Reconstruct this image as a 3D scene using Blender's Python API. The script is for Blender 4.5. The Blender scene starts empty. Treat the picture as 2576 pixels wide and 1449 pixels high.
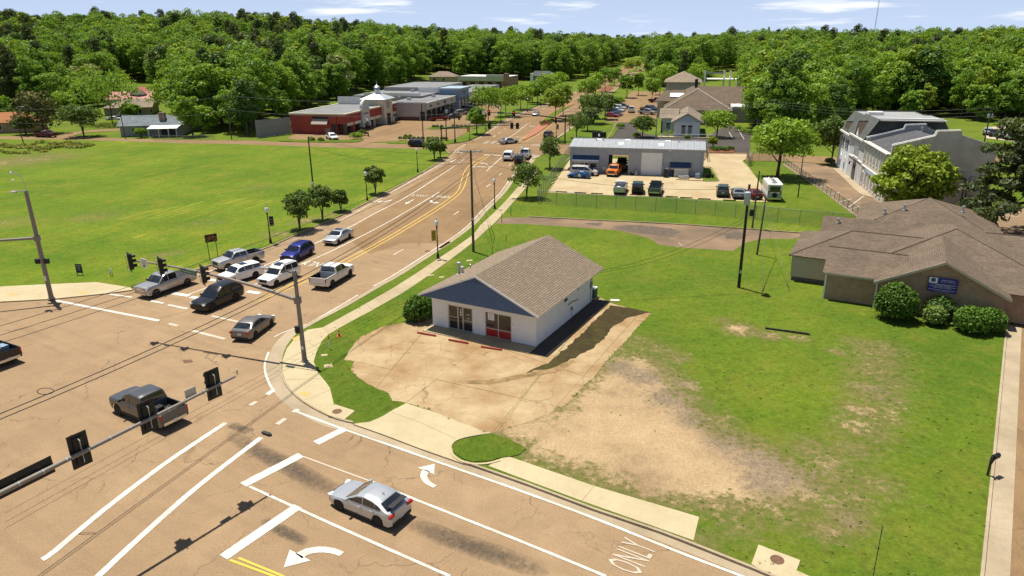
import bpy, bmesh, math, random
from mathutils import Vector, Matrix
from mathutils.geometry import tessellate_polygon
# ------------------------------------------------------------------ camera, sky, sun, exposure
S = bpy.context.scene
COL = S.collection
CAM_H = 24.0
FPX, PITCH, ROLL = 1776.63, math.radians(19.528), math.radians(-0.4053)
cam_d = bpy.data.cameras.new("camera")
cam_d.sensor_width = 36.0
cam_d.lens = 36.0 * FPX / 2576.0
cam_d.clip_start, cam_d.clip_end = 0.5, 9000.0
cam = bpy.data.objects.new("camera", cam_d)
COL.objects.link(cam)
cam.matrix_world = (Matrix.Translation((0, 0, CAM_H)) @ Matrix.Rotation(math.radians(90) - PITCH, 4, 'X')
     @ Matrix.Rotation(ROLL, 4, 'Z'))
S.camera = cam
SHX, SHY = 0.222, -0.245                      # ground shadow of a 1 m post
SUN_EL = math.atan(1.0 / math.hypot(SHX, SHY))
sun_d = bpy.data.lights.new("sun", 'SUN')
sun_d.energy = 5.0
sun_d.angle = math.radians(0.53)
sun_d.color = (1.0, 0.94, 0.82)
sun = bpy.data.objects.new("sun", sun_d)
COL.objects.link(sun)
sun.rotation_euler = Vector((SHX, SHY, -1)).to_track_quat('-Z', 'Y').to_euler()
world = bpy.data.worlds.new("World")
S.world = world
world.use_nodes = True
wn, wl = world.node_tree.nodes, world.node_tree.links
wn.clear()
sky = wn.new('ShaderNodeTexSky')
sky.sky_type = 'NISHITA'
sky.sun_disc = False
sky.sun_elevation = SUN_EL
sky.sun_rotation = math.atan2(-SHX, -SHY)
sky.air_density, sky.dust_density, sky.ozone_density = 1.0, 0.2, 5.0
sky.altitude = 100
tc = wn.new('ShaderNodeTexCoord')
mp = wn.new('ShaderNodeMapping'); mp.inputs['Scale'].default_value = (2.2, 2.2, 26.0)
mp.inputs['Location'].default_value = (0.43, 0.35, 0.2)
ns = wn.new('ShaderNodeTexNoise'); ns.inputs['Scale'].default_value = 2.6
ns.inputs['Detail'].default_value = 7; ns.inputs['Roughness'].default_value = 0.55
rp = wn.new('ShaderNodeValToRGB')
rp.color_ramp.elements[0].position = 0.56; rp.color_ramp.elements[1].position = 0.72
sat = wn.new('ShaderNodeHueSaturation'); sat.inputs['Saturation'].default_value = 0.92; sat.inputs['Value'].default_value = 1.1
mx = wn.new('ShaderNodeMix'); mx.data_type = 'RGBA'
mx.inputs['B'].default_value = (16.6, 16.7, 17.0, 1)
bg = wn.new('ShaderNodeBackground'); bg.inputs['Strength'].default_value = 0.05
wo = wn.new('ShaderNodeOutputWorld')
wl.new(tc.outputs['Generated'], mp.inputs['Vector']); wl.new(mp.outputs[0], ns.inputs['Vector'])
wl.new(ns.outputs['Fac'], rp.inputs[0]); wl.new(rp.outputs[0], mx.inputs['Factor'])
sm = wn.new('ShaderNodeMapping'); sm.inputs['Scale'].default_value = (1, 1, 0.85); sm.inputs['Location'].default_value = (0, 0, 0.08)
wl.new(tc.outputs['Generated'], sm.inputs['Vector']); wl.new(sm.outputs[0], sky.inputs['Vector'])
wl.new(sky.outputs[0], sat.inputs['Color'])
sz = wn.new('ShaderNodeSeparateXYZ'); wl.new(tc.outputs['Generated'], sz.inputs[0])
hz = wn.new('ShaderNodeMapRange'); hz.inputs['From Min'].default_value = 0.0; hz.inputs['From Max'].default_value = 0.28; hz.inputs['To Min'].default_value = 0.85; hz.inputs['To Max'].default_value = 0.0
wl.new(sz.outputs['Z'], hz.inputs['Value'])
pl = wn.new('ShaderNodeMix'); pl.data_type = 'RGBA'; pl.inputs['B'].default_value = (9.3, 11.2, 15.0, 1)
wl.new(hz.outputs[0], pl.inputs['Factor']); wl.new(sat.outputs[0], pl.inputs['A']); wl.new(pl.outputs['Result'], mx.inputs['A'])
wl.new(mx.outputs['Result'], bg.inputs['Color']); wl.new(bg.outputs[0], wo.inputs['Surface'])
S.view_settings.view_transform = 'Standard'
S.view_settings.look = 'None'
S.view_settings.exposure = 0.47
S.view_settings.gamma = 1.0
S.view_settings.use_curve_mapping = False
S.cycles.max_bounces = 6
S.cycles.diffuse_bounces = 2
S.cycles.glossy_bounces = 2
S.cycles.transparent_max_bounces = 8
S.cycles.use_denoising = True
# ------------------------------------------------------------------ survey: site points read off the calibrated photograph
_cr, _sr, _cp, _sp = math.cos(ROLL), math.sin(ROLL), math.cos(PITCH), math.sin(PITCH)
def D(u, v, z=0.0):
 xr, ur = (u - 1288.0) / FPX, -(v - 724.5) / FPX
 x, w = xr * _cr - ur * _sr, xr * _sr + ur * _cr
 Y, Z = _cp + w * _sp, -_sp + w * _cp
 t = (z - CAM_H) / Z
 return Vector((x * t, Y * t, z))
def D2(u, v, z=0.0):
 p = D(u, v, z); return (p.x, p.y)
def up(u, v, base):
 lo, hi = 0.0, 80.0
 for _ in range(40):
  m = (lo + hi) / 2
  d = base.y * _cp - (m - CAM_H) * _sp
  w = base.y * _sp + (m - CAM_H) * _cp
  vv = 724.5 - FPX * (-base.x * _sr + w * _cr) / d
  if vv > v: lo = m
  else: hi = m
 return lo
R = random.Random(7)
# ------------------------------------------------------------------ materials
MATS = {}
def nodes_of(m):
 m.use_nodes = True
 nt = m.node_tree
 b = nt.nodes.get('Principled BSDF')
 return nt, nt.nodes, nt.links, b
def mat(name, col, rough=0.8, metal=0.0, spec=0.35, coat=0.0, noise=0.0, nscale=3.0, bump=0.0, bscale=60.0, dark=None, coord='Object', stretch=None):
 if name in MATS: return MATS[name]
 m = bpy.data.materials.new(name); MATS[name] = m
 nt, N, L, b = nodes_of(m)
 b.inputs['Base Color'].default_value = (*col, 1)
 b.inputs['Roughness'].default_value = rough
 b.inputs['Metallic'].default_value = metal
 b.inputs['Specular IOR Level'].default_value = spec
 b.inputs['Coat Weight'].default_value = coat
 if noise or bump:
  t = N.new('ShaderNodeTexCoord'); src = t.outputs[coord]
  if stretch:
   mpn = N.new('ShaderNodeMapping'); mpn.inputs['Scale'].default_value = stretch
   L.new(src, mpn.inputs[0]); src = mpn.outputs[0]
 if noise:
  n = N.new('ShaderNodeTexNoise'); n.inputs['Scale'].default_value = nscale
  n.inputs['Detail'].default_value = 6; n.inputs['Roughness'].default_value = 0.65
  L.new(src, n.inputs['Vector'])
  r = N.new('ShaderNodeValToRGB')
  r.color_ramp.elements[0].position = 0.3; r.color_ramp.elements[1].position = 0.72
  d = dark or tuple(c * (1 - noise) for c in col)
  r.color_ramp.elements[0].color = (*d, 1)
  r.color_ramp.elements[1].color = (*[min(1, c * (1 + noise * .5)) for c in col], 1)
  L.new(n.outputs['Fac'], r.inputs[0]); L.new(r.outputs[0], b.inputs['Base Color'])
 if bump:
  n2 = N.new('ShaderNodeTexNoise'); n2.inputs['Scale'].default_value = bscale; n2.inputs['Detail'].default_value = 3
  L.new(src, n2.inputs['Vector'])
  bp = N.new('ShaderNodeBump'); bp.inputs['Strength'].default_value = bump; bp.inputs['Distance'].default_value = 0.02
  L.new(n2.outputs['Fac'], bp.inputs['Height']); L.new(bp.outputs[0], b.inputs['Normal'])
 return m
def node_noise(N, L, src, scale, detail=5, rough=0.6, stretch=None):
 if stretch:
  if len(stretch) > 3:
   rt = N.new('ShaderNodeMapping'); rt.inputs['Rotation'].default_value = (0, 0, stretch[3]); L.new(src, rt.inputs[0]); src = rt.outputs[0]
  mpn = N.new('ShaderNodeMapping'); mpn.inputs['Scale'].default_value = stretch[:3]
  L.new(src, mpn.inputs[0]); src = mpn.outputs[0]
 n = N.new('ShaderNodeTexNoise'); n.inputs['Scale'].default_value = scale
 n.inputs['Detail'].default_value = detail; n.inputs['Roughness'].default_value = rough
 L.new(src, n.inputs['Vector'])
 return n.outputs['Fac']
def node_ramp(N, L, fac, stops):
 r = N.new('ShaderNodeValToRGB'); e = r.color_ramp.elements
 while len(e) < len(stops): e.new(0.5)
 for k, (p, c) in enumerate(stops):
  e[k].position = p; e[k].color = (*c, 1) if len(c) == 3 else c
 L.new(fac, r.inputs[0]); return r.outputs[0]
def node_mix(N, L, fac, a, b, blend='MIX'):
 m = N.new('ShaderNodeMix'); m.data_type = 'RGBA'; m.blend_type = blend
 for key, v in (('Factor', fac), ('A', a), ('B', b)):
  if isinstance(v, (int, float)): m.inputs[key].default_value = v
  elif isinstance(v, tuple): m.inputs[key].default_value = (*v, 1)
  else: L.new(v, m.inputs[key])
 return m.outputs['Result']
def node_math(N, L, op, a, b=None, clamp=False):
 m = N.new('ShaderNodeMath'); m.operation = op; m.use_clamp = clamp
 for k, v in enumerate((a, b)):
  if v is None: continue
  if isinstance(v, (int, float)): m.inputs[k].default_value = v
  else: L.new(v, m.inputs[k])
 return m.outputs[0]
def asphalt_mat(name, base, dark, crack=0.6, streak=0.0, rot=0.0):
 m = bpy.data.materials.new(name); MATS[name] = m
 nt, N, L, b = nodes_of(m)
 pos = N.new('ShaderNodeNewGeometry').outputs['Position']
 big = node_noise(N, L, pos, 0.055, 4, 0.6)
 col = node_ramp(N, L, big, [(0.32, dark), (0.62, base)])
 med = node_noise(N, L, pos, 0.7, 6, 0.7)
 col = node_mix(N, L, node_math(N, L, 'MULTIPLY', node_ramp(N, L, med, [(0.45, (0, 0, 0)), (0.75, (1, 1, 1))]), 0.55), col, tuple(c * 0.70 for c in base))
 pal = node_noise(N, L, pos, 0.28, 5, 0.6)
 col = node_mix(N, L, node_math(N, L, 'MULTIPLY', node_ramp(N, L, pal, [(0.5, (0, 0, 0)), (0.72, (1, 1, 1))]), 0.45), col, tuple(min(1, c * 1.22) for c in base))
 if streak:
  st = node_noise(N, L, pos, 1.0, 3, 0.5, (1.1, 0.035, 1, rot))
  col = node_mix(N, L, node_math(N, L, 'MULTIPLY', node_ramp(N, L, st, [(0.5, (0, 0, 0)), (0.68, (1, 1, 1))]), streak), col, tuple(c * 0.55 for c in base))
 fine = node_noise(N, L, pos, 9.0, 4, 0.8)
 col = node_mix(N, L, 0.55, col, node_ramp(N, L, fine, [(0.3, (0.5, 0.5, 0.5)), (0.7, (1.12, 1.12, 1.12))]), 'MULTIPLY')
 # cracks: two nets, the finer one only in worn patches
 wob = N.new('ShaderNodeTexNoise'); wob.inputs['Scale'].default_value = 0.9; wob.inputs['Detail'].default_value = 4
 L.new(pos, wob.inputs['Vector'])
 vm = N.new('ShaderNodeVectorMath'); vm.operation = 'MULTIPLY_ADD'
 L.new(wob.outputs['Color'], vm.inputs[0]); vm.inputs[1].default_value = (1.6, 1.6, 0); L.new(pos, vm.inputs[2])
 for sc, wdt, amt, msk in ((0.16, 0.0065, 0.8, 0.48), (0.42, 0.012, 0.65, 0.58)):
  vo = N.new('ShaderNodeTexVoronoi'); vo.feature = 'DISTANCE_TO_EDGE'; vo.inputs['Scale'].default_value = sc
  L.new(vm.outputs[0], vo.inputs['Vector'])
  ln = node_ramp(N, L, vo.outputs['Distance'], [(0.0, (1, 1, 1)), (wdt, (0, 0, 0))])
  mk = node_ramp(N, L, node_noise(N, L, pos, 0.11 + sc * 0.2, 3), [(msk - 0.05, (0, 0, 0)), (msk + 0.08, (1, 1, 1))])
  fac = node_math(N, L, 'MULTIPLY', node_math(N, L, 'MULTIPLY', ln, mk), amt * crack)
  col = node_mix(N, L, fac, col, tuple(c * 0.3 for c in base))
 L.new(col, b.inputs['Base Color'])
 b.inputs['Roughness'].default_value = 0.9; b.inputs['Specular IOR Level'].default_value = 0.2
 bp = N.new('ShaderNodeBump'); bp.inputs['Strength'].default_value = 0.5; bp.inputs['Distance'].default_value = 0.01
 L.new(fine, bp.inputs['Height']); L.new(bp.outputs[0], b.inputs['Normal'])
 return m
def grass_mat(name, a, b_, dry, mow=0.0, mow_rot=0.0, dirt=False, dry_amt=0.5):
 m = bpy.data.materials.new(name); MATS[name] = m
 nt, N, L, b = nodes_of(m)
 pos = N.new('ShaderNodeNewGeometry').outputs['Position']
 big = node_noise(N, L, pos, 0.07, 5, 0.6)
 col = node_ramp(N, L, big, [(0.33, a), (0.66, b_)])
 med = node_noise(N, L, pos, 0.45, 6, 0.7)
 col = node_mix(N, L, node_math(N, L, 'MULTIPLY', node_ramp(N, L, med, [(0.5, (0, 0, 0)), (0.74, (1, 1, 1))]), dry_amt), col, dry)
 drk = node_noise(N, L, pos, 0.9, 6, 0.75)
 col = node_mix(N, L, node_math(N, L, 'MULTIPLY', node_ramp(N, L, drk, [(0.5, (0, 0, 0)), (0.7, (1, 1, 1))]), 0.55), col, tuple(c * 0.5 for c in a))
 yl_ = node_noise(N, L, pos, 0.16, 6, 0.75)
 col = node_mix(N, L, node_math(N, L, 'MULTIPLY', node_ramp(N, L, yl_, [(0.48, (0, 0, 0)), (0.66, (1, 1, 1))]), dry_amt * 1.1), col, tuple(c * 0.95 for c in dry))
 tf2 = node_noise(N, L, pos, 1.9, 7, 0.8)
 col = node_mix(N, L, 0.55, col, node_ramp(N, L, tf2, [(0.34, (0.55, 0.6, 0.5)), (0.66, (1.25, 1.2, 1.15))]), 'MULTIPLY')
 if mow:
  mmk = node_ramp(N, L, node_noise(N, L, pos, 0.035, 3, 0.5), [(0.48, (0, 0, 0)), (0.6, (1, 1, 1))])
  st = node_math(N, L, 'MULTIPLY', node_noise(N, L, pos, 1.0, 5, 0.7, (1.5, 0.07, 1, mow_rot)), mmk)
  col = node_mix(N, L, node_math(N, L, 'MULTIPLY', node_ramp(N, L, st, [(0.52, (0, 0, 0)), (0.62, (1, 1, 1))]), mow), col, tuple(min(1, c * 1.5) for c in dry))
  st2 = node_noise(N, L, pos, 1.0, 4, 0.6, (0.5, 0.03, 1, mow_rot))
  col = node_mix(N, L, node_math(N, L, 'MULTIPLY', node_ramp(N, L, st2, [(0.52, (0, 0, 0)), (0.7, (1, 1, 1))]), mow * 0.8), col, tuple(c * 0.62 for c in a))
 fine = node_noise(N, L, pos, 5.0, 5, 0.85)
 col = node_mix(N, L, 0.7, col, node_ramp(N, L, fine, [(0.32, (0.42, 0.45, 0.4)), (0.68, (1.2, 1.18, 1.1))]), 'MULTIPLY')
 if dirt:
  at = N.new('ShaderNodeAttribute'); at.attribute_name = 'dirt'; at.attribute_type = 'GEOMETRY'
  e = node_noise(N, L, pos, 1.9, 9, 0.85)
  e2 = node_noise(N, L, pos, 0.3, 5, 0.7)
  sm = node_math(N, L, 'ADD', at.outputs['Fac'], node_math(N, L, 'MULTIPLY', node_math(N, L, 'SUBTRACT', node_math(N, L, 'ADD', node_math(N, L, 'MULTIPLY', e, 0.65), node_math(N, L, 'MULTIPLY', e2, 0.35)), 0.5), 3.6))
  fac = node_ramp(N, L, sm, [(0.46, (0, 0, 0)), (0.74, (1, 1, 1))])
  thin = node_ramp(N, L, node_math(N, L, 'ADD', node_math(N, L, 'MULTIPLY', at.outputs['Fac'], 1.5), node_math(N, L, 'MULTIPLY', node_math(N, L, 'SUBTRACT', e, 0.5), 2.2)), [(0.18, (0, 0, 0)), (0.68, (0.92, 0.92, 0.92))])
  col = node_mix(N, L, thin, col, node_ramp(N, L, node_noise(N, L, pos, 2.8, 6, 0.8), [(0.35, (0.075, 0.085, 0.018)), (0.62, (0.215, 0.165, 0.075))]))
  tone = node_noise(N, L, pos, 0.22, 5, 0.65)
  soil = node_ramp(N, L, tone, [(0.34, (0.30, 0.215, 0.125)), (0.47, (0.395, 0.285, 0.162)), (0.62, (0.45, 0.33, 0.19))])
  gat = N.new('ShaderNodeAttribute'); gat.attribute_name = 'grey'; gat.attribute_type = 'GEOMETRY'
  gsm = node_math(N, L, 'ADD', gat.outputs['Fac'], node_math(N, L, 'MULTIPLY', node_math(N, L, 'SUBTRACT', e, 0.5), 2.4))
  soil = node_mix(N, L, node_ramp(N, L, gsm, [(0.42, (0, 0, 0)), (0.85, (0.75, 0.75, 0.75))]), soil, node_ramp(N, L, node_noise(N, L, pos, 4.5, 5, 0.8), [(0.36, (0.085, 0.07, 0.05)), (0.62, (0.25, 0.20, 0.145))]))
  peb = node_noise(N, L, pos, 7.0, 5, 0.9)
  soil = node_mix(N, L, 0.75, soil, node_ramp(N, L, peb, [(0.33, (0.55, 0.53, 0.5)), (0.66, (1.22, 1.2, 1.2))]), 'MULTIPLY')
  col = node_mix(N, L, fac, col, soil)
 L.new(col, b.inputs['Base Color'])
 b.inputs['Roughness'].default_value = 0.95; b.inputs['Specular IOR Level'].default_value = 0.12
 bp = N.new('ShaderNodeBump'); bp.inputs['Strength'].default_value = 0.9; bp.inputs['Distance'].default_value = 0.06
 L.new(fine, bp.inputs['Height']); L.new(bp.outputs[0], b.inputs['Normal'])
 return m
def concrete_mat(name, base, stain, mottle=0.5, crack=0.0, cscale=0.35):
 m = bpy.data.materials.new(name); MATS[name] = m
 nt, N, L, b = nodes_of(m)
 pos = N.new('ShaderNodeNewGeometry').outputs['Position']
 big = node_noise(N, L, pos, 0.22, 6, 0.65)
 col = node_mix(N, L, node_math(N, L, 'MULTIPLY', node_ramp(N, L, big, [(0.36, (1, 1, 1)), (0.62, (0, 0, 0))]), mottle), base, stain)
 med = node_noise(N, L, pos, 1.3, 6, 0.75)
 col = node_mix(N, L, node_math(N, L, 'MULTIPLY', node_ramp(N, L, med, [(0.48, (0, 0, 0)), (0.75, (1, 1, 1))]), mottle * 0.7), col, tuple(c * 0.66 for c in base))
 fine = node_noise(N, L, pos, 10, 4, 0.8)
 col = node_mix(N, L, 0.4, col, node_ramp(N, L, fine, [(0.3, (0.6, 0.6, 0.6)), (0.7, (1.1, 1.1, 1.1))]), 'MULTIPLY')
 if crack:
  wob = N.new('ShaderNodeTexNoise'); wob.inputs['Scale'].default_value = 0.8; wob.inputs['Detail'].default_value = 5
  L.new(pos, wob.inputs['Vector'])
  vm = N.new('ShaderNodeVectorMath'); vm.operation = 'MULTIPLY_ADD'
  L.new(wob.outputs['Color'], vm.inputs[0]); vm.inputs[1].default_value = (1.5, 1.5, 0); L.new(pos, vm.inputs[2])
  vo = N.new('ShaderNodeTexVoronoi'); vo.feature = 'DISTANCE_TO_EDGE'; vo.inputs['Scale'].default_value = cscale
  L.new(vm.outputs[0], vo.inputs['Vector'])
  ln = node_ramp(N, L, vo.outputs['Distance'], [(0.0, (1, 1, 1)), (0.009, (0, 0, 0))])
  col = node_mix(N, L, node_math(N, L, 'MULTIPLY', ln, crack), col, tuple(c * 0.3 for c in stain))
 L.new(col, b.inputs['Base Color'])
 b.inputs['Roughness'].default_value = 0.9; b.inputs['Specular IOR Level'].default_value = 0.2
 return m
def paint_mat(name, col, under, wear=0.5):
 m = bpy.data.materials.new(name); MATS[name] = m
 nt, N, L, b = nodes_of(m)
 pos = N.new('ShaderNodeNewGeometry').outputs['Position']
 n = node_noise(N, L, pos, 2.6, 7, 0.8)
 n2 = node_noise(N, L, pos, 0.35, 4, 0.6)
 s = node_math(N, L, 'ADD', node_math(N, L, 'MULTIPLY', n, 0.6), node_math(N, L, 'MULTIPLY', n2, 0.4))
 fac = node_ramp(N, L, s, [(0.60 - wear * 0.18, (0, 0, 0)), (0.68 - wear * 0.12, (1, 1, 1))])
 c = node_mix(N, L, fac, col, tuple(0.45 * a + 0.55 * u for a, u in zip(col, under)))
 L.new(c, b.inputs['Base Color']); b.inputs['Roughness'].default_value = 0.75
 return m
def leaf_mat(name, c1, c2, spread=0.5, trans=0.45):
 m = bpy.data.materials.new(name); MATS[name] = m
 nt, N, L, b = nodes_of(m)
 oi = N.new('ShaderNodeObjectInfo')
 at = N.new('ShaderNodeAttribute'); at.attribute_name = 'tint'; at.attribute_type = 'GEOMETRY'
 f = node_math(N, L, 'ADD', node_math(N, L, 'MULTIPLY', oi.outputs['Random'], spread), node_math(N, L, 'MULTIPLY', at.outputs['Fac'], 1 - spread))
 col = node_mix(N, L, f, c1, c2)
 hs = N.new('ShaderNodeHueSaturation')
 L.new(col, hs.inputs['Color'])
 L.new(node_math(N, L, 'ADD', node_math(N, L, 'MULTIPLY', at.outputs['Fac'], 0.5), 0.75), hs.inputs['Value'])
 N.remove(b)
 df = N.new('ShaderNodeBsdfDiffuse'); tr = N.new('ShaderNodeBsdfTranslucent'); ms = N.new('ShaderNodeMixShader')
 gl = N.new('ShaderNodeBsdfGlossy'); gl.inputs['Roughness'].default_value = 0.55; gl.inputs['Color'].default_value = (0.8, 0.85, 0.8, 1)
 m2 = N.new('ShaderNodeMixShader'); m2.inputs[0].default_value = 0.025
 L.new(hs.outputs[0], df.inputs[0]); L.new(node_mix(N, L, 0.5, hs.outputs[0], (0.34, 0.44, 0.03)), tr.inputs[0])
 ms.inputs[0].default_value = trans
 L.new(df.outputs[0], ms.inputs[1]); L.new(tr.outputs[0], ms.inputs[2])
 L.new(ms.outputs[0], m2.inputs[1]); L.new(gl.outputs[0], m2.inputs[2])
 L.new(m2.outputs[0], N['Material Output'].inputs[0])
 return m
# ------------------------------------------------------------------ mesh helpers
class MB:
 def __init__(s): s.v, s.f, s.mi, s.cur = [], [], [], 0
 def slot(s, k): s.cur = k; return s
 def add(s, vs, fs):
  o = len(s.v); s.v += [tuple(p) for p in vs]
  for f in fs: s.f.append(tuple(o + i for i in f)); s.mi.append(s.cur)
  return s
 def box(s, c, d, rz=0.0, tilt=None):
  hx, hy, hz = d[0] / 2, d[1] / 2, d[2] / 2
  P = [Vector((sx * hx, sy * hy, sz * hz)) for sz in (-1, 1) for sy in (-1, 1) for sx in (-1, 1)]
  M = Matrix.Rotation(rz, 3, 'Z')
  if tilt is not None: M = M @ tilt
  return s.add([M @ p + Vector(c) for p in P], [(0, 2, 3, 1), (4, 5, 7, 6), (0, 1, 5, 4), (2, 6, 7, 3), (0, 4, 6, 2), (1, 3, 7, 5)])
 def prism(s, poly, z0, z1):
  a = sum(poly[i][0] * poly[(i + 1) % len(poly)][1] - poly[(i + 1) % len(poly)][0] * poly[i][1] for i in range(len(poly)))
  if a < 0: poly = poly[::-1]
  n = len(poly)
  vs = [(p[0], p[1], z0) for p in poly] + [(p[0], p[1], z1) for p in poly]
  tris = tessellate_polygon([[Vector((p[0], p[1], 0)) for p in poly]])
  fs = []
  for t in tris:
   A, B, C_ = (Vector(poly[i]).to_3d() for i in t)
   if (B - A).cross(C_ - A).z < 0: t = t[::-1]
   fs += [tuple(i + n for i in t), tuple(i for i in t[::-1])]
  fs += [(i, (i + 1) % n, (i + 1) % n + n, i + n) for i in range(n)]
  return s.add(vs, fs)
 def slab(s, quad, th):
  q = [Vector(p) for p in quad]; n = (q[1] - q[0]).cross(q[-1] - q[0]).normalized()
  b = [p - n * th for p in q]; k = len(q)
  return s.add(q + b, [tuple(range(k)), tuple(range(2 * k - 1, k - 1, -1))] + [((i + 1) % k, i, i + k, (i + 1) % k + k) for i in range(k)])
 def tube(s, path, r, n=8, cap=True, taper=None):
  path = [Vector(p) for p in path]; rings = []
  o = len(s.v); m = len(path)
  for i, p in enumerate(path):
   d = (path[min(i + 1, m - 1)] - path[max(i - 1, 0)]).normalized()
   a = d.cross(Vector((0, 0, 1)))
   if a.length < 1e-3: a = Vector((1, 0, 0))
   a.normalize(); b = d.cross(a).normalized()
   rr = r if taper is None else r + (taper - r) * i / (m - 1)
   if isinstance(r, (list, tuple)): rr = r[i]
   rings.append([p + (a * math.cos(2 * math.pi * k / n) + b * math.sin(2 * math.pi * k / n)) * rr for k in range(n)])
  vs = [q for rg in rings for q in rg]
  fs = [(i * n + k, (i + 1) * n + k, (i + 1) * n + (k + 1) % n, i * n + (k + 1) % n) for i in range(m - 1) for k in range(n)]
  if cap: fs += [tuple(range(n)), tuple((m - 1) * n + k for k in range(n - 1, -1, -1))]
  return s.add(vs, fs)
 def lathe(s, prof, c=(0, 0, 0), n=12, axis='Z'):
  vs, m = [], len(prof)
  for r, z in prof:
   for k in range(n):
    a = 2 * math.pi * k / n
    p = Vector((r * math.cos(a), r * math.sin(a), z))
    if axis == 'Y': p = Vector((p.x, p.z, p.y))
    if axis == 'X': p = Vector((p.z, p.x, p.y))
    vs.append(p + Vector(c))
  fs = [(i * n + k, i * n + (k + 1) % n, (i + 1) * n + (k + 1) % n, (i + 1) * n + k) for i in range(m - 1) for k in range(n)]
  fs += [tuple(range(n - 1, -1, -1)), tuple((m - 1) * n + k for k in range(n))]
  return s.add(vs, fs)
 def build(s, name, mats, parent=None, smooth=None, **tags):
  me = bpy.data.meshes.new(name)
  me.from_pydata(s.v, [], s.f)
  ms = mats if isinstance(mats, (list, tuple)) else [mats]
  for m_ in ms: me.materials.append(m_)
  if len(ms) > 1: me.polygons.foreach_set('material_index', s.mi)
  bm = bmesh.new(); bm.from_mesh(me); bmesh.ops.recalc_face_normals(bm, faces=bm.faces); bm.to_mesh(me); bm.free()
  if smooth is not None:
   me.shade_smooth(); me.set_sharp_from_angle(angle=math.radians(smooth))
  o = bpy.data.objects.new(name, me); COL.objects.link(o)
  if parent is not None: o.parent = parent
  return tag(o, **tags)
def tag(o, label=None, cat=None, group=None, kind=None):
 if label: o['label'] = label
 if cat: o['category'] = cat
 if group: o['group'] = group
 if kind: o['kind'] = kind
 return o
def thing(name, label, cat, loc=(0, 0, 0), rz=0.0, group=None):
 o = bpy.data.objects.new(name, None); COL.objects.link(o)
 o.empty_display_size = 0.3
 o.location = loc; o.rotation_euler = (0, 0, rz)
 return tag(o, label, cat, group)
def share(name, me, parent=None, loc=(0, 0, 0), rz=0.0, scale=None):
 o = bpy.data.objects.new(name, me); COL.objects.link(o); o.location = loc; o.rotation_euler = (0, 0, rz)
 if scale is not None: o.scale = scale
 if parent is not None: o.parent = parent
 return o
def copy_tree(o, parent=None):
 c = o.copy(); COL.objects.link(c); c.parent = parent
 for ch in o.children: copy_tree(ch, c)
 return c
def text_mesh(body, size, name='lettering', parent=None, m=None, loc=(0, 0, 0), rot=(0, 0, 0), depth=0.004, align='CENTER', font_sx=1.0):
 cu = bpy.data.curves.new(name, 'FONT'); cu.body = body; cu.size = size; cu.extrude = depth
 cu.align_x = align; cu.align_y = 'CENTER'; cu.resolution_u = 2
 tmp = bpy.data.objects.new(name + '_tmp', cu)
 COL.objects.link(tmp)
 dg = bpy.context.evaluated_depsgraph_get(); dg.update()
 me = bpy.data.meshes.new_from_object(tmp.evaluated_get(dg)); me.name = name
 bpy.data.objects.remove(tmp); bpy.data.curves.remove(cu)
 me.materials.clear(); me.materials.append(m)
 o = bpy.data.objects.new(name, me); COL.objects.link(o)
 o.location = loc; o.rotation_euler = rot; o.scale = (font_sx, 1, 1)
 if parent is not None: o.parent = parent
 return o
def plan(pts, z=0.0): return [D2(u, v, z) for u, v in pts]
def offset_line(pts, d):
 out = []
 for i, p in enumerate(pts):
  a, b = Vector(pts[max(i - 1, 0)]), Vector(pts[min(i + 1, len(pts) - 1)])
  t = (b - a).normalized(); out.append((p[0] + t.y * d, p[1] - t.x * d))
 return out
def smooth_line(pts, k=4):
 P = [Vector(p) for p in pts]; out = []
 for i in range(len(P) - 1):
  p0, p1, p2, p3 = P[max(i - 1, 0)], P[i], P[i + 1], P[min(i + 2, len(P) - 1)]
  for j in range(k):
   t = j / k
   q = 0.5 * ((2 * p1) + (p2 - p0) * t + (2 * p0 - 5 * p1 + 4 * p2 - p3) * t * t + (3 * p1 - p0 - 3 * p2 + p3) * t ** 3)
   out.append(tuple(q))
 out.append(tuple(P[-1])); return out
def jag(pts, amp, seg=0.5, rnd=None):
 rnd = rnd or R; out = []
 for i, p in enumerate(pts):
  q = pts[(i + 1) % len(pts)]; n = max(1, int(math.dist(p, q) / seg))
  for j in range(n):
   t = j / n; out.append((p[0] + (q[0] - p[0]) * t + rnd.uniform(-amp, amp), p[1] + (q[1] - p[1]) * t + rnd.uniform(-amp, amp)))
 return out
def inside(p, poly):
 c = False; x, y = p; j = len(poly) - 1
 for i in range(len(poly)):
  xi, yi = poly[i]; xj, yj = poly[j]
  if (yi > y) != (yj > y) and x < (xj - xi) * (y - yi) / (yj - yi) + xi: c = not c
  j = i
 return c
def edge_dist(p, poly):
 best = 1e9; P = Vector(p)
 for i in range(len(poly)):
  a, b = Vector(poly[i]), Vector(poly[(i + 1) % len(poly)]); ab = b - a
  t = max(0, min(1, (P - a).dot(ab) / max(ab.length_squared, 1e-9)))
  best = min(best, (P - a - ab * t).length)
 return best
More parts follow.
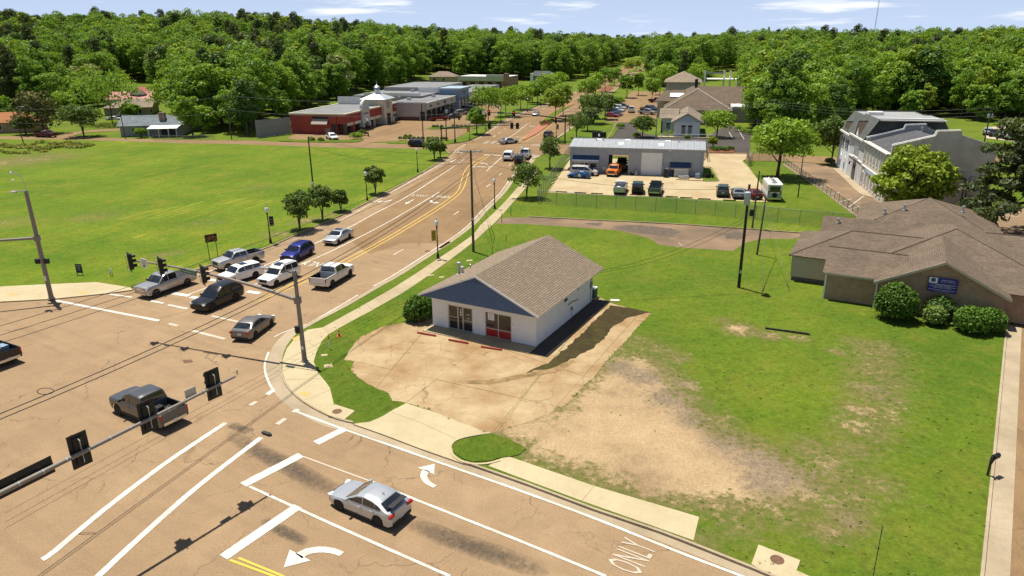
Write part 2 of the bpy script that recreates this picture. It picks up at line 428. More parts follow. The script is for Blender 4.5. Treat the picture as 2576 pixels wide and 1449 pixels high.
def sheet(name, poly, z, m, parent=None, kind='structure', th=0.0, grid=0.0, **tags):
 if th:
  return MB().prism(poly, z - th, z).build(name, m, parent, kind=kind, **tags)
 vs = [(p[0], p[1], z) for p in poly]
 tr = tessellate_polygon([[Vector((p[0], p[1], 0)) for p in poly]])
 fs = []
 for t in tr:
  A, B, C_ = (Vector(vs[i]) for i in t)
  fs.append(t if (B - A).cross(C_ - A).z > 0 else t[::-1])
 me = bpy.data.meshes.new(name); me.from_pydata(vs, [], fs); me.materials.append(m)
 if grid:
  bm = bmesh.new(); bm.from_mesh(me)
  xs = [p[0] for p in poly]; ys = [p[1] for p in poly]
  for ax, lo, hi in ((0, min(xs), max(xs)), (1, min(ys), max(ys))):
   c = lo + grid
   while c < hi:
    co = (c, 0, 0) if ax == 0 else (0, c, 0); no = (1, 0, 0) if ax == 0 else (0, 1, 0)
    bmesh.ops.bisect_plane(bm, geom=bm.verts[:] + bm.edges[:] + bm.faces[:], plane_co=co, plane_no=no)
    c += grid
  bm.to_mesh(me); bm.free()
 o = bpy.data.objects.new(name, me); COL.objects.link(o)
 if parent is not None: o.parent = parent
 return tag(o, kind=kind if parent is None else None, **tags)
def ribbon(line, w, z):
 return offset_line(line, -w / 2) + offset_line(line, w / 2)[::-1]
def strip_mesh(name, line, w, z, m, parent=None, **tags):
 a, b = offset_line(line, -w / 2), offset_line(line, w / 2); n = len(line)
 vs = [(x, y, z) for x, y in a] + [(x, y, z) for x, y in b]
 mb = MB(); mb.add(vs, [(i, i + n, i + n + 1, i + 1) for i in range(n - 1)])
 o = mb.build(name, m, parent, **tags); return o
def sweep(line, prof):
 n, m = len(line), len(prof); vs = []
 offs = [offset_line(line, d) for d, z in prof]
 for i in range(n):
  for k in range(m): vs.append((*offs[k][i], prof[k][1]))
 fs = [(i * m + k, i * m + (k + 1) % m, (i + 1) * m + (k + 1) % m, (i + 1) * m + k) for i in range(n - 1) for k in range(m)]
 fs += [tuple(range(m)), tuple((n - 1) * m + k for k in range(m - 1, -1, -1))]
 return MB().add(vs, fs)
# ================================================================== THE SETTING
LZ = 0.10                                      # lawns stand a kerb's height above the roads
M_ASPH = asphalt_mat('asphalt_tan', (0.340, 0.232, 0.134), (0.290, 0.195, 0.110), 1.0, 0.22, math.radians(-58))
M_ASPH2 = asphalt_mat('asphalt_brown', (0.280, 0.180, 0.092), (0.224, 0.142, 0.071), 0.5, 0.38, math.radians(14))
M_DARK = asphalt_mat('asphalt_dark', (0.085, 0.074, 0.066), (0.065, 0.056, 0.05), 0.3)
M_WEATH = asphalt_mat('asphalt_weathered', (0.30, 0.20, 0.12), (0.10, 0.08, 0.062), 0.8)
M_LAWN = grass_mat('lawn', (0.078, 0.145, 0.012), (0.138, 0.198, 0.016), (0.205, 0.205, 0.030), 0.22, math.radians(35), True, 0.45)
M_FIELD = grass_mat('field_grass', (0.092, 0.168, 0.012), (0.155, 0.225, 0.016), (0.250, 0.235, 0.030), 0.45, math.radians(18), True, 0.5)
M_BASE = grass_mat('rough_grass', (0.090, 0.155, 0.014), (0.150, 0.205, 0.018), (0.220, 0.215, 0.04), 0.0, 0, False, 0.4)
M_CONC = concrete_mat('concrete_pale', (0.50, 0.42, 0.265), (0.38, 0.30, 0.175), 0.55)
M_WALK = concrete_mat('concrete_walk', (0.45, 0.37, 0.235), (0.31, 0.24, 0.145), 0.55)
M_GUT = concrete_mat('concrete_gutter', (0.41, 0.335, 0.23), (0.27, 0.205, 0.13), 0.65)
M_PATIO = concrete_mat('concrete_old', (0.445, 0.335, 0.195), (0.29, 0.175, 0.08), 1.0, 0.5, 0.30)
M_YARD = concrete_mat('concrete_yard', (0.47, 0.385, 0.24), (0.36, 0.25, 0.13), 0.65, 0.4, 0.2)
M_WHITE = paint_mat('paint_white', (0.68, 0.67, 0.62), (0.33, 0.225, 0.13), 0.95)
M_FADED = paint_mat('paint_faded', (0.64, 0.60, 0.52), (0.305, 0.20, 0.104), 1.7)
M_YEL = paint_mat('paint_yellow', (0.66, 0.42, 0.045), (0.305, 0.200, 0.104), 0.5)
M_RED_BRICK_PAVE = mat('brick_paving', (0.36, 0.15, 0.085), 0.9, noise=0.35, nscale=4, coord='Object')
ROADC = [Vector(D2(*q)) for q in ((1330, 300), (1420, 260), (1490, 225), (1540, 195), (1585, 172), (1612, 160), (1630, 150))]
def hill(x, y):
 d = math.hypot(x, y - 0); az = math.degrees(math.atan2(x, y))
 pts = [(-60, 17), (-34, 18.5), (-22, 19.5), (-14, 15), (-8, 9.5), (0, 7), (8, 7), (14.5, 4.5), (24, 3), (40, 3.5), (70, 4)]
 A = pts[0][1] if az < pts[0][0] else pts[-1][1]
 for (a, u), (b, w) in zip(pts, pts[1:]):
  if a <= az <= b: A = u + (w - u) * (az - a) / (b - a)
 n0 = 235 if az < -4 else 300
 if az > 22: n0 = 230
 t = max(0.0, min(1.0, (d - n0) / (640 - n0))); t = t * t * (3 - 2 * t)
 dr = 1e9; P = Vector((x, y))
 for a, b in zip(ROADC, ROADC[1:]):
  ab = b - a; s = max(0.0, min(1.0, (P - a).dot(ab) / ab.length_squared)); dr = min(dr, (P - a - ab * s).length)
 k = max(0.0, min(1.0, (dr - 32) / 90)); k = k * k * (3 - 2 * k)
 return A * t * k
def ground_sheet():
 xs = [-4200, -2600, -1500, -1000, -700] + [-520 + 20 * i for i in range(57)] + [700, 900, 1200, 1700, 2600, 4200]
 ys = [-600, -200, -60] + [i * 20 for i in range(0, 40)] + [820, 880, 960, 1100, 1400, 2000, 3000, 4600, 7000]
 vs = [(x, y, hill(x, y) - 0.06) for y in ys for x in xs]; n = len(xs)
 fs = [(j * n + i, j * n + i + 1, (j + 1) * n + i + 1, (j + 1) * n + i) for j in range(len(ys) - 1) for i in range(n - 1)]
 return MB().add(vs, fs).build('ground', M_BASE, smooth=60, kind='structure')
ground_sheet()
# ---- edges of the main road (from the far crossing down to the near corner)
DIR = Vector((0.846, -0.533))                  # the cross street runs this way
WR = plan([(1338.6, 398), (1324.7, 414.7), (1288.7, 443), (1260, 483), (1212, 530), (1185, 560), (1145, 593), (1072, 640), (992, 691), (939, 720), (859, 766), (790, 801)])
WR = smooth_line(WR, 3)
KERB_R1 = offset_line(WR, -0.80)               # walking towards the camera, the lawn is on the left
CORNER = plan([(776, 822), (742, 842), (717, 872), (705, 905), (704, 935), (713, 962), (734, 990), (763, 1014), (800, 1036), (845, 1056), (887, 1066)])
CORNER = smooth_line(CORNER, 2)
EDGE_N = plan([(1168.7, 1167.7), (1320, 1221), (1492, 1286), (1658.7, 1342.7), (1717, 1365), (1770, 1386), (1890, 1434), (1975, 1470)])
APRON_N = plan([(887, 1066), (960, 1092), (1060, 1130), (1168.7, 1167.7)])
_e = Vector(EDGE_N[-1]); FAR_N = tuple(_e + DIR * 16)
KERB_L = smooth_line(plan([(333, 728), (480, 683), (565, 656), (650, 630), (693, 615), (775, 577), (858, 543), (930, 506), (975, 483), (1058, 437), (1105, 407), (1127, 393)]), 2)
LCORN = plan([(1132, 387), (1122, 381), (1100, 377.5)])
SIDE_N = plan([(1070, 375.5), (858, 372.7), (600, 364), (433, 360.7), (300, 356), (183, 353), (0, 350.7), (-420, 342)])
SIDE_F = plan([(-420, 333), (0, 342.7), (170, 342), (300, 348), (450, 351.7), (633, 353.5), (700, 357), (858, 359), (974, 360), (1060, 363), (1120, 364), (1150, 361), (1179, 355)])
MAIN_L2 = plan([(1192, 350), (1208, 343), (1240, 320), (1262, 306), (1290, 291), (1330, 276), (1359, 266), (1400, 250), (1442, 232), (1472, 217), (1502, 199), (1530, 183), (1552, 173), (1585, 163), (1608, 158.5)])
MAIN_R2 = plan([(1650, 158.5), (1632, 166), (1618, 175), (1605, 185), (1590, 195), (1574, 207), (1560, 217), (1542, 233), (1509, 254), (1490, 270), (1462, 300), (1440, 322), (1428, 330), (1409, 343), (1395, 354)])
RS_F = plan([(1410, 361), (1450, 364), (1560, 369), (1773, 384), (1884, 385), (2104, 395), (2576, 393), (2900, 392)])
RS_N = plan([(2900, 409), (2576, 408), (2507, 407), (2250, 412), (2104, 413), (1970, 405.5), (1880, 404), (1700, 398), (1500, 391), (1400, 387), (1372, 386), (1358, 392)])
LC_IN = plan([(0, 758), (133, 751), (267, 737)])
_l0 = Vector(D2(0, 758)) - DIR * 70
main_poly = ([tuple(_l0)] + LC_IN + KERB_L + plan([(1150, 376), (1172, 362)]) + MAIN_L2 + MAIN_R2 + plan([(1385, 366), (1372, 386), (1358, 392)])
    + KERB_R1 + CORNER + APRON_N[1:] + EDGE_N + [FAR_N, (FAR_N[0] + 20, FAR_N[1] - 30), (20, -40), (-60, -30), (-140, 40)])
road = sheet('main_road', main_poly, 0.0, M_ASPH)
side = sheet('side_street', LCORN + SIDE_N + SIDE_F + plan([(1172, 362), (1150, 376)]), 0.004, M_ASPH2)
sheet('lane_to_houses', smooth_line(plan([(145, 342), (165, 335), (205, 330), (255, 325), (330, 322), (360, 318)]), 1) + plan([(360, 322), (330, 327.5), (250, 331), (207, 334), (172, 345)]), 0.008, M_ASPH2)
sheet('right_street', RS_F + RS_N + plan([(1385, 366)]), 0.004, M_ASPH2)
sheet('far_road_surface', plan([(1179, 355)]) + MAIN_L2 + MAIN_R2 + plan([(1366, 388), (1352, 398), (1330, 416), (1296, 446), (1268, 484), (1220, 532), (1192, 562), (1154, 595), (1130, 611)])
  + plan([(1010, 612), (930, 640), (862, 592), (930, 545), (985, 505), (1062, 452), (1105, 424), (1140, 400), (1160, 378)]), 0.002, M_ASPH2)
# ---- kerbs and gutters
def kerb(line, name='kerb', side_=-1, gut=0.55, parent=None, h=0.13, w=0.16):
 s = side_
 o = sweep(line, [(0, -0.02), (0, h), (s * w, h), (s * w, -0.02)] if s < 0 else [(0, -0.02), (s * w, -0.02), (s * w, h), (0, h)]).build(name, M_GUT, parent, kind='structure')
 if gut: strip_mesh('gutter', offset_line(line, -s * gut / 2), gut, 0.010, M_GUT, parent, kind='structure')
 return o
kerb(KERB_R1[1:17]); kerb(KERB_R1[19:] + CORNER[:2]); kerb(CORNER[1:], gut=1.0, h=0.11)
strip_mesh('gutter', offset_line(KERB_R1[16:21], 0.275), 0.55, 0.010, M_GUT, kind='structure')
strip_mesh('gutter', offset_line(APRON_N, 0.3), 0.7, 0.012, M_GUT, kind='structure')
kerb(EDGE_N + [FAR_N], h=0.15)
kerb(KERB_L, side_=1)
kerb(LCORN + SIDE_N[:6], side_=1, gut=0.3)
kerb(MAIN_L2[2:9], side_=-1, gut=0.4); kerb(MAIN_R2[6:], side_=-1, gut=0.4)
# ---- lawns
RIGHT_ROAD = plan([(2536, 816), (2522, 966), (2500, 1200), (2476, 1449), (2462, 1600)], LZ)
corner_poly = (KERB_R1 + CORNER + APRON_N[1:] + EDGE_N + [FAR_N] + [tuple(Vector(D2(2452, 1700))), *RIGHT_ROAD[::-1]]
    + plan([(2560, 700), (2700, 620), (2900, 560), (2900, 418), (2507, 408), (2250, 413), (2104, 414), (1970, 406.5), (1880, 405), (1700, 399), (1500, 392), (1400, 388), (1374, 388)], LZ))
GRAVEL = plan([(1240, 1092), (1300, 1050), (1420, 1022), (1480, 965), (1560, 905), (1610, 900), (1650, 915), (1690, 950), (1700, 1000), (1745, 1045), (1810, 1090), (1880, 1110), (1960, 1160), (2010, 1190), (2050, 1225), (2010, 1255), (1900, 1255), (1790, 1265), (1640, 1245), (1500, 1196), (1340, 1143), (1325, 1122)], LZ)
BARE = [((1865, 829), 1.3, .75), ((1938, 845), .9, .7), ((2205, 880), 2.2, .44), ((2190, 930), 2.0, .44), ((2195, 985), 2.1, .46), ((2180, 1035), 1.9, .46), ((2240, 960), 1.9, .38), ((2230, 1010), 1.8, .4), ((2215, 910), 1.9, .42), ((2170, 1080), 2.0, .44), ((2215, 1050), 1.8, .4), ((2040, 1130), 1.8, .4), ((2100, 1200), 2.0, .42), ((2140, 1250), 1.8, .4), ((1950, 1290), 1.8, .38), ((2040, 1310), 1.6, .34), ((1850, 1290), 1.5, .38), ((1900, 1130), 1.5, .42), ((1800, 1060), 1.6, .42), ((1730, 1000), 1.6, .42), ((1600, 860), 1.6, .4), ((1660, 880), 1.5, .4), ((1715, 965), .9, .8), ((1560, 880), 1.4, .42),
  ((2200, 1085), 1.4, .4), ((2150, 1130), 1.4, .45), ((2130, 1305), 1.1, .72), ((2090, 1345), .8, .6), ((2210, 1220), 1.6, .38), ((1770, 1370), 1.2, .4),
  ((2010, 850), 1.0, .45), ((2105, 885), .7, .6), ((1700, 900), 1.2, .45), ((1820, 805), .9, .4), ((2080, 1160), 1.5, .45), ((1860, 1330), 1.4, .35), ((1730, 970), 1.0, .5),
  ((1010, 1000), .5, .4), ((890, 880), .5, .35), ((2150, 860), 1.2, .4)]
GREY = [((1560, 925), 1.7), ((1620, 950), 1.9), ((1680, 1000), 1.9), ((1745, 1050), 1.9), ((1830, 1110), 1.7), ((1900, 1160), 1.9), ((1970, 1190), 2.0), ((1920, 1215), 1.6), ((1715, 965), 1.0), ((2060, 1210), 1.6), ((2120, 1300), 1.2), ((2200, 990), 1.5)]
def paint_soil(o, polys, blobs, greys):
 me = o.data; n = len(me.vertices)
 a = me.attributes.new('dirt', 'FLOAT', 'POINT'); g = me.attributes.new('grey', 'FLOAT', 'POINT')
 bl = [(Vector(D2(*p, LZ)), r, s) for p, r, s in blobs]; gr = [(Vector(D2(*p, LZ)), r) for p, r in greys]
 da, ga = [0.0] * n, [0.0] * n
 for i, v in enumerate(me.vertices):
  p = Vector((v.co.x, v.co.y)); d = 0.0
  if p.y < 75:
   for poly in polys:
    e = edge_dist(p, poly); s = e if inside(p, poly) else -e
    d = max(d, max(0.0, min(1.25, 0.55 + s * 0.24)))
  for c, r, s in bl:
   q = (p - c).length / r
   if q < 2.2: d = max(d, s * math.exp(-q * q * 0.7) * 1.0)
  for c, r in gr:
   q = (p - c).length / r
   if q < 2.5: ga[i] = max(ga[i], math.exp(-q * q * 0.8))
  da[i] = d
 a.data.foreach_set('value', da); g.data.foreach_set('value', ga)
lawn = sheet('corner_lawn', corner_poly, LZ, M_LAWN, grid=0.8)
paint_soil(lawn, [GRAVEL], BARE, GREY)
field_poly = plan([(0, 722), (243, 711), (327, 724)], LZ) + offset_line(KERB_L, 0.1)[1:] + LCORN + SIDE_N + [(-260, 160), (-150, 118)]
field = sheet('field_lawn', field_poly, LZ - 0.004, M_FIELD, grid=3.0)
paint_soil(field, [], [((40, 405), 9, .42), ((120, 395), 8, .36), ((20, 560), 4, .3), ((240, 545), 4, .3), ((700, 590), 2.0, .5), ((770, 555), 1.8, .5), ((830, 540), 1.6, .45), ((420, 640), 2, .34), ((520, 560), 2.5, .32), ((650, 470), 3, .3)], [])
def lawn_patch(name, px, z=LZ, m=None): return sheet(name, plan(px, z), z, m or M_LAWN, th=0.12)
lawn_patch('verge', [(974, 361), (985, 355), (1060, 352), (1128, 352), (1175, 344), (1215, 322), (1233, 308), (1222, 303), (1180, 320), (1150, 338), (1130, 347), (1100, 352), (1050, 356.5), (1150, 359), (1176, 353), (1188, 347), (1200, 339), (1236, 320), (1236, 314)][:8] + [(1236, 314), (1239, 319), (1206, 341), (1190, 348.5), (1178, 353.5), (1149, 359.5), (1120, 362.5), (1060, 361.5)])
lawn_patch('planted_island', [(1075, 322), (1090, 316.5), (1180, 318), (1205, 318), (1200, 322), (1150, 322.5), (1085, 325)])
lawn_patch('verge_by_shops', [(700, 354), (740, 351), (860, 352.5), (905, 349), (913, 352), (900, 357), (858, 358.5), (760, 357.5)])
lawn_patch('roadside_green', [(1262, 305), (1300, 284), (1360, 262), (1400, 247), (1390, 240), (1340, 250), (1300, 266), (1280, 285), (1258, 300)])
lawn_patch('far_roadside_green', [(1412, 341), (1440, 320), (1462, 300), (1500, 280), (1545, 262), (1560, 270), (1530, 290), (1522, 310), (1555, 322), (1540, 345), (1500, 350), (1440, 356), (1416, 357)])
# ---- medians
MEDIAN = plan([(1313, 352), (1320, 352.5), (1350, 337), (1385, 312), (1398, 298), (1403, 288), (1420, 276), (1445, 262), (1440, 259), (1408, 271), (1385, 283), (1370, 295), (1358, 310), (1337, 330)])
med = sheet('median', MEDIAN, 0.14, M_RED_BRICK_PAVE, th=0.16)
lawn_patch('median_grass', [(1361, 308), (1393, 300), (1399, 289), (1418, 276), (1442, 262), (1410, 272), (1386, 285), (1372, 296)], 0.17)
for nm, px in (('median_tip', [(1453, 257), (1462, 259.5), (1478, 256), (1492, 247), (1530, 222), (1560, 204), (1585, 187), (1578, 187), (1545, 205), (1510, 226), (1475, 246), (1460, 251)]),
    ('median_tip', [(1577, 183), (1588, 184), (1605, 176), (1625, 163), (1617, 163), (1595, 173)])):
 sheet(nm, plan(px), 0.14, M_BASE, th=0.16)
M_MULCH = mat('mulch', (0.20, 0.075, 0.035), 0.95, noise=0.4, nscale=3)
sheet('mulch_bed', plan([(1505, 231), (1528, 231), (1543, 222), (1535, 216), (1520, 219)]), 0.145 + 0.004, M_MULCH)
# ---- paved yards and lots
sheet('shop_lot', plan([(722, 347), (742, 337), (880, 330), (925, 310), (1000, 291), (1060, 286), (1130, 280), (1190, 262), (1262, 238), (1282, 244), (1262, 262), (1252, 290), (1236, 306), (1220, 305), (1205, 316), (1180, 330), (1140, 351), (960, 356), (930, 359), (880, 360), (905, 352), (860, 352), (742, 351)]), -0.02, M_ASPH2)
sheet('office_lot', plan([(1523, 306), (1540, 275), (1572, 248), (1590, 229), (1665, 231), (1690, 240), (1655, 262), (1650, 306), (1558, 308)]), -0.016, M_ASPH2)
sheet('dark_lot', plan([(1524, 356), (1553, 309), (1592, 309), (1605, 330), (1640, 340), (1780, 345), (1800, 330), (1828, 317), (1850, 316), (1890, 325), (1886, 386), (1770, 386), (1560, 370)]), -0.010, M_DARK)
sheet('far_right_lot', plan([(2478, 320), (2580, 312), (2760, 312), (2760, 352), (2560, 357), (2480, 347)]), -0.012, concrete_mat('lot_pale', (0.50, 0.42, 0.33), (0.38, 0.30, 0.22), 0.4))
yard = sheet('garage_yard', plan([(1376, 484), (1428, 408), (1437, 398), (1700, 402), (1772, 405), (1778, 398), (1782, 387.5), (1880, 388.5), (1876, 400), (1868, 405), (1884, 422), (1912, 459), (1944, 508), (1845, 505.5), (1758, 501.5), (1668, 495), (1549, 492), (1420, 486)], LZ), LZ + 0.004, M_YARD)
sheet('curved_lot', smooth_line(plan([(1968, 412), (2010, 440), (2060, 470), (2120, 515), (2190, 568), (2230, 600)], LZ), 2) + plan([(2620, 640), (2800, 600), (2800, 540), (2400, 512), (2178, 490), (2140, 455), (2104, 424), (2060, 412), (2000, 408)], LZ), LZ + 0.006, M_WEATH)
sheet('old_driveway', jag(plan([(1246, 563), (1262, 548), (1332, 546.5), (1492, 555), (1717, 566), (2036, 589), (1994, 601), (1917, 601), (1877, 610), (1844, 631), (1717, 623), (1659, 616), (1635, 600), (1559, 580), (1425, 570), (1309, 563)], LZ), 0.05, 0.6), LZ + 0.004, M_WEATH)
for px in ([(1540, 570), (1600, 566), (1690, 574), (1712, 584), (1690, 596), (1650, 592), (1590, 584)], [(1822, 588), (1850, 582), (1885, 592), (1860, 602), (1830, 600)], [(1470, 562), (1520, 560), (1510, 568)]):
 sheet('tar_patch', jag(plan(px, LZ), .25, .5), LZ + .009, mat('tar_brown', (0.12, 0.09, 0.066), .9, noise=.4, nscale=1.5))
def low_kerb(px, name='kerb', w=0.15, h=0.13, z=LZ):
 ln = smooth_line(plan(px, z), 2)
 return sweep(ln, [(-w / 2, z - .05), (-w / 2, z + h), (w / 2, z + h), (w / 2, z - .05)]).build(name, M_GUT, kind='structure')
low_kerb([(1332, 546), (1492, 554.5), (1717, 565.5), (2036, 588.5)])
low_kerb([(1768, 421), (1790, 422.5), (1800, 435), (1809, 452), (1804, 456), (1786, 456.5), (1700, 452)])
lawn_patch('garage_grass', [(1768, 422), (1789, 423), (1798, 436), (1807, 452), (1802, 455), (1786, 455.5), (1768, 455)], LZ + 0.10)
low_kerb([(1552, 309), (1540, 330), (1524, 355)])
low_kerb([(2105, 424), (2140, 455), (2178, 490), (2230, 500)], w=1.6, h=0.1)
low_kerb([(1970, 414), (2060, 474), (2120, 519), (2192, 572)], w=0.3)
rk = RIGHT_ROAD
kerb([tuple(p) for p in rk][::-1], side_=-1, gut=0)
rg = offset_line([tuple(p) for p in rk][::-1], 0.0)
strip_mesh('gutter', offset_line(rg, 0.5), 1.0, 0.02, M_GUT, kind='structure')
sheet('right_road', rg + [(75, 75), (52, 0)], 0.014, M_ASPH2)
# ---- sidewalks, slab by slab
def slabs(name, left, right, z, step, m, gap=0.02, th=0.10):
 def resample(pts):
  L = [0.0]
  for a, b in zip(pts, pts[1:]): L.append(L[-1] + math.dist(a, b))
  return L
 la, lb = resample(left), resample(right)
 def at(pts, L, t):
  d = t * L[-1]
  for i in range(len(L) - 1):
   if d <= L[i + 1]:
    s = (d - L[i]) / max(L[i + 1] - L[i], 1e-9)
    return (pts[i][0] + (pts[i + 1][0] - pts[i][0]) * s, pts[i][1] + (pts[i + 1][1] - pts[i][1]) * s)
  return pts[-1]
 n = max(1, round((la[-1] + lb[-1]) / 2 / step)); g = gap / ((la[-1] + lb[-1]) / 2)
 base = MB()
 base.prism(left + right[::-1], z - th, z - 0.03)
 root = base.build(name, M_GUT, kind='structure')
 for i in range(n):
  t0, t1 = i / n + g / 2, (i + 1) / n - g / 2
  dz = R.uniform(-.004, .004)
  MB().prism([at(left, la, t0), at(left, la, t1), at(right, lb, t1), at(right, lb, t0)], z - 0.05, z + dz).build('slab', m, root)
 return root
SW_L = smooth_line(plan([(1336, 425), (1318, 452), (1292, 483), (1267, 511), (1240, 538), (1209, 566), (1187, 593), (1099, 653), (992, 723), (859, 798), (812, 824)], LZ), 2)
SW_R = smooth_line(plan([(1356, 428), (1338, 452), (1314, 483), (1282, 519), (1253, 552), (1225, 578), (1194, 606), (1129, 656), (1015, 736), (859, 822), (826, 842)], LZ), 2)
slabs('sidewalk', SW_L, SW_R, LZ + 0.02, 1.6, M_WALK)
corner_walk = sheet('corner_walk', plan([(812, 824), (776, 829), (745, 848), (722, 876), (711, 905), (710, 935), (719, 960), (738, 986), (766, 1010), (803, 1031), (840, 1018), (830, 976), (817, 958), (800, 938), (789, 910), (797, 883), (810, 858), (826, 842)], LZ), LZ + 0.016, M_CONC, th=0.1)
for a, b in (((711, 905), (789, 912)), ((719, 958), (817, 956)), ((745, 848), (800, 878)), ((766, 1010), (832, 985))):
 sweep([D2(*a), D2(*b)], [(-.012, LZ), (-.012, LZ + .0185), (.012, LZ + .0185), (.012, LZ)]).build('joint', mat('joint_dark', (0.16, 0.12, 0.08)), corner_walk)
M_TACT = mat('tactile_yellow', (0.55, 0.36, 0.12), 0.85, noise=0.25, nscale=6)
for px in ([(752, 990), (765, 984), (783, 990), (768, 998)], [(735, 852), (748, 846), (756, 852), (742, 860)]):
 sheet('tactile_paving', plan(px, LZ), LZ + 0.022, M_TACT, corner_walk)
inlet = sheet('storm_inlet', plan([(803, 1031), (843, 1018), (859, 1023), (893, 1034), (866, 1056), (830, 1047)], LZ), LZ + 0.03, M_CONC, th=0.14)
M_IRON = mat('rusty_iron', (0.16, 0.085, 0.05), 0.8, noise=0.4, nscale=8)
def cover(u, v, r, parent, z):
 p = D(u, v, z)
 MB().lathe([(r, -0.02), (r, 0.012), (r * .8, 0.016), (r * .8, 0.010), (0.02, 0.012)], (p.x, p.y, z), 20).build('manhole_cover', M_IRON, parent)
cover(848, 1035, 0.33, inlet, LZ + 0.03)
sheet('corner_walk', plan([(-160, 735), (0, 721), (100, 716), (243, 710), (327, 723), (334, 729), (267, 738), (133, 752), (0, 759), (-160, 790)], LZ), LZ + .016, M_CONC, th=.1)
sheet('tactile_paving', plan([(14, 741), (24, 738), (50, 740), (38, 744)], LZ), LZ + .022, M_TACT, corner_walk); sheet('tactile_paving', plan([(190, 738), (205, 734), (222, 735), (208, 740)], LZ), LZ + .022, M_TACT, corner_walk)
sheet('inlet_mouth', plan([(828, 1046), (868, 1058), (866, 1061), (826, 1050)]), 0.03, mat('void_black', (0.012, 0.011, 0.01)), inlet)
apron = sheet('driveway_apron', plan([(888, 1067), (930, 1062), (962, 1048), (992, 1030), (1022, 1015), (1105, 1041), (1160, 1062), (1209, 1083), (1234, 1090), (1180, 1099), (1150, 1108), (1136, 1122), (1140, 1143), (1166, 1167), (1060, 1130), (960, 1092)], 0.08), LZ + 0.008, M_CONC, th=0.12)
sweep(plan([(985, 1037), (1060, 1064), (1148, 1105)], LZ), [(-.014, LZ), (-.014, LZ + .0105), (.014, LZ + .0105), (.014, LZ)]).build('joint', MATS['joint_dark'], apron)
nose = smooth_line(plan([(1234, 1091), (1180, 1100), (1150, 1109), (1137, 1122), (1139, 1140), (1160, 1158), (1190, 1166), (1225, 1165), (1256, 1157)], LZ), 3)
sweep(nose, [(0, 0), (0, LZ + .06), (0.16, LZ + .06), (0.16, 0)]).build('kerb', M_CONC, kind='structure')
M_LUSH = grass_mat('lush_grass', (0.070, 0.130, 0.012), (0.115, 0.165, 0.016), (0.19, 0.18, 0.03), 0, 0, False, 0.3)
sheet('grass_island', jag(plan([(1236, 1091), (1182, 1102), (1152, 1111), (1141, 1123), (1143, 1139), (1162, 1155), (1190, 1163), (1225, 1162), (1262, 1152), (1310, 1144), (1325, 1130), (1285, 1106)], LZ), 0.06, 0.3), LZ + 0.05, M_LUSH)
sheet('grass_corner', jag(plan([(790, 905), (800, 880), (816, 858), (862, 838), (905, 846), (888, 868), (866, 905), (884, 930), (922, 966), (990, 1008), (1012, 1016), (984, 1034), (958, 1050), (928, 1060), (890, 1061), (868, 1054), (893, 1034), (858, 1023), (845, 1016), (834, 980), (802, 938)], LZ), 0.05, 0.35), LZ + 0.006, M_LUSH)
slabs('street_sidewalk', plan([(1256, 1150), (1272, 1146), (1340, 1167), (1492, 1222), (1660, 1266), (1717, 1285), (1759, 1301)], LZ)[1:], plan([(1228, 1172), (1320, 1207), (1492, 1271), (1658, 1328), (1717, 1350), (1745, 1360)], LZ), LZ + 0.02, 6.2, M_CONC)
inlet2 = sheet('storm_inlet', plan([(1908, 1371), (2013, 1410), (2004, 1436), (2040, 1452), (1975, 1468), (1890, 1420)], LZ), LZ + 0.03, M_CONC, th=0.14)
cover(1955, 1408, 0.33, inlet2, LZ + 0.03)
# ---- the forecourt of the white building, cut into its old slabs
def clip(poly, a, b, gap):
 a, b = Vector(a), Vector(b); t = (b - a).normalized(); n = Vector((-t.y, t.x)); out = []
 d = [(Vector(p) - a).dot(n) - gap / 2 for p in poly]
 for i in range(len(poly)):
  j = (i + 1) % len(poly)
  if d[i] >= 0: out.append(poly[i])
  if (d[i] >= 0) != (d[j] >= 0):
   s = d[i] / (d[i] - d[j]); out.append((poly[i][0] + (poly[j][0] - poly[i][0]) * s, poly[i][1] + (poly[j][1] - poly[i][1]) * s))
 return out
rj = random.Random(3)
PATIO = jag(plan([(866, 906), (889, 866), (909, 847), (959, 823), (1022, 811), (1052, 812), (1090, 800), (1340, 760), (1500, 745), (1545, 765), (1638, 788), (1604, 822), (1572, 860), (1540, 893), (1512, 923), (1485, 960), (1472, 968), (1422, 1021), (1405, 1030), (1330, 1062), (1236, 1090), (1209, 1082), (1159, 1062), (1105, 1040), (1022, 1013), (989, 1008), (975, 989), (922, 966), (882, 930), (893, 911)], LZ), 0.07, 0.45, rj)
patio = MB().prism(PATIO, LZ - 0.05, LZ - 0.01).build('forecourt', MATS['joint_dark'], kind='structure')
pieces = [PATIO]
for a, b in (((1022, 1013), (1192, 883)), ((898, 911), (1405, 1023)), ((1385, 1040), (1505, 905)), ((1405, 925), (1600, 990)), ((1340, 970), (1470, 800)), ((1230, 1100), (1320, 990)), ((1500, 845), (1600, 870)), ((1060, 840), (960, 960))):
 A, B = D2(*a, LZ), D2(*b, LZ); nxt = []
 for q in pieces:
  for x, y in ((A, B), (B, A)):
   c = clip(q, x, y, 0.03)
   if len(c) >= 3: nxt.append(c)
 pieces = nxt
for q in pieces:
 ar = abs(sum(q[i][0] * q[(i + 1) % len(q)][1] - q[(i + 1) % len(q)][0] * q[i][1] for i in range(len(q)))) / 2
 if ar < 0.15: continue
 sheet('slab', q, LZ + 0.012 + rj.uniform(-.008, .008), M_PATIO, patio)
M_MOSS = grass_mat('moss_soil', (0.040, 0.032, 0.018), (0.080, 0.058, 0.028), (0.12, 0.105, 0.03), 0, 0, False, 0.45)
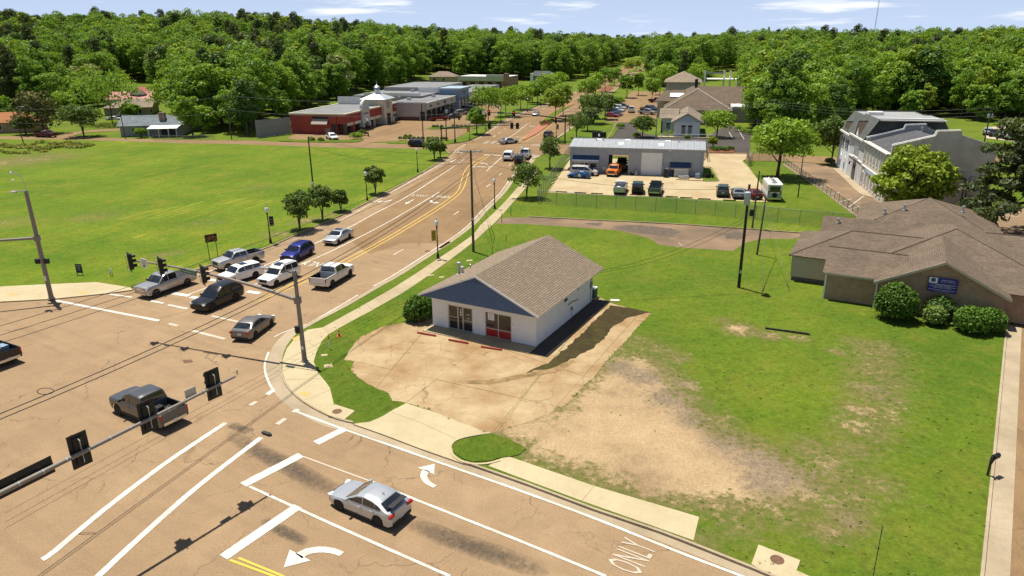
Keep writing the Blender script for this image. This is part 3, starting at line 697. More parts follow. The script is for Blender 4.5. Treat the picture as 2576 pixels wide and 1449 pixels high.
sheet('moss_strip', jag(plan([(1536, 768), (1588, 776), (1634, 786), (1580, 800), (1545, 820), (1518, 853), (1486, 880), (1430, 908), (1395, 925), (1320, 938), (1376, 915), (1440, 862)], LZ), 0.12, 0.4, rj), LZ + 0.024, M_MOSS)
sheet('mud_run', jag(plan([(1395, 922), (1440, 905), (1448, 912), (1400, 936), (1330, 950), (1230, 968), (1170, 966), (1150, 960), (1240, 955), (1320, 940)], LZ), 0.06, 0.4, rj), LZ + 0.022, mat('mud', (0.30, 0.19, 0.09), 0.95, noise=0.55, nscale=1.2, dark=(0.10, 0.075, 0.03)))
# ---- road paint, all parts of the road
PZ = 0.006
ZK = [0]
def nz():
 ZK[0] += 1; return 0.0055 + ZK[0] * 0.0002
def line(px, w, m=M_WHITE, z=None, parent=road, name='lane_line', smooth=3):
 ln = plan(px); ln = smooth_line(ln, smooth) if smooth and len(ln) > 2 else ln
 return strip_mesh(name, ln, w, nz(), m, parent)
line([(1338, 399), (1325, 414.7), (1289, 443), (1260, 483), (1212, 530), (1185, 560), (1145, 593), (1072, 640), (992, 691), (939, 720)], 0.14)
line([(900, 742), (859, 767), (770, 817)], 0.14)
line([(1140, 395), (1065, 438), (985, 484), (930, 514), (858, 554), (760, 595), (650, 640), (493, 693), (345, 729)], 0.14)
line([(1168, 401), (1042, 484), (950, 533), (872, 575), (740, 636), (653, 673), (463, 745)], 0.16)
line([(1105, 483), (992, 550), (858, 620), (750, 668), (640, 716)], 0.16)
yl = [(1222, 392), (1190, 409), (1169, 430), (1160, 458), (1148, 485), (1100, 520), (1058, 547), (960, 605), (858, 658), (740, 712), (640, 755)]
yr = [(1229, 394), (1200, 411), (1180, 432), (1172, 458), (1157, 487), (1110, 522), (1068, 549), (970, 607), (862, 665), (750, 717), (650, 758)]
line(yl, 0.13, M_YEL); line(yr, 0.13, M_YEL)
line([(1262, 396), (1224, 430)], 0.16)
for a, b in (((1142, 540), (1155, 531)), ((990, 641), (1015, 627)), ((1224, 470), (1234, 463)), ((1255, 441), (1263, 435)), ((1280, 417), (1286, 411))):
 line([a, b], 0.14)
for px, w, m in (([(1192, 352), (1213, 343), (1245, 322), (1300, 291), (1362, 267), (1445, 234), (1510, 200), (1556, 174)], .14, M_WHITE), ([(1264, 356), (1296, 336), (1326, 312), (1336, 309)], .16, M_WHITE),
     ([(1304, 356), (1318, 345), (1344, 325), (1362, 306), (1376, 290), (1396, 277)], .13, M_YEL), ([(1322, 356), (1352, 340), (1388, 313), (1401, 299), (1408, 287)], .13, M_YEL),
     ([(1409, 340), (1430, 326), (1462, 298)], .14, M_WHITE), ([(1412, 283), (1452, 268)], .14, M_WHITE), ([(1440, 252), (1480, 232)], .14, M_WHITE), ([(1560, 193), (1590, 178)], .14, M_WHITE)):
 line(px, w, m)
for a, b in (((1242, 345), (1246, 341)), ((1253, 336), (1259, 332)), ((1267, 326), (1273, 322)), ((1281, 318), (1286, 314)), ((1295, 310), (1300, 307)), ((1310, 301), (1315, 298)), ((1326, 292), (1331, 290)), ((1345, 283), (1350, 280)), ((1366, 274), (1371, 271))):
 line([a, b], 0.13)
def bar(a, b, w, m=M_WHITE, name='crosswalk_bar', parent=road): return line([a, b], w, m, None, parent, name, 0)
for k in range(4):
 for j, dx in enumerate((0, 17.5, 35)):
  bar((1222 + dx - k * 3.6, 356.3 + k * 2.0), (1233 + dx - k * 3.6, 356.4 + k * 2.0), 0.42) if k < 3 else None
bar((1339, 362.5), (1372, 363.5), 0.35); bar((1336, 365.6), (1371, 366.4), 0.35)
for a, b in (((1217, 389), (1234, 390.5)), ((1240, 389.5), (1262, 392)), ((1335, 390), (1358, 391)), ((1334, 393), (1357, 394.5)), ((1332, 396.5), (1352, 397))): bar(a, b, 0.45)
for a, b in (((1145, 382), (1165, 385)), ((1153, 379), (1174, 382)), ((1196, 384), (1204, 384.5))): bar(a, b, 0.3)
line([(1172, 362), (1150, 375), (1140, 386)], 0.2, M_FADED)
bar((140, 756), (400, 807), 0.34); bar((425, 814), (447, 820), 0.34, M_FADED); bar((480, 831), (566, 853), 0.34, M_FADED)
bar((276, 740), (331, 748), 0.3); bar((380, 757), (411, 763), 0.3); bar((423, 767), (471, 777), 0.3); bar((533, 795), (600, 810), 0.3, M_FADED)
bar((434, 738), (476, 744), 0.6, name='stop_bar'); bar((480, 747), (502, 751), 0.6, name='stop_bar'); bar((622, 733), (653, 738), 0.6, name='stop_bar'); bar((515, 702), (545, 706), 0.6, name='stop_bar')
line([(568, 1064), (420, 1163), (260, 1284), (140, 1385), (106, 1408)], 0.36, name='crosswalk_line'); line([(657, 1101), (500, 1222), (360, 1345), (245, 1452)], 0.36, name='crosswalk_line')
bar((697, 1068), (718, 1053), 0.36, M_FADED); bar((672, 993), (688, 982), 0.4); bar((738, 1037), (750, 1030), 0.36); bar((629, 1020), (645, 1010), 0.36, M_FADED)
bar((757, 1145), (612, 1220), 0.62, M_WHITE, 'stop_bar'); bar((750, 1274), (562, 1402), 0.62, M_WHITE, 'stop_bar'); bar((868, 1079), (795, 1115), 0.60, M_WHITE, 'stop_bar')
line([(627, 1224), (858, 1329), (1132, 1450)], 0.17); line([(763, 1149), (858, 1184), (935, 1212)], 0.12, M_FADED); line([(935, 1212), (1045, 1257), (1300, 1358), (1524, 1450)], 0.17)
line([(744, 1035), (853, 1076), (1000, 1127), (1145, 1178), (1300, 1232), (1492, 1303), (1717, 1393), (1880, 1455)], 0.17)
line([(770, 817), (715, 836), (690, 848)], 0.13); line([(676, 886), (667, 912), (667, 935), (676, 962), (688, 983)], 0.16)
line([(578, 1409), (700, 1454)], 0.13, M_YEL); line([(600, 1404), (715, 1451)], 0.13, M_YEL)
def arrow(c, heading, kind, scale=1.0, m=M_WHITE, name='turn_arrow'):
 hx, hy = Vector(heading).normalized(); c = D2(*c) if len(c) == 2 else c
 sgn = -1 if kind == 'left' else 1
 if kind == 'straight':
  pts = [(-1.4, -.09), (.35, -.09), (.35, -.35), (1.4, 0), (.35, .35), (.35, .09), (-1.4, .09)]; polys = [pts]
 else:
  st = []
  for k in range(9):
   a = math.radians(90 * k / 8); st.append((-1.5 + 1.55 * math.sin(a) , (1 - math.cos(a)) * 1.1))
  o = [(x, y - .0) for x, y in st]
  inn, out = [], []
  for i, p in enumerate(o):
   a, b = Vector(o[max(i - 1, 0)]), Vector(o[min(i + 1, 8)]); t = (b - a).normalized()
   w = .15 + .10 * i / 8
   inn.append((p[0] - t.y * w, p[1] + t.x * w)); out.append((p[0] + t.y * w, p[1] - t.x * w))
  polys = [inn + out[::-1], [(-.62, 1.02), (.72, 1.02), (.05, 1.95)]]
 mb = MB(); za = nz()
 for pl in polys:
  vs = []
  for x, y in pl:
   y = -y * sgn if kind != 'straight' else y
   y -= 0
   X, Y = x * scale, y * scale
   vs.append((c[0] + hx * X - hy * Y, c[1] + hy * X + hx * Y, za))
  n0 = len(mb.v); mb.v += vs
  for t in tessellate_polygon([[Vector(v) for v in vs]]): mb.f.append(tuple(n0 + i for i in t)); mb.mi.append(0)
 return mb.build(name, m, road)
UPL = -DIR
arrow((1047, 1206), UPL, 'right', 0.92); arrow((800, 1365), UPL, 'left', 1.1)
def mdir(a, b): return Vector(D2(*b)) - Vector(D2(*a))
tow = mdir((1060, 490), (960, 545))
arrow((975, 508), tow, 'right', 0.95); arrow((1030, 508), tow, 'straight', 1.2); arrow((1078, 509), tow, 'left', 0.95)
arrow((1140, 405), mdir((1160, 398), (1120, 418)), 'straight', 1.3); arrow((1228, 411), mdir((1200, 440), (1240, 400)), 'left', 0.95)
arrow((1332, 318), mdir((1345, 310), (1300, 338)), 'left', 0.9)
def road_text(body, c, heading, size, sx=1.0, m=M_WHITE):
 h = Vector(heading).normalized()
 p = D(*c, 0); ang = math.atan2(h.y, h.x) - math.pi / 2
 o = text_mesh(body, size, 'road_lettering', road, m, (p.x, p.y, nz()), (0, 0, ang), 0.0, font_sx=sx)
 return o
road_text('ONLY', (1056, 492), tow, 1.9, 0.55); road_text('ONLY', (1108, 495), tow, 2.0, 0.6)
road_text('ONLY', (797, 665), mdir((860, 640), (760, 685)), 2.2, 0.6); road_text('ONLY', (1212, 420), mdir((1200, 440), (1240, 400)), 2.2, 0.6)
road_text('ONLY', (1594, 1402), UPL, 2.5, 0.34, M_FADED); road_text('ONLY', (1305, 345), mdir((1345, 310), (1290, 345)), 2.0, 0.6)
cover(1076, 632, .38, road, .004); cover(472, 909, .32, road, .004)
def stain_mat():
 m = bpy.data.materials.new('oil_stain'); nt, N, L, b = nodes_of(m)
 t = N.new('ShaderNodeTexCoord').outputs['Generated']
 pos = N.new('ShaderNodeNewGeometry').outputs['Position']
 sx = N.new('ShaderNodeSeparateXYZ'); L.new(t, sx.inputs[0])
 at = N.new('ShaderNodeAttribute'); at.attribute_name = 'core'; at.attribute_type = 'GEOMETRY'
 n = node_noise(N, L, pos, 2.6, 8, 0.85)
 f = node_ramp(N, L, node_math(N, L, 'MULTIPLY', at.outputs['Fac'], node_math(N, L, 'ADD', n, -.08)), [(0.16, (0, 0, 0)), (0.50, (1, 1, 1))])
 b.inputs['Base Color'].default_value = (0.055, 0.042, 0.03, 1); b.inputs['Roughness'].default_value = 0.75
 tr = N.new('ShaderNodeBsdfTransparent'); ms = N.new('ShaderNodeMixShader')
 L.new(node_math(N, L, 'MULTIPLY', f, 0.72), ms.inputs[0]); L.new(tr.outputs[0], ms.inputs[1]); L.new(b.outputs[0], ms.inputs[2])
 L.new(ms.outputs[0], N['Material Output'].inputs[0]); return m
M_OIL = stain_mat()
def stain(px, w):
 ln = smooth_line(plan(px), 4); n = len(ln); rows = 7; vs, core = [], []
 for i in range(n):
  for k in range(rows):
   s = (k / (rows - 1) - .5) * 2
   a, b = Vector(ln[max(i - 1, 0)]), Vector(ln[min(i + 1, n - 1)]); t = (b - a).normalized()
   vs.append((ln[i][0] + t.y * s * w / 2, ln[i][1] - t.x * s * w / 2, 0.0045))
   e = math.sin(math.pi * min(1, max(0, i / (n - 1)))) ** .5
   core.append((1 - s * s) * e)
 mb = MB().add(vs, [(i * rows + k, i * rows + k + 1, (i + 1) * rows + k + 1, (i + 1) * rows + k) for i in range(n - 1) for k in range(rows - 1)])
 o = mb.build('oil_stain', M_OIL, road)
 at = o.data.attributes.new('core', 'FLOAT', 'POINT'); at.data.foreach_set('value', core)
stain([(560, 1080), (640, 1130), (720, 1170), (800, 1215), (900, 1262)], 2.0); stain([(1000, 1302), (1120, 1350), (1260, 1400), (1400, 1452)], 1.9)
stain([(650, 1300), (720, 1340), (780, 1370)], 1.1); stain([(570, 1065), (640, 1090)], 1.2); stain([(455, 905), (490, 912)], 0.5)
# ================================================================== BUILDINGS
GRID = math.radians(-13.4)                      # most of the town is squared to this
M_TRIMW = mat('white_trim', (0.78, 0.77, 0.74), 0.6)
M_BLUE = mat('blue_siding', (0.075, 0.125, 0.235), 0.7, noise=0.12, nscale=1.5)
M_GLASS = mat('dark_glass', (0.025, 0.028, 0.03), 0.06, spec=0.6)
M_ALU = mat('aluminium_frame', (0.55, 0.50, 0.42), 0.45, metal=0.3)
M_REDP = mat('red_panel', (0.40, 0.022, 0.018), 0.5)
M_REDC = mat('red_concrete', (0.30, 0.045, 0.04), 0.8, noise=0.35, nscale=5)
M_STEEL = mat('galvanised', (0.50, 0.52, 0.55), 0.4, metal=0.7, noise=0.2, nscale=4)
M_GREYP = mat('grey_plastic', (0.25, 0.26, 0.28), 0.6)
M_BLACKP = mat('black_plastic', (0.02, 0.02, 0.022), 0.5)
M_BOARD = mat('felt_underlay', (0.10, 0.085, 0.07), 0.95)
def shingle_mat(name, c1, c2, tab=0.33, course=0.145, uvw=(1, 1, 1), contrast=1.0):
 m = bpy.data.materials.new(name); MATS[name] = m
 nt, N, L, b = nodes_of(m)
 uv = N.new('ShaderNodeAttribute'); uv.attribute_name = 'roofuv'; uv.attribute_type = 'GEOMETRY'
 br = N.new('ShaderNodeTexBrick'); br.inputs['Scale'].default_value = 1.0
 br.inputs['Brick Width'].default_value = tab; br.inputs['Row Height'].default_value = course
 br.inputs['Mortar Size'].default_value = 0.012; br.inputs['Mortar Smooth'].default_value = 0.4
 br.inputs['Color1'].default_value = (*c1, 1); br.inputs['Color2'].default_value = (*c2, 1); br.inputs['Mortar'].default_value = (*[c * 0.45 for c in c1], 1)
 L.new(uv.outputs['Vector'], br.inputs['Vector'])
 pos = N.new('ShaderNodeNewGeometry').outputs['Position']
 n = node_noise(N, L, pos, 0.5, 5, 0.65)
 c = node_mix(N, L, 0.8, br.outputs['Color'], node_ramp(N, L, n, [(0.3, (0.72, 0.72, 0.74)), (0.7, (1.12, 1.1, 1.08))]), 'MULTIPLY')
 f = node_noise(N, L, pos, 8, 4, 0.8)
 c = node_mix(N, L, 0.5, c, node_ramp(N, L, f, [(0.3, (0.6, 0.6, 0.6)), (0.7, (1.15, 1.15, 1.15))]), 'MULTIPLY')
 L.new(c, b.inputs['Base Color']); b.inputs['Roughness'].default_value = 0.92; b.inputs['Specular IOR Level'].default_value = 0.15
 return m
M_SH_BROWN = shingle_mat('shingle_brown', (0.150, 0.114, 0.083), (0.205, 0.158, 0.117))
M_SH_TAN = shingle_mat('shingle_tan', (0.27, 0.22, 0.165), (0.33, 0.27, 0.205))
M_SH_GREY = shingle_mat('shingle_grey', (0.105, 0.115, 0.108), (0.155, 0.165, 0.152))
M_SH_SLATE = shingle_mat('shingle_slate', (0.085, 0.088, 0.095), (0.14, 0.14, 0.15))
M_SH_DARK = shingle_mat('shingle_dark', (0.10, 0.10, 0.105), (0.14, 0.14, 0.145))
M_SH_RUST = shingle_mat('shingle_rust', (0.36, 0.15, 0.07), (0.42, 0.19, 0.09))
def brick_mat(name, c1, c2, mortar, bw=0.21, bh=0.075, dirt=0.7):
 m = bpy.data.materials.new(name); MATS[name] = m
 nt, N, L, b = nodes_of(m)
 t = N.new('ShaderNodeTexCoord').outputs['Object']
 sx = N.new('ShaderNodeSeparateXYZ'); L.new(t, sx.inputs[0]); cb = N.new('ShaderNodeCombineXYZ')
 L.new(node_math(N, L, 'ADD', sx.outputs['X'], sx.outputs['Y']), cb.inputs['X']); L.new(sx.outputs['Z'], cb.inputs['Y'])
 br = N.new('ShaderNodeTexBrick'); br.inputs['Scale'].default_value = 1.0
 br.inputs['Brick Width'].default_value = bw; br.inputs['Row Height'].default_value = bh; br.inputs['Mortar Size'].default_value = bh * .1
 br.inputs['Color1'].default_value = (*c1, 1); br.inputs['Color2'].default_value = (*c2, 1); br.inputs['Mortar'].default_value = (*mortar, 1)
 L.new(cb.outputs[0], br.inputs['Vector'])
 n = node_noise(N, L, t, 1.2, 5, 0.7)
 c = node_mix(N, L, dirt, br.outputs['Color'], node_ramp(N, L, n, [(0.3, (0.65, 0.63, 0.6)), (0.7, (1.15, 1.12, 1.1))]), 'MULTIPLY')
 L.new(c, b.inputs['Base Color']); b.inputs['Roughness'].default_value = 0.9
 return m
M_BLOCK = brick_mat('white_block', (0.82, 0.81, 0.79), (0.79, 0.785, 0.77), (0.74, 0.74, 0.74), 0.4, 0.2, .22)
M_BRICK = brick_mat('brown_brick', (0.42, 0.275, 0.165), (0.32, 0.205, 0.12), (0.42, 0.34, 0.25))
def roof_plane(name, pts, m, parent, th=0.10):
 q = [Vector(p) for p in pts]; n = (q[1] - q[0]).cross(q[-1] - q[0]).normalized()
 if n.z < 0: q = q[::-1]; n = -n
 o = MB().slab(q, th).build(name, m, parent)
 u = Vector((0, 0, 1)).cross(n)
 u = u.normalized() if u.length > 1e-3 else Vector((1, 0, 0)); w = n.cross(u)
 a = o.data.attributes.new('roofuv', 'FLOAT_VECTOR', 'POINT')
 a.data.foreach_set('vector', [c for v in o.data.vertices for c in (v.co.dot(u), v.co.dot(w), 0.0)])
 return o
def hip_roof(parent, x0, x1, y0, y1, ze, zr, m, along='x', name='roof_slope', hip=(True, True)):
 if along == 'y':
  cx_ = (x0 + x1) / 2; r = (x1 - x0) / 2
  a = (cx_, y0 + (r if hip[0] else 0), zr); b = (cx_, y1 - (r if hip[1] else 0), zr)
  if a[1] > b[1]: my = (a[1] + b[1]) / 2; a = (cx_, my, zr); b = (cx_, my + .01, zr)
  P = [(x0, y0, ze), (x1, y0, ze), (x1, y1, ze), (x0, y1, ze)]
  F = [(P[1], P[2], b, a), (P[3], P[0], a, b)]
  if hip[0]: F.append((P[0], P[1], a))
  if hip[1]: F.append((P[2], P[3], b))
 else:
  cy_ = (y0 + y1) / 2; r = (y1 - y0) / 2
  a = (x0 + (r if hip[0] else 0), cy_, zr); b = (x1 - (r if hip[1] else 0), cy_, zr)
  if a[0] > b[0]: mx_ = (a[0] + b[0]) / 2; a = (mx_, cy_, zr); b = (mx_ + .01, cy_, zr)
  P = [(x0, y0, ze), (x1, y0, ze), (x1, y1, ze), (x0, y1, ze)]
  F = [(P[0], P[1], b, a), (P[2], P[3], a, b)]
  if hip[0]: F.append((P[3], P[0], a))
  if hip[1]: F.append((P[1], P[2], b))
 for f in F: roof_plane(name, f, m, parent)
def vent_pipe(parent, x, y, z, h=0.5, r=0.07, name='vent_pipe', m=None):
 MB().lathe([(r * 1.9, -0.12), (r * 1.9, 0.02), (r, 0.05), (r, h), (r * 1.5, h + .02), (r * 1.5, h + .1), (r * .4, h + .14)], (x, y, z), 12).build(name, m or M_STEEL, parent, smooth=40)
def framed_window(parent, x, y, z0, z1, w, face='-y', m=None, fm=None, depth=0.06, bars=1, name='window'):
 fm = fm or M_TRIMW; t = 0.07; h = z1 - z0; zc = (z0 + z1) / 2
 def bx(mb, cx_, cz, sx, sz, dep, off):
  if face in ('-y', '+y'):
   s = -1 if face == '-y' else 1
   mb.box((x + cx_, y + s * off, cz), (sx, dep, sz))
  else:
   s = -1 if face == '-x' else 1
   mb.box((x + s * off, y + cx_, cz), (dep, sx, sz))
 f = MB()
 bx(f, -w / 2, zc, t, h + t, depth, 0.01); bx(f, w / 2, zc, t, h + t, depth, 0.01)
 bx(f, 0, z1, w - t, t, depth, 0.01); bx(f, 0, z0, w - t, t, depth, 0.01)
 for k in range(1, bars): bx(f, -w / 2 + w * k / bars, zc, t * .7, h - t, depth * .8, 0.008)
 fo = f.build(name, fm, parent)
 g = MB(); bx(g, 0, zc, w - t, h - t, 0.012, 0.012); g.build('pane', m or M_GLASS, fo)
 return fo
# ---------------------------------------------------------- small white building with the blue gable
def white_building():
 W, L, TH = 10.1, 12.2, -0.4939
 B = thing('commercial_building', 'small white block building with blue gable and brown shingle roof', 'building', (-6.99, 57.66, LZ), TH)
 WT, ZE, ZR, OF, OS = 3.05, 3.12, 5.66, 0.95, 0.74
 sf = (1.62, 4.12); w2 = (5.33, 7.86); t = 0.2
 fw = MB()                                                          # front wall around its two openings
 fw.box((sf[0] / 2, t / 2, WT / 2), (sf[0], t, WT)); fw.box(((sf[1] + w2[0]) / 2, t / 2, WT / 2), (w2[0] - sf[1], t, WT))
 fw.box(((w2[1] + W) / 2, t / 2, WT / 2), (W - w2[1], t, WT))
 fw.box(((sf[0] + sf[1]) / 2, t / 2, (2.32 + WT) / 2), (sf[1] - sf[0], t, WT - 2.32)); fw.box(((w2[0] + w2[1]) / 2, t / 2, (2.3 + WT) / 2), (w2[1] - w2[0], t, WT - 2.3))
 fw.build('front_wall', M_BLOCK, B)
 MB().box((W - t / 2, L / 2, WT / 2), (t, L - 2 * t, WT)).build('side_wall', M_BLOCK, B)
 MB().box((t / 2, L / 2, WT / 2), (t, L - 2 * t, WT)).build('side_wall', M_BLOCK, B)
 bw = MB(); bw.box((W / 2, L - t / 2, WT / 2), (W, t, WT))
 bw.slab([(W, L, WT), (0, L, WT), (W / 2, L, ZR - .25)], .12); bw.build('rear_wall', M_BLOCK, B)
 MB().box((W / 2, L / 2, 0.0), (W - .5, L - .5, 0.08)).build('floor_slab', mat('floor_dark', (0.09, 0.075, 0.06)), B)
 # storefront: door leaf, sidelights
 s = MB()
 for x in (sf[0] + .05, 2.62, 3.12, sf[1] - .05): s.box((x, .10, 1.15), (.10, .12, 2.30))
 for x0, x1 in ((sf[0] + .1, 2.57), (2.67, 3.07), (3.17, sf[1] - .1)):
  s.box(((x0 + x1) / 2, .10, 2.26), (x1 - x0, .10, .09)); s.box(((x0 + x1) / 2, .10, .06), (x1 - x0, .10, .12))
 s.box((2.12, .10, 1.18), (.9, .08, .06))
 st = s.build('storefront', M_ALU, B)
 for x0, x1 in ((sf[0] + .1, 2.57), (2.67, 3.07), (3.17, sf[1] - .1)):
  MB().box(((x0 + x1) / 2, .12, 1.16), (x1 - x0, .02, 2.1)).build('pane', M_GLASS, st)
 MB().box((3.62, .085, 1.05), (.9, .03, .05)).build('push_bar', M_STEEL, st)
 M_STK = mat('sticker_white', (0.8, 0.8, 0.78), 0.6)
 for z, hh in ((1.95, .10), (1.72, .16), (1.50, .14)): MB().box((2.87, .104, z), (.14, .006, hh)).build('sticker', M_STK, st)
 for k, (tx, z, sz) in enumerate((('OPEN', 1.62, .14), ('DAILY', 1.28, .09), ('8 TO 5', 1.14, .09))):
  text_mesh(tx, sz, 'door_lettering', st, M_STK, (3.62, .104, z), (math.pi / 2, 0, 0), .002)
 s = MB()
 for x in (w2[0] + .04, (w2[0] + w2[1]) / 2, w2[1] - .04): s.box((x, .10, 1.15), (.08, .12, 2.28))
 for z in (.06, .82, 2.26):
  for x0, x1 in ((w2[0] + .08, (w2[0] + w2[1]) / 2 - .04), ((w2[0] + w2[1]) / 2 + .04, w2[1] - .08)): s.box(((x0 + x1) / 2, .10, z), (x1 - x0, .10, .08))
 sw = s.build('shop_window', M_ALU, B)
 for k in (0, 1):
  x = w2[0] + (w2[1] - w2[0]) * (.25 + .5 * k)
  MB().box((x, .12, 1.54), (1.13, .02, 1.36)).build('pane', M_GLASS, sw)
  MB().box((x, .12, .44), (1.13, .03, .68)).build('red_panel', M_REDP, sw)
 no = MB().box((5.87, .10, 1.86), (.62, .006, .62)).build('notice', M_STK, sw)
 for k in range(4): text_mesh(('FOR LEASE', 'OFFICE SPACE', 'AVAILABLE', 'INQUIRE WITHIN')[k], .07, 'notice_lettering', sw, mat('ink_blue', (0.03, 0.06, 0.2)), (5.87, .093, 2.06 - .13 * k), (math.pi / 2, 0, 0), .001)
 # blue gable in boards
 hb = ZE - .12; gy = -OF + .06; x0, x1 = -OS + .02, W + OS - .02; n = 44; bw_ = (x1 - x0) / n
 for k in range(n):
  a, b = x0 + k * bw_, x0 + (k + 1) * bw_ - .018
  def top(x): return ZE - .02 + (ZR - ZE - .05) * (1 - abs(x - W / 2) / (W / 2 + OS))
  ta, tb = min(top(a), 4.98), min(top(b), 4.98)
  if max(ta, tb) - hb < .05: continue
  MB().slab([(a, gy, hb), (b, gy, hb), (b, gy, tb), (a, gy, ta)], .03).build('gable_board', M_BLUE, B)
 MB().slab([(x0, gy + .025, hb + .02), (x1, gy + .025, hb + .02), (W / 2, gy + .025, ZR - .06)], .02).build('gable_back', M_BLUE, B)
 M_BLUEV = mat('blue_vent', (0.055, 0.095, 0.19), 0.7)
 hw = (W / 2 + OS) * (ZR - .10 - 5.02) / (ZR - ZE)
 for s_ in (-1, 1): MB().slab([(W / 2 + s_ * .02, gy - .005, 5.03), (W / 2 + s_ * (hw - .15), gy - .005, 5.03), (W / 2 + s_ * .02, gy - .005, ZR - .14)][::s_], .02).build('gable_vent', M_BLUEV, B)
 # roof: decking slab and shingles on top
 def slope(sgn, u, v, off=0.0):
  ex_ = W / 2 + OS; ln = math.hypot(ex_, ZR - ZE)
  x = W / 2 + sgn * (ex_ - v * ex_ / ln); z = ZE + v * (ZR - ZE) / ln
  nx, nz = sgn * (ZR - ZE) / ln, ex_ / ln
  return Vector((x + nx * off, -OF + u, z + nz * off))
 ex_ = W / 2 + OS; LN = math.hypot(ex_, ZR - ZE); UL = L + 2 * OF - .05
 for sg in (-1, 1):
  roof = MB().slab([slope(sg, 0, 0), slope(sg, UL, 0), slope(sg, UL, LN), slope(sg, 0, LN)][::sg], .12).build('roof_slope', M_BOARD, B)
 for sg in (-1, 1):                                                   # white rake and eave trim
  q = MB(); q.slab([slope(sg, -.03, 0, -.14), slope(sg, -.03, LN, -.14), slope(sg, -.03, LN, .03), slope(sg, -.03, 0, .03)], .04); q.build('rake_trim', M_TRIMW, B)
  q = MB(); q.slab([slope(sg, 0, -.02, -.13), slope(sg, UL, -.02, -.13), slope(sg, UL, -.02, .015), slope(sg, 0, -.02, .015)], .03); q.build('eave_trim', M_TRIMW, B)
  MB().slab([slope(sg, .1, .02, -.14), slope(sg, UL - .1, .02, -.14), slope(sg, UL - .1, OS + .3, -.30), slope(sg, .1, OS + .3, -.30)], .02).build('soffit', M_TRIMW, B)
 rows = int(LN / .2); cols = int(UL / .34); rr = random.Random(11)
 shm = []
 for k in range(5):
  t_ = rr.uniform(-.035, .04); c = (0.235 + t_, 0.182 + t_ * .85, 0.134 + t_ * .7)
  shm.append(mat('shingle_tab_%d' % k, c, 0.92, spec=0.15, noise=0.35, nscale=9, coord='Object'))
 singles = []; rest = MB()
 tabs = []
 for sg in (1, -1):
  for r_ in range(rows + 1):
   for c_ in range(-1, cols + 1):
    u0 = c_ * .34 + (r_ % 2) * .17; u1 = u0 + .328
    u0, u1 = max(0, u0), min(UL, u1)
    if u1 - u0 < .04: continue
    tabs.append((sg, u0, u1, r_ * .2, min(r_ * .2 + .27, LN), rr.randrange(5), rr.uniform(0, .01)))
 tabs.sort(key=lambda t_: (-t_[0], (t_[1] - 0) * .6 + abs(t_[3] - 1.2)))
 for k, (sg, u0, u1, v0, v1, mi, lift) in enumerate(tabs):
  p = [slope(sg, u0, v0, .042 + lift), slope(sg, u1, v0, .042 + lift), slope(sg, u1, v1, .008), slope(sg, u0, v1, .008)]
  lo = [slope(sg, u0, v0, .004), slope(sg, u1, v0, .004)]
  vs = p + lo; fs = [(0, 1, 2, 3), (4, 5, 1, 0), (0, 3, 4), (1, 5, 2)]
  if k < 300:
   MB().add(vs, fs).build('shingle', shm[mi], B)
  else:
   rest.slot(mi).add(vs, fs)
 rest.build('shingles', shm, B, kind='stuff')
 cap = MB();
 for k in range(int(UL / .3)):
  y = -OF + k * .3
  cap.add([(W / 2 - .16, y, ZR - .045), (W / 2, y, ZR + .035), (W / 2 + .16, y, ZR - .045), (W / 2 - .16, y + .34, ZR - .06), (W / 2, y + .34, ZR + .02), (W / 2 + .16, y + .34, ZR - .06)], [(0, 1, 4, 3), (1, 2, 5, 4)])
 cap.build('ridge_cap', shm[1], B)
 # pipes on the roof
 def on_left(u, v): return slope(-1, u, v, 0)
 for u, v, h, r in ((5.2, 1.0, 1.05, .13), (5.05, 1.5, .55, .11), (6.6, 1.4, .35, .05)):
  p = on_left(u, v); vent_pipe(B, p.x, p.y, p.z, h, r, 'flue_pipe')
 # side wall fittings
 MB().box((W + .03, 5.9, 2.15), (.08, .55, .22)).build('wall_vent', M_BLACKP, B)
 MB().box((W + .05, 8.6, 2.35), (.12, .22, .16)).build('flood_light', M_STEEL, B)
 MB().box((W + .07, 11.7, 1.75), (.16, .34, .62)).build('electric_meter', M_GREYP, B)
 MB().tube([(W + .06, 11.7, 1.4), (W + .06, 11.7, .1)], .035, 6).build('conduit', M_GREYP, B)
 MB().tube([(W + .06, 11.75, 2.0), (W + .06, 11.75, 3.1)], .03, 6).build('conduit', M_GREYP, B)
 MB().tube([(W + .03, 6.4, 1.5), (W + .12, 7.0, 1.62), (W + .12, 7.6, 1.5), (W + .1, 8.6, 1.35)], .03, 6).build('pipe', M_BLACKP, B)
 MB().box((W + .08, 7.15, .95), (.14, .2, .3)).build('gas_regulator', M_GREYP, B)
 MB().tube([(W + .08, 7.15, 0), (W + .08, 7.15, .8)], .025, 6).build('gas_pipe', M_GREYP, B)
 MB().box((-.08, .35, .35), (.16, .18, .5)).build('gas_meter', M_STEEL, B)
 # concrete step along the front
 MB().box((W / 2, -.75, .035), (W + .2, 1.45, .07)).build('front_step', M_WALK, B)
 MB().box((8.05, -.01, 1.6), (.05, .02, .14)).build('house_number', M_GREYP, B)
 return B
MAINB = white_building()
def _om(x, y): c, s = math.cos(-.4939), math.sin(-.4939); return (-6.99 + x * c - y * s, 57.66 + x * s + y * c)
sheet('side_shade_strip', jag([_om(10.12, -1.2), _om(11.55, -1.2), _om(11.6, 12.9), _om(10.12, 12.4)], .04, .6, rj), LZ + .027, M_DARK)  # dark sheet added along the wall, its shade painted as ground colour
def on_main(x, y, z=0.0):
 c, s = math.cos(-0.4939), math.sin(-0.4939); return Vector((-6.99 + x * c - y * s, 57.66 + x * s + y * c, LZ + z))
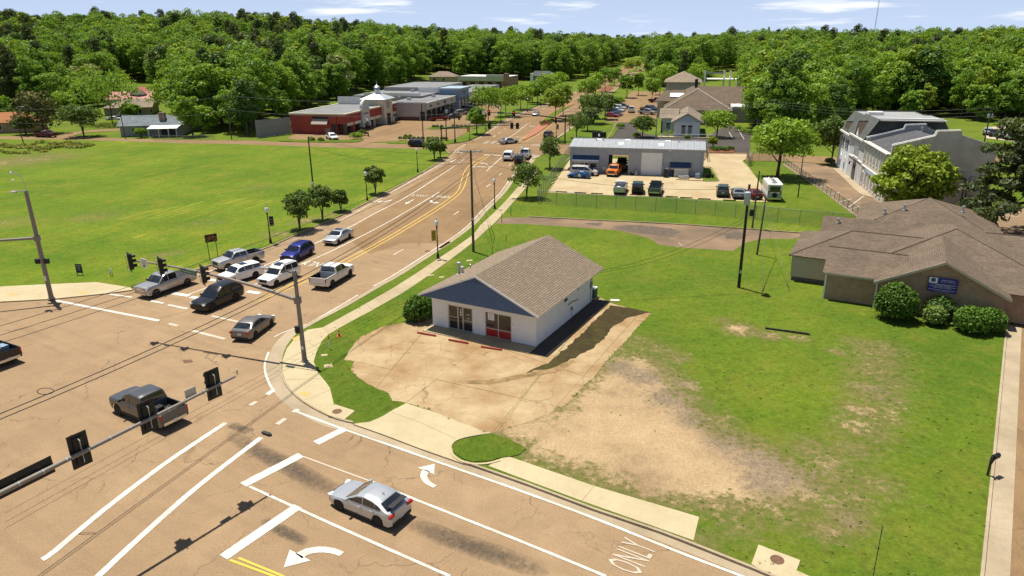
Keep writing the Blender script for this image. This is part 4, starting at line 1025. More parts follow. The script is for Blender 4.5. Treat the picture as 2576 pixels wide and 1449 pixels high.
for (xa, ya), (xb, yb), lab in (((-.18, -2.1), (1.6, -1.95), 'red wheel stop nearest the round bush'), ((3.04, -2.15), (4.85, -2.0), 'red wheel stop in the middle of the three before the white building'), ((6.18, -2.12), (8.0, -1.9), 'red wheel stop in front of the red window panels')):
 a, b = on_main(xa, ya), on_main(xb, yb); w = thing('wheel_stop', lab, 'wheel stop', (a + b) / 2, math.atan2(b.y - a.y, b.x - a.x), 'red wheel stops before the white building')
 ln = (b - a).length
 mb = MB(); mb.add([(x, y, z) for x in (-ln / 2, ln / 2) for y, z in ((-.09, .01), (-.055, .15), (.055, .15), (.09, .01))], [(0, 1, 5, 4), (1, 2, 6, 5), (2, 3, 7, 6), (3, 0, 4, 7), (3, 2, 1, 0), (4, 5, 6, 7)]); mb.build('concrete_bar', M_REDC, w)
 for s_ in (-1, 1): MB().lathe([(.025, .14), (.025, .162), (.01, .165)], (s_ * ln * .36, 0, 0), 8).build('anchor_pin', M_IRON, w)
p = on_main(9.75, 12.95); ac = thing('air_conditioner', 'grey air conditioning condenser at the back corner of the white building', 'air conditioner', p, -0.49)
MB().box((0, 0, .05), (1.05, 1.05, .1)).build('pad', M_CONC, ac)
MB().box((0, 0, .56), (.86, .86, .88)).build('casing', mat('condenser_dark', (0.06, 0.065, 0.07), 0.6, noise=.2, nscale=20), ac)
MB().box((0, 0, 1.03), (.92, .92, .07)).build('top_cover', mat('condenser_top', (0.55, 0.55, 0.53), 0.5), ac)
MB().lathe([(.34, 0), (.34, .03), (.30, .04), (.05, .05)], (0, 0, 1.06), 16).build('fan_grille', M_GREYP, ac)
p = on_main(-1.35, -.2); rp_ = thing('bollard', 'short red post beside the round bush', 'bollard', p)
MB().lathe([(.075, 0), (.075, .92), (.06, .97), (.01, .99)], (0, 0, 0), 12).build('post', M_REDC, rp_, smooth=40)
MB().lathe([(.14, 0), (.13, .03), (.08, .035)], (0, 0, 0), 12).build('collar', M_CONC, rp_)
# ---------------------------------------------------------- brick office with the blue sign
def brick_office():
 B = thing('brick_office', 'low brown brick office with many roof slopes and a blue sign', 'building', (33.65, 61.3, LZ), -0.4939)
 M_SID = mat('cream_siding', (0.50, 0.43, 0.32), 0.8, noise=.1, nscale=2)
 m = M_SH_BROWN; OH = .35
 def wall(a, b, mt, z=2.7, name='wall', z0=0.0):
  (x0, y0), (x1, y1) = a, b; ln = math.hypot(x1 - x0, y1 - y0)
  MB().box(((x0 + x1) / 2, (y0 + y1) / 2, (z + z0) / 2), (ln, .22, z - z0), math.atan2(y1 - y0, x1 - x0)).build(name, mt, B)
 G0, G1, GP = 0.0, 9.9, 5.25
 # front gable wall
 MB().slab([(G0, 0, 0), (G1, 0, 0), (G1, 0, 2.6), ((G0 + G1) / 2, 0, GP - .15), (G0, 0, 2.6)], .22).build('gable_wall', M_BRICK, B)
 wall((G0 + .11, .24), (G0 + .11, 7), M_BRICK); wall((G1 - .11, .24), (G1 - .11, 8), M_BRICK)
 for x0, x1, s_ in ((G0 - OH, (G0 + G1) / 2, 1), (G1 + OH, (G0 + G1) / 2, -1)):
  roof_plane('roof_slope', [(x0, -.45, 2.62), (x1, -.45, GP), (x1, 9.5, GP), (x0, 9.5, 2.62)], m, B)
  MB().slab([(x0, -.47, 2.36), (x0, -.47, 2.62), (x1, -.47, GP), (x1, -.47, GP - .24)], .05).build('rake_board', M_SID, B)
 # left wing of brick, right wing
 wall((-4.4, .62), (-.02, .62), M_BRICK); wall((-4.29, .75), (-4.29, 5.5), M_BRICK)
 MB().box((-4.43, .55, 1.35), (.14, .14, 2.7)).build('corner_trim', M_TRIMW, B); MB().box((-.04, -.06, 1.3), (.12, .12, 2.6)).build('corner_trim', M_TRIMW, B)
 roof_plane('roof_slope', [(-4.75, .18, 2.72), (2.2, .18, 2.72), (2.2, 4.35, 4.15), (-4.75, 4.35, 4.15)], m, B)
 roof_plane('roof_slope', [(8.2, .9, 2.72), (12.7, .9, 2.72), (12.7, 4.6, 4.05), (8.2, 4.6, 4.05)], m, B)
 MB().box((-1.3, .18, 2.60), (6.8, .05, .2)).build('fascia', M_SID, B)
 MB().slab([(-4.4, .7, 2.6), (-4.4, 4.3, 2.6), (-4.4, 4.3, 4.05)], .1).build('gable_end', M_SID, B)
 wall((10.0, 1.5), (12.4, 1.5), M_BRICK); wall((12.4, 1.6), (12.4, 8), M_BRICK)
 # cream wing, hipped
 wall((-8.0, 4.9), (-4.5, 4.9), M_SID, 2.7, 'siding_wall', .42); wall((-8.0, 5.0), (-8.0, 14), M_SID, 2.7, 'siding_wall', .42)
 MB().box((-6.2, 4.86, .2), (3.5, .16, .42)).build('plinth', mat('plinth_dark', (0.10, 0.095, 0.09)), B)
 for k in range(16): MB().box((-6.25, 4.775, .5 + k * .138), (3.45, .02, .112)).build('siding_board', M_SID, B)
 for f in (((-8.4, 4.55, 2.72), (4, 4.55, 2.72), (4, 9.9, 4.62), (-3.05, 9.9, 4.62)), ((-8.4, 15.2, 2.72), (-8.4, 4.55, 2.72), (-3.05, 9.9, 4.62)), ((4, 15.2, 2.72), (-8.4, 15.2, 2.72), (-3.05, 9.9, 4.62), (4, 9.9, 4.62))):
  roof_plane('roof_slope', f, m, B)
 # tall hip in the middle
 for f in (((-.6, 4.6, 3.3), (13.4, 4.6, 3.3), (6.2, 11.5, 5.55)), ((13.4, 4.6, 3.3), (13.4, 19, 3.3), (6.2, 14, 5.55), (6.2, 11.5, 5.55)), ((-.6, 19, 3.3), (-.6, 4.6, 3.3), (6.2, 11.5, 5.55), (6.2, 14, 5.55)), ((13.4, 19, 3.3), (-.6, 19, 3.3), (6.2, 14, 5.55))):
  roof_plane('roof_slope', f, m, B)
 # long wing to the right, back strip, rear hip
 roof_plane('roof_slope', [(9, 9.2, 2.8), (32, 9.2, 2.8), (32, 14.6, 4.75), (9, 14.6, 4.75)], m, B); roof_plane('roof_slope', [(32, 20, 2.8), (9, 20, 2.8), (9, 14.6, 4.75), (32, 14.6, 4.75)], m, B)
 wall((13, 9.6), (31.6, 9.6), M_BRICK); wall((31.6, 9.7), (31.6, 19.6), M_BRICK)
 roof_plane('roof_slope', [(-6.4, 13.0, 3.5), (8, 13.0, 3.5), (8, 15.4, 4.75), (-6.4, 15.4, 4.75)], m, B); roof_plane('roof_slope', [(8, 19, 3.0), (-6.4, 19, 3.0), (-6.4, 15.4, 4.75), (8, 15.4, 4.75)], m, B)
 MB().slab([(-6.2, 13.2, 2.4), (-6.2, 18.6, 2.4), (-6.2, 15.4, 4.65)], .1).build('gable_end', M_SID, B)
 hip_roof(B, -3.4, 11.6, 18.5, 33, 2.8, 5.7, m, 'y')
 wall((-3, 19), (-3, 32.5), M_BRICK); wall((-3, 32.6), (11.2, 32.6), M_BRICK); wall((11.2, 19), (11.2, 32.5), M_BRICK)
 for x, y, z, h in ((-4.8, 14.5, 4.3, .35), (1.6, 23, 4.6, .55), (-.4, 22.4, 4.2, .4), (7.4, 23.4, 4.9, .55), (17.8, 13.2, 4.25, .5)): vent_pipe(B, x, y, z, h, .12)
 for a, b in (((4.95, -.45, 5.27), (4.95, 9.4, 5.27)), ((-8.4, 4.55, 2.74), (-3.05, 9.9, 4.65)), ((-3.05, 9.9, 4.65), (4, 9.9, 4.65)), ((-4.75, 4.35, 4.18), (2.2, 4.35, 4.18)), ((13.4, 4.6, 3.33), (6.2, 11.5, 5.58)), ((-.6, 4.6, 3.33), (6.2, 11.5, 5.58)), ((9, 14.6, 4.78), (32, 14.6, 4.78)), ((-3.4, 18.5, 2.83), (4.1, 26, 5.73)), ((11.6, 18.5, 2.83), (4.1, 26, 5.73))): MB().tube([a, b], .055, 5).build('ridge_cap', mat('ridge_dark', (0.135, 0.103, 0.076), .95), B)
 s = MB().box((5.05, -.26, 3.05), (2.25, .05, 1.32)).build('sign_board', mat('sign_blue', (0.035, 0.028, 0.20), 0.5), B)
 MB().box((4.28, -.295, 3.44), (.66, .012, .5)).build('sign_emblem_field', M_TRIMW, s)
 MB().lathe([(.19, 0), (.19, .006), (.13, .008)], (4.28, -.303, 3.46), 16, 'Y').build('sign_emblem', mat('emblem_navy', (0.05, 0.09, 0.16)), s)
 for z in (3.12, 2.93, 2.62): MB().box((5.05, -.292, z), (2.0, .008, .022)).build('sign_rule', M_TRIMW, s)
 for tx, z, x, sz in (('FAMILY CENTER', 3.52, 5.4, .13), ('COUNSELING AND WELLNESS', 3.38, 5.4, .085), ('COMMUNITY SERVICES', 3.04, 5.05, .11), ('OPEN MONDAY TO FRIDAY', 2.80, 5.05, .11), ('CALL FOR AN APPOINTMENT', 2.50, 5.05, .09)):
  text_mesh(tx, sz, 'sign_lettering', s, M_TRIMW, (x, -.295, z), (math.pi / 2, 0, 0), .002)
 for x in (3.6, 6.75): MB().box((x, -.3, 3.55), (.12, .22, .10), 0, None).build('sign_lamp', M_GREYP, B)
 text_mesh('657', .26, 'house_number', B, M_BLACKP, (9.2, -.235, 1.6), (math.pi / 2, 0, 0), .004)
 return B
brick_office()
p = D(2061, 712, LZ); gm = thing('gas_meter', 'grey gas meter against the cream siding of the brick office', 'gas meter', p)
for s_ in (-.18, .18): MB().tube([(s_, 0, 0), (s_, 0, .75), (s_ * .4, 0, .95)], .035, 6).build('pipe', M_STEEL, gm)
MB().box((0, 0, 1.02), (.32, .22, .3)).build('meter_body', M_STEEL, gm); MB().lathe([(.12, 0), (.12, .12), (.04, .14)], (0, -.15, .98), 10, 'Y').build('dial', M_TRIMW, gm)
# ---------------------------------------------------------- metal garage
def ribbed(name, col, freq=3.3, axis='X', strength=0.5, rough=0.5, metal=0.35):
 m = bpy.data.materials.new(name); MATS[name] = m; nt, N, L, b = nodes_of(m)
 t = N.new('ShaderNodeTexCoord').outputs['Object']
 w = N.new('ShaderNodeTexWave'); w.wave_type = 'BANDS'; w.bands_direction = axis; w.inputs['Scale'].default_value = freq; w.wave_profile = 'TRI'
 L.new(t, w.inputs['Vector'])
 n = node_noise(N, L, t, 0.8, 5, 0.7)
 c = node_mix(N, L, 1.0, col, node_ramp(N, L, n, [(0.3, (0.82, 0.82, 0.84)), (0.7, (1.06, 1.06, 1.06))]), 'MULTIPLY')
 c = node_mix(N, L, 0.35, c, node_ramp(N, L, w.outputs['Fac'], [(0.0, (0.72, 0.72, 0.74)), (0.35, (1.05, 1.05, 1.05))]), 'MULTIPLY')
 L.new(c, b.inputs['Base Color']); b.inputs['Roughness'].default_value = rough; b.inputs['Metallic'].default_value = metal
 bp = N.new('ShaderNodeBump'); bp.inputs['Strength'].default_value = strength; bp.inputs['Distance'].default_value = 0.04
 L.new(w.outputs['Fac'], bp.inputs['Height']); L.new(bp.outputs[0], b.inputs['Normal']); return m
M_MWALL = ribbed('metal_wall', (0.33, 0.355, 0.40), 1.1, 'X', .4, .55, .1); M_MROOF = ribbed('metal_roof', (0.40, 0.415, 0.43), 0.55, 'X', .5, .45, .35)
def garage():
 B = thing('metal_garage', 'grey metal garage with open bay and white roll door', 'building', (11.0, 132.0, LZ), GRID)
 W, L, H_, RZ = 24.1, 10.4, 4.85, 5.65
 fw = MB()
 for x0, x1, z0, z1 in ((0, 7.15, 0, H_), (7.15, 10.75, 3.5, H_), (10.75, 13.05, 0, H_), (13.05, 16.85, 4.05, H_), (16.85, W, 0, H_)): fw.box(((x0 + x1) / 2, .06, (z0 + z1) / 2), (x1 - x0, .12, z1 - z0))
 fw.build('front_wall', M_MWALL, B)
 bw = MB()
 for x0, x1, z0, z1 in ((0, 6.9, 0, H_), (6.9, 11.2, 3.7, H_), (11.2, W, 0, H_)): bw.box(((x0 + x1) / 2, L - .06, (z0 + z1) / 2), (x1 - x0, .12, z1 - z0))
 bw.build('rear_wall', M_MWALL, B)
 for x in (.06, W - .06): MB().slab([(x, .13, 0), (x, L - .13, 0), (x, L - .13, H_), (x, L / 2, RZ - .12), (x, .13, H_)], .1).build('end_wall', ribbed('metal_end_wall', (0.33, 0.355, 0.40), 1.1, 'Y', .4, .55, .1) if 'metal_end_wall' not in MATS else MATS['metal_end_wall'], B)
 for y0, y1 in ((-.3, L / 2), (L + .3, L / 2)):
  n = 24
  for k in range(n):
   xa, xb = -.2 + k * (W + .4) / n, -.2 + (k + 1) * (W + .4) / n - .02
   MB().slab([(xa, y0, H_ + .02), (xb, y0, H_ + .02), (xb, y1, RZ), (xa, y1, RZ)][::(1 if y0 < y1 else -1)], .05).build('roof_panel', M_MROOF, B)
 MB().tube([(-.2, L / 2, RZ + .03), (W + .2, L / 2, RZ + .03)], .1, 6).build('ridge_cap', M_MROOF, B)
 M_SKY = mat('skylight', (0.82, 0.84, 0.84), 0.4)
 for x in (8.6, 15.9): MB().slab([(x, 1.1, 5.06), (x + .95, 1.1, 5.06), (x + .95, 3.2, 5.38), (x, 3.2, 5.38)], .03).build('skylight', M_SKY, B)
 for x in (4.2, 9.6, 17.0): MB().slab([(x, 4.6, 5.60), (x + 1.0, 4.6, 5.60), (x + 1.0, 5.1, 5.675), (x, 5.1, 5.675)], .03).build('skylight', M_SKY, B)
 for x in (4.3, 5.6, 19.5): vent_pipe(B, x, 4.2, 5.5, .35, .1)
 MB().box((W / 2, -.32, H_ - .06), (W + .3, .12, .14)).build('gutter', M_STEEL, B)
 for x in (.5, 16.95, 23.6): MB().box((x, -.06, H_ / 2), (.12, .1, H_ - .1)).build('downspout', M_MWALL, B)
 for k in range(9): MB().box((14.95, .10, .24 + k * .448), (3.76, .05, .44)).build('roll_door_slat', mat('roll_door_white', (0.74, 0.75, 0.77), 0.6, noise=.08, nscale=1), B)
 for x0, x1, zt, dep in ((.55, 5.45, 2.75, 1.0), (18.2, 21.9, 2.0, .9)):
  a = MB().slab([(x0, -dep, zt - .35), (x1, -dep, zt - .35), (x1, -.02, zt + .55), (x0, -.02, zt + .55)], .04).build('awning', mat('awning_navy', (0.03, 0.06, 0.14), 0.6, noise=.3, nscale=8), B)
  n = int((x1 - x0) / .35)
  for k in range(n): MB().box((x0 + (k + .5) * (x1 - x0) / n, -dep - .01, zt - .52), ((x1 - x0) / n - .03, .04, .34)).build('valance', mat('awning_tan', (0.42, 0.33, 0.27), 0.7, noise=.3, nscale=3), a)
 framed_window(B, 4.4, -.01, 1.0, 1.9, 1.2, '-y'); framed_window(B, 1.5, -.01, 1.0, 1.9, 1.0, '-y', mat('blind_cream', (0.55, 0.5, 0.42)))
 d = MB().box((3.0, -.02, 1.05), (.95, .06, 2.1)).build('door', M_TRIMW, B); MB().box((3.05, -.06, 1.5), (.5, .02, .9)).build('pane', M_GLASS, d)
 sg = MB().box((6.6, -.03, .95), (.95, .03, .42)).build('sign_board', M_TRIMW, B); text_mesh('OFFICE', .2, 'lettering', sg, M_GREYP, (6.6, -.05, .95), (math.pi / 2, 0, 0), .002)
 MB().box((20.3, -.75, .75), (2.5, .8, 1.4)).build('store_cupboard', mat('cupboard_grey', (0.40, 0.42, 0.43), .7), B)
 MB().slab([(-1.4, 2, 1.5), (-.02, 2, 2.7), (-.02, 6, 2.7), (-1.4, 6, 1.5)], .05).build('lean_to_roof', M_MROOF, B)
 MB().box((18.1, -.3, 4.6), (.2, .2, .2)).build('wall_lamp', M_TRIMW, B)
 return B
GAR = garage()
def on_gar(x, y, z=0.0):
 c, s = math.cos(GRID), math.sin(GRID); return Vector((11.0 + x * c - y * s, 132.0 + x * s + y * c, LZ + z))
# ---------------------------------------------------------- three-part pale building with the mansard
def mansard_building():
 B = thing('mansard_building', 'pale two-storey building with slate mansard roof and grey gable wall', 'building', (63.0, 136.8, LZ), math.radians(-13.1))
 # local: -y runs along the facade towards us, +x to the right (back of the building); facade on x=0
 M_CLAP = mat('white_clapboard', (0.72, 0.75, 0.80), 0.7); M_PG = mat('pale_grey_render', (0.55, 0.55, 0.56), 0.8, noise=.12, nscale=1)
 M_CRM = mat('cream_render', (0.62, 0.56, 0.46), 0.8, noise=.12, nscale=1); M_GW = mat('grey_gable_render', (0.64, 0.575, 0.48), 0.85, noise=.22, nscale=.6, bump=.2, bscale=30)
 M_BLD = mat('door_blue', (0.16, 0.30, 0.55), 0.5)
 Dp = 13.4; M_FLATG = mat('deck_grey', (0.30, 0.30, 0.30), .8, noise=.2, nscale=.5)
 def block(y0, y1, z, m, name): MB().box((Dp / 2, (y0 + y1) / 2, z / 2), (Dp, y0 - y1 - .006, z)).build(name, m, B)
 block(0, -9.3, 7.15, M_CLAP, 'clapboard_block'); block(-9.3, -19.2, 7.5, M_PG, 'grey_block'); block(-19.2, -34.4, 7.5, M_CRM, 'cream_block')
 for k in range(46): MB().box((-.015, -4.65, .1 + k * .152), (.04, 9.2, .13)).build('clapboard', M_CLAP, B)
 # mansard over the first two
 for y0, y1, z0, zt in ((.35, -9.3, 7.15, 10.6), (-9.3, -19.3, 7.5, 10.9)):
  x0, i = -.35, 2.0
  roof_plane('mansard_slope', [(x0, y0, z0), (x0, y1, z0), (x0 + i, y1, zt), (x0 + i, y0 - (1.4 if y0 > 0 else 0), zt)], M_SH_GREY, B)
  roof_plane('roof_deck', [(x0 + i, y0 - 1, zt - .12), (x0 + i, y1, zt - .12), (Dp - 1.5, y1, zt - .12), (Dp - 1.5, y0 - 1, zt - .12)], M_FLATG, B)
  MB().box((x0 + .02, (y0 + y1) / 2, z0 - .1), (.35, y0 - y1 - .02, .3)).build('cornice', M_TRIMW, B)
 roof_plane('mansard_slope', [(-.35, .35, 7.15), (1.65, -1.05, 10.6), (Dp - 1.5, -1.05, 10.6), (Dp + .3, .35, 7.15)], M_SH_GREY, B)
 roof_plane('mansard_slope', [(-.35, -19.3, 7.5), (Dp + .3, -19.3, 7.5), (Dp - 2.0, -17.6, 10.9), (1.65, -17.6, 10.9)], M_SH_GREY, B)
 roof_plane('mansard_slope', [(Dp + .3, .35, 7.15), (Dp + .3, -19.3, 7.3), (Dp - 1.7, -17.6, 10.7), (Dp - 1.6, -1.05, 10.6)], M_SH_GREY, B)
 MB().box((6.6, -17.9, 10.75), (9.8, .5, .5)).build('roof_edge', M_TRIMW, B); MB().box((3.0, -10.2, 11.05), (2.4, 1.6, .5)).build('roof_hatch', M_TRIMW, B)
 MB().box((9.0, -18.55, 9.5), (.9, .4, .6)).build('roof_vent', mat('vent_cream', (0.6, 0.52, 0.38)), B)
 # dormers
 for y, m_ in ((-5.3, M_TRIMW), (-14.2, M_TRIMW)):
  w = 1.5 if y > -8 else 2.6; hgt_ = 1.6 if y > -8 else 2.5
  dz = 7.45 if y > -8 else 7.6
  d = MB(); d.slab([(-.25, y + w / 2, dz), (-.25, y - w / 2, dz), (-.25, y, dz + hgt_)], .12); dd = d.build('dormer', m_, B)
  roof_plane('dormer_roof', [(-.4, y - w / 2 - .12, dz), (-.4, y, dz + hgt_ + .1), (1.5, y, dz + hgt_ + .1), (1.2, y - w / 2 - .12, dz)], M_SH_BROWN, dd); roof_plane('dormer_roof', [(-.4, y + w / 2 + .12, dz), (1.2, y + w / 2 + .12, dz), (1.5, y, dz + hgt_ + .1), (-.4, y, dz + hgt_ + .1)], M_SH_GREY, dd)
 # gabled third part: parapets front and middle, slate between
 ZP = 8.85
 def para(y, m, name, th=.35, dz=0.0):
  pts = [(-.05, 0), (Dp + .05, 0), (Dp + .05, ZP + .1 + dz), (8.7, 10.5 + dz), (8.5, 11.15 + dz), (5.5, 11.0 + dz), (5.3, 10.35 + dz), (-.05, ZP + dz)]
  o = MB().slab([(x, y, z) for x, z in pts], -th).build(name, m, B)
  cp = MB(); top = pts[2:]
  for (xa, za), (xb, zb) in zip(top, top[1:]):
   cp.slab([(xa, y - .05, za + .05), (xb, y - .05, zb + .05), (xb, y + th + .02, zb + .05), (xa, y + th + .02, za + .05)], .05)
  cp.build('coping', mat('coping_grey', (0.5, 0.5, 0.5), .7), o); return o
 gw = para(-34.75, M_GW, 'gable_wall'); para(-19.75, mat('grey_parapet', (0.30, 0.31, 0.32), .85), 'parapet_wall', .35, -.85)
 for s_ in ((-.3, 7.3, 7.0, 9.45), (Dp + .2, 7.5, 7.0, 9.45)):
  roof_plane('roof_slope', [(s_[0], -19.75, s_[1]), (s_[0], -34.35, s_[1]), (s_[2], -34.35, s_[3]), (s_[2], -19.75, s_[3])], M_SH_SLATE, B)
 MB().box((-.3, -27, 7.45), (.25, 14.6, .2)).build('gutter', M_TRIMW, B)
 vent_pipe(B, 7.6, -21, 9.3, .6, .13)
 # openings on the facade (x=0 face)
 def fwin(y, z0, z1, w, bars=1, arch=False, fm=None):
  f = framed_window(B, -.05, y, z0, z1, w, '-x', mat('pale_glass', (0.20, 0.26, 0.32), 0.15), fm or M_TRIMW, .08, bars)
  if arch: MB().lathe([(w / 2 + .06, 0), (w / 2 + .06, .09), (w / 2 - .05, .09)], (-.10, y, z1), 14, 'X').build('arch_head', M_TRIMW, f)
  return f
 M_SHUT = mat('shutter_dark', (0.06, 0.05, 0.07), .6)
 for y in (-3.0, -6.6):
  fwin(y, 4.2, 5.9, 1.0);
  for s_ in (-1, 1): MB().box((-.08, y + s_ * .85, 5.05), (.08, .5, 1.9)).build('shutter', M_SHUT, B)
  fwin(y, .5, 2.4, 1.1, 1, True)
 for k in (-1, 0, 1): fwin(-14.2 + k * 1.15, 4.1, 6.1, .85, 1, True)
 MB().box((-.08, -14.2, 4.0), (.2, 3.9, .14)).build('sill', M_TRIMW, B)
 dr = MB().box((-.04, -14.3, 1.4), (.12, 1.9, 2.8)).build('door', mat('door_dark', (0.10, 0.085, 0.07)), B); MB().lathe([(.95, 0), (.95, .12), (.9, .12)], (-.1, -14.3, 2.8), 18, 'X').build('arch_head', MATS['door_dark'], dr)  # dark brown door leaf and arch head
 MB().box((-.06, -14.25, 3.75), (.16, 9.8, .14)).build('string_course', M_TRIMW, B); MB().box((-.06, -26.9, 3.55), (.16, 14.9, .16)).build('string_course', M_TRIMW, B)
 for y in (-12.4, -16.2):
  l = MB().box((-.3, y, 2.9), (.5, .1, .1)).build('wall_lamp', M_BLACKP, B); MB().box((-.45, y, 2.6), (.2, .2, .4)).build('lantern', M_BLACKP, l)
 for k in range(7):
  fwin(-20.7 - k * 1.95, 4.5, 6.9, .7); fwin(-20.9 - k * 1.95, .7, 2.6, .7)
 sb = MB().box((-.10, -25.6, 3.15), (.08, 7.2, .62)).build('sign_board', mat('sign_slate', (0.26, 0.31, 0.40)), B)
 text_mesh('PROFESSIONAL BUILDING', .42, 'lettering', sb, M_TRIMW, (-.145, -25.6, 3.15), (math.pi / 2, 0, -math.pi / 2), .004)
 # doors and iron stair on the gable wall
 for x in (6.6, 8.4):
  MB().box((x, -34.80, 5.75), (.98, .10, 2.15)).build('door', M_BLD, B)
 lamp = MB().box((12.0, -34.85, 6.6), (.55, .2, .2)).build('wall_lamp', M_GREYP, B)
 M_STN = mat('wall_streak', (0.30, 0.25, 0.20), .9);
 st = MB(); st.box((7.6, -35.6, 4.55), (4.6, 1.5, .14)); iron = mat('stair_iron', (0.025, 0.022, 0.022), .6)
 S_ = thing('iron_staircase', 'black iron outside staircase on the grey gable wall', 'staircase', tuple(B.location), B.rotation_euler[2])
 MB().box((7.6, -35.6, 4.55), (4.6, 1.5, .14)).build('landing', iron, S_); MB().box((11.1, -35.7, 3.9), (2.0, 1.6, .14)).build('landing', mat('stair_tread', (0.35, 0.28, 0.22)), S_)
 for k in range(7): MB().box((9.7 - k * .02 - k * .28 + 0.3, -36.6, 3.8 - k * .2), (.3, .9, .05)).build('tread', MATS['stair_tread'], S_)
 for k in range(7): MB().box((11.6, -37.3 - k * .3, 1.3 - k * .2), (1.5, .3, .05)).build('tread', MATS['stair_tread'], S_)
 for x, y, z in ((5.4, -36.3, 4.55), (9.8, -36.3, 4.55), (10.2, -36.4, 3.9), (12.0, -36.4, 3.9)): MB().box((x, y, z / 2), (.14, .14, z)).build('post', iron, S_)
 MB().box((11.2, -36.6, 1.35), (2.2, 1.2, .12)).build('landing', iron, S_)
 def rail(a, b, h=1.0):
  a, b = Vector(a), Vector(b); q = MB(); q.tube([a + Vector((0, 0, h)), b + Vector((0, 0, h))], .035, 5)
  n = max(2, int((b - a).length / .3))
  for k in range(n + 1):
   p_ = a + (b - a) * k / n; q.tube([p_, p_ + Vector((0, 0, h))], .014, 4)
  q.build('railing', iron, S_)
 rail((5.3, -36.33, 4.62), (9.8, -36.33, 4.62)); rail((10.2, -36.5, 3.97), (12.1, -36.5, 3.97)); rail((12.1, -36.5, 3.97), (12.1, -35, 3.97)); rail((8.1, -36.95, 2.7), (10.2, -36.95, 3.97)); rail((10.2, -37.1, 1.4), (12.3, -37.1, 1.4)); rail((10.85, -37.3, 1.3), (10.85, -39.2, .1)); rail((12.35, -37.3, 1.3), (12.35, -39.2, .1))
 return B
mansard_building()
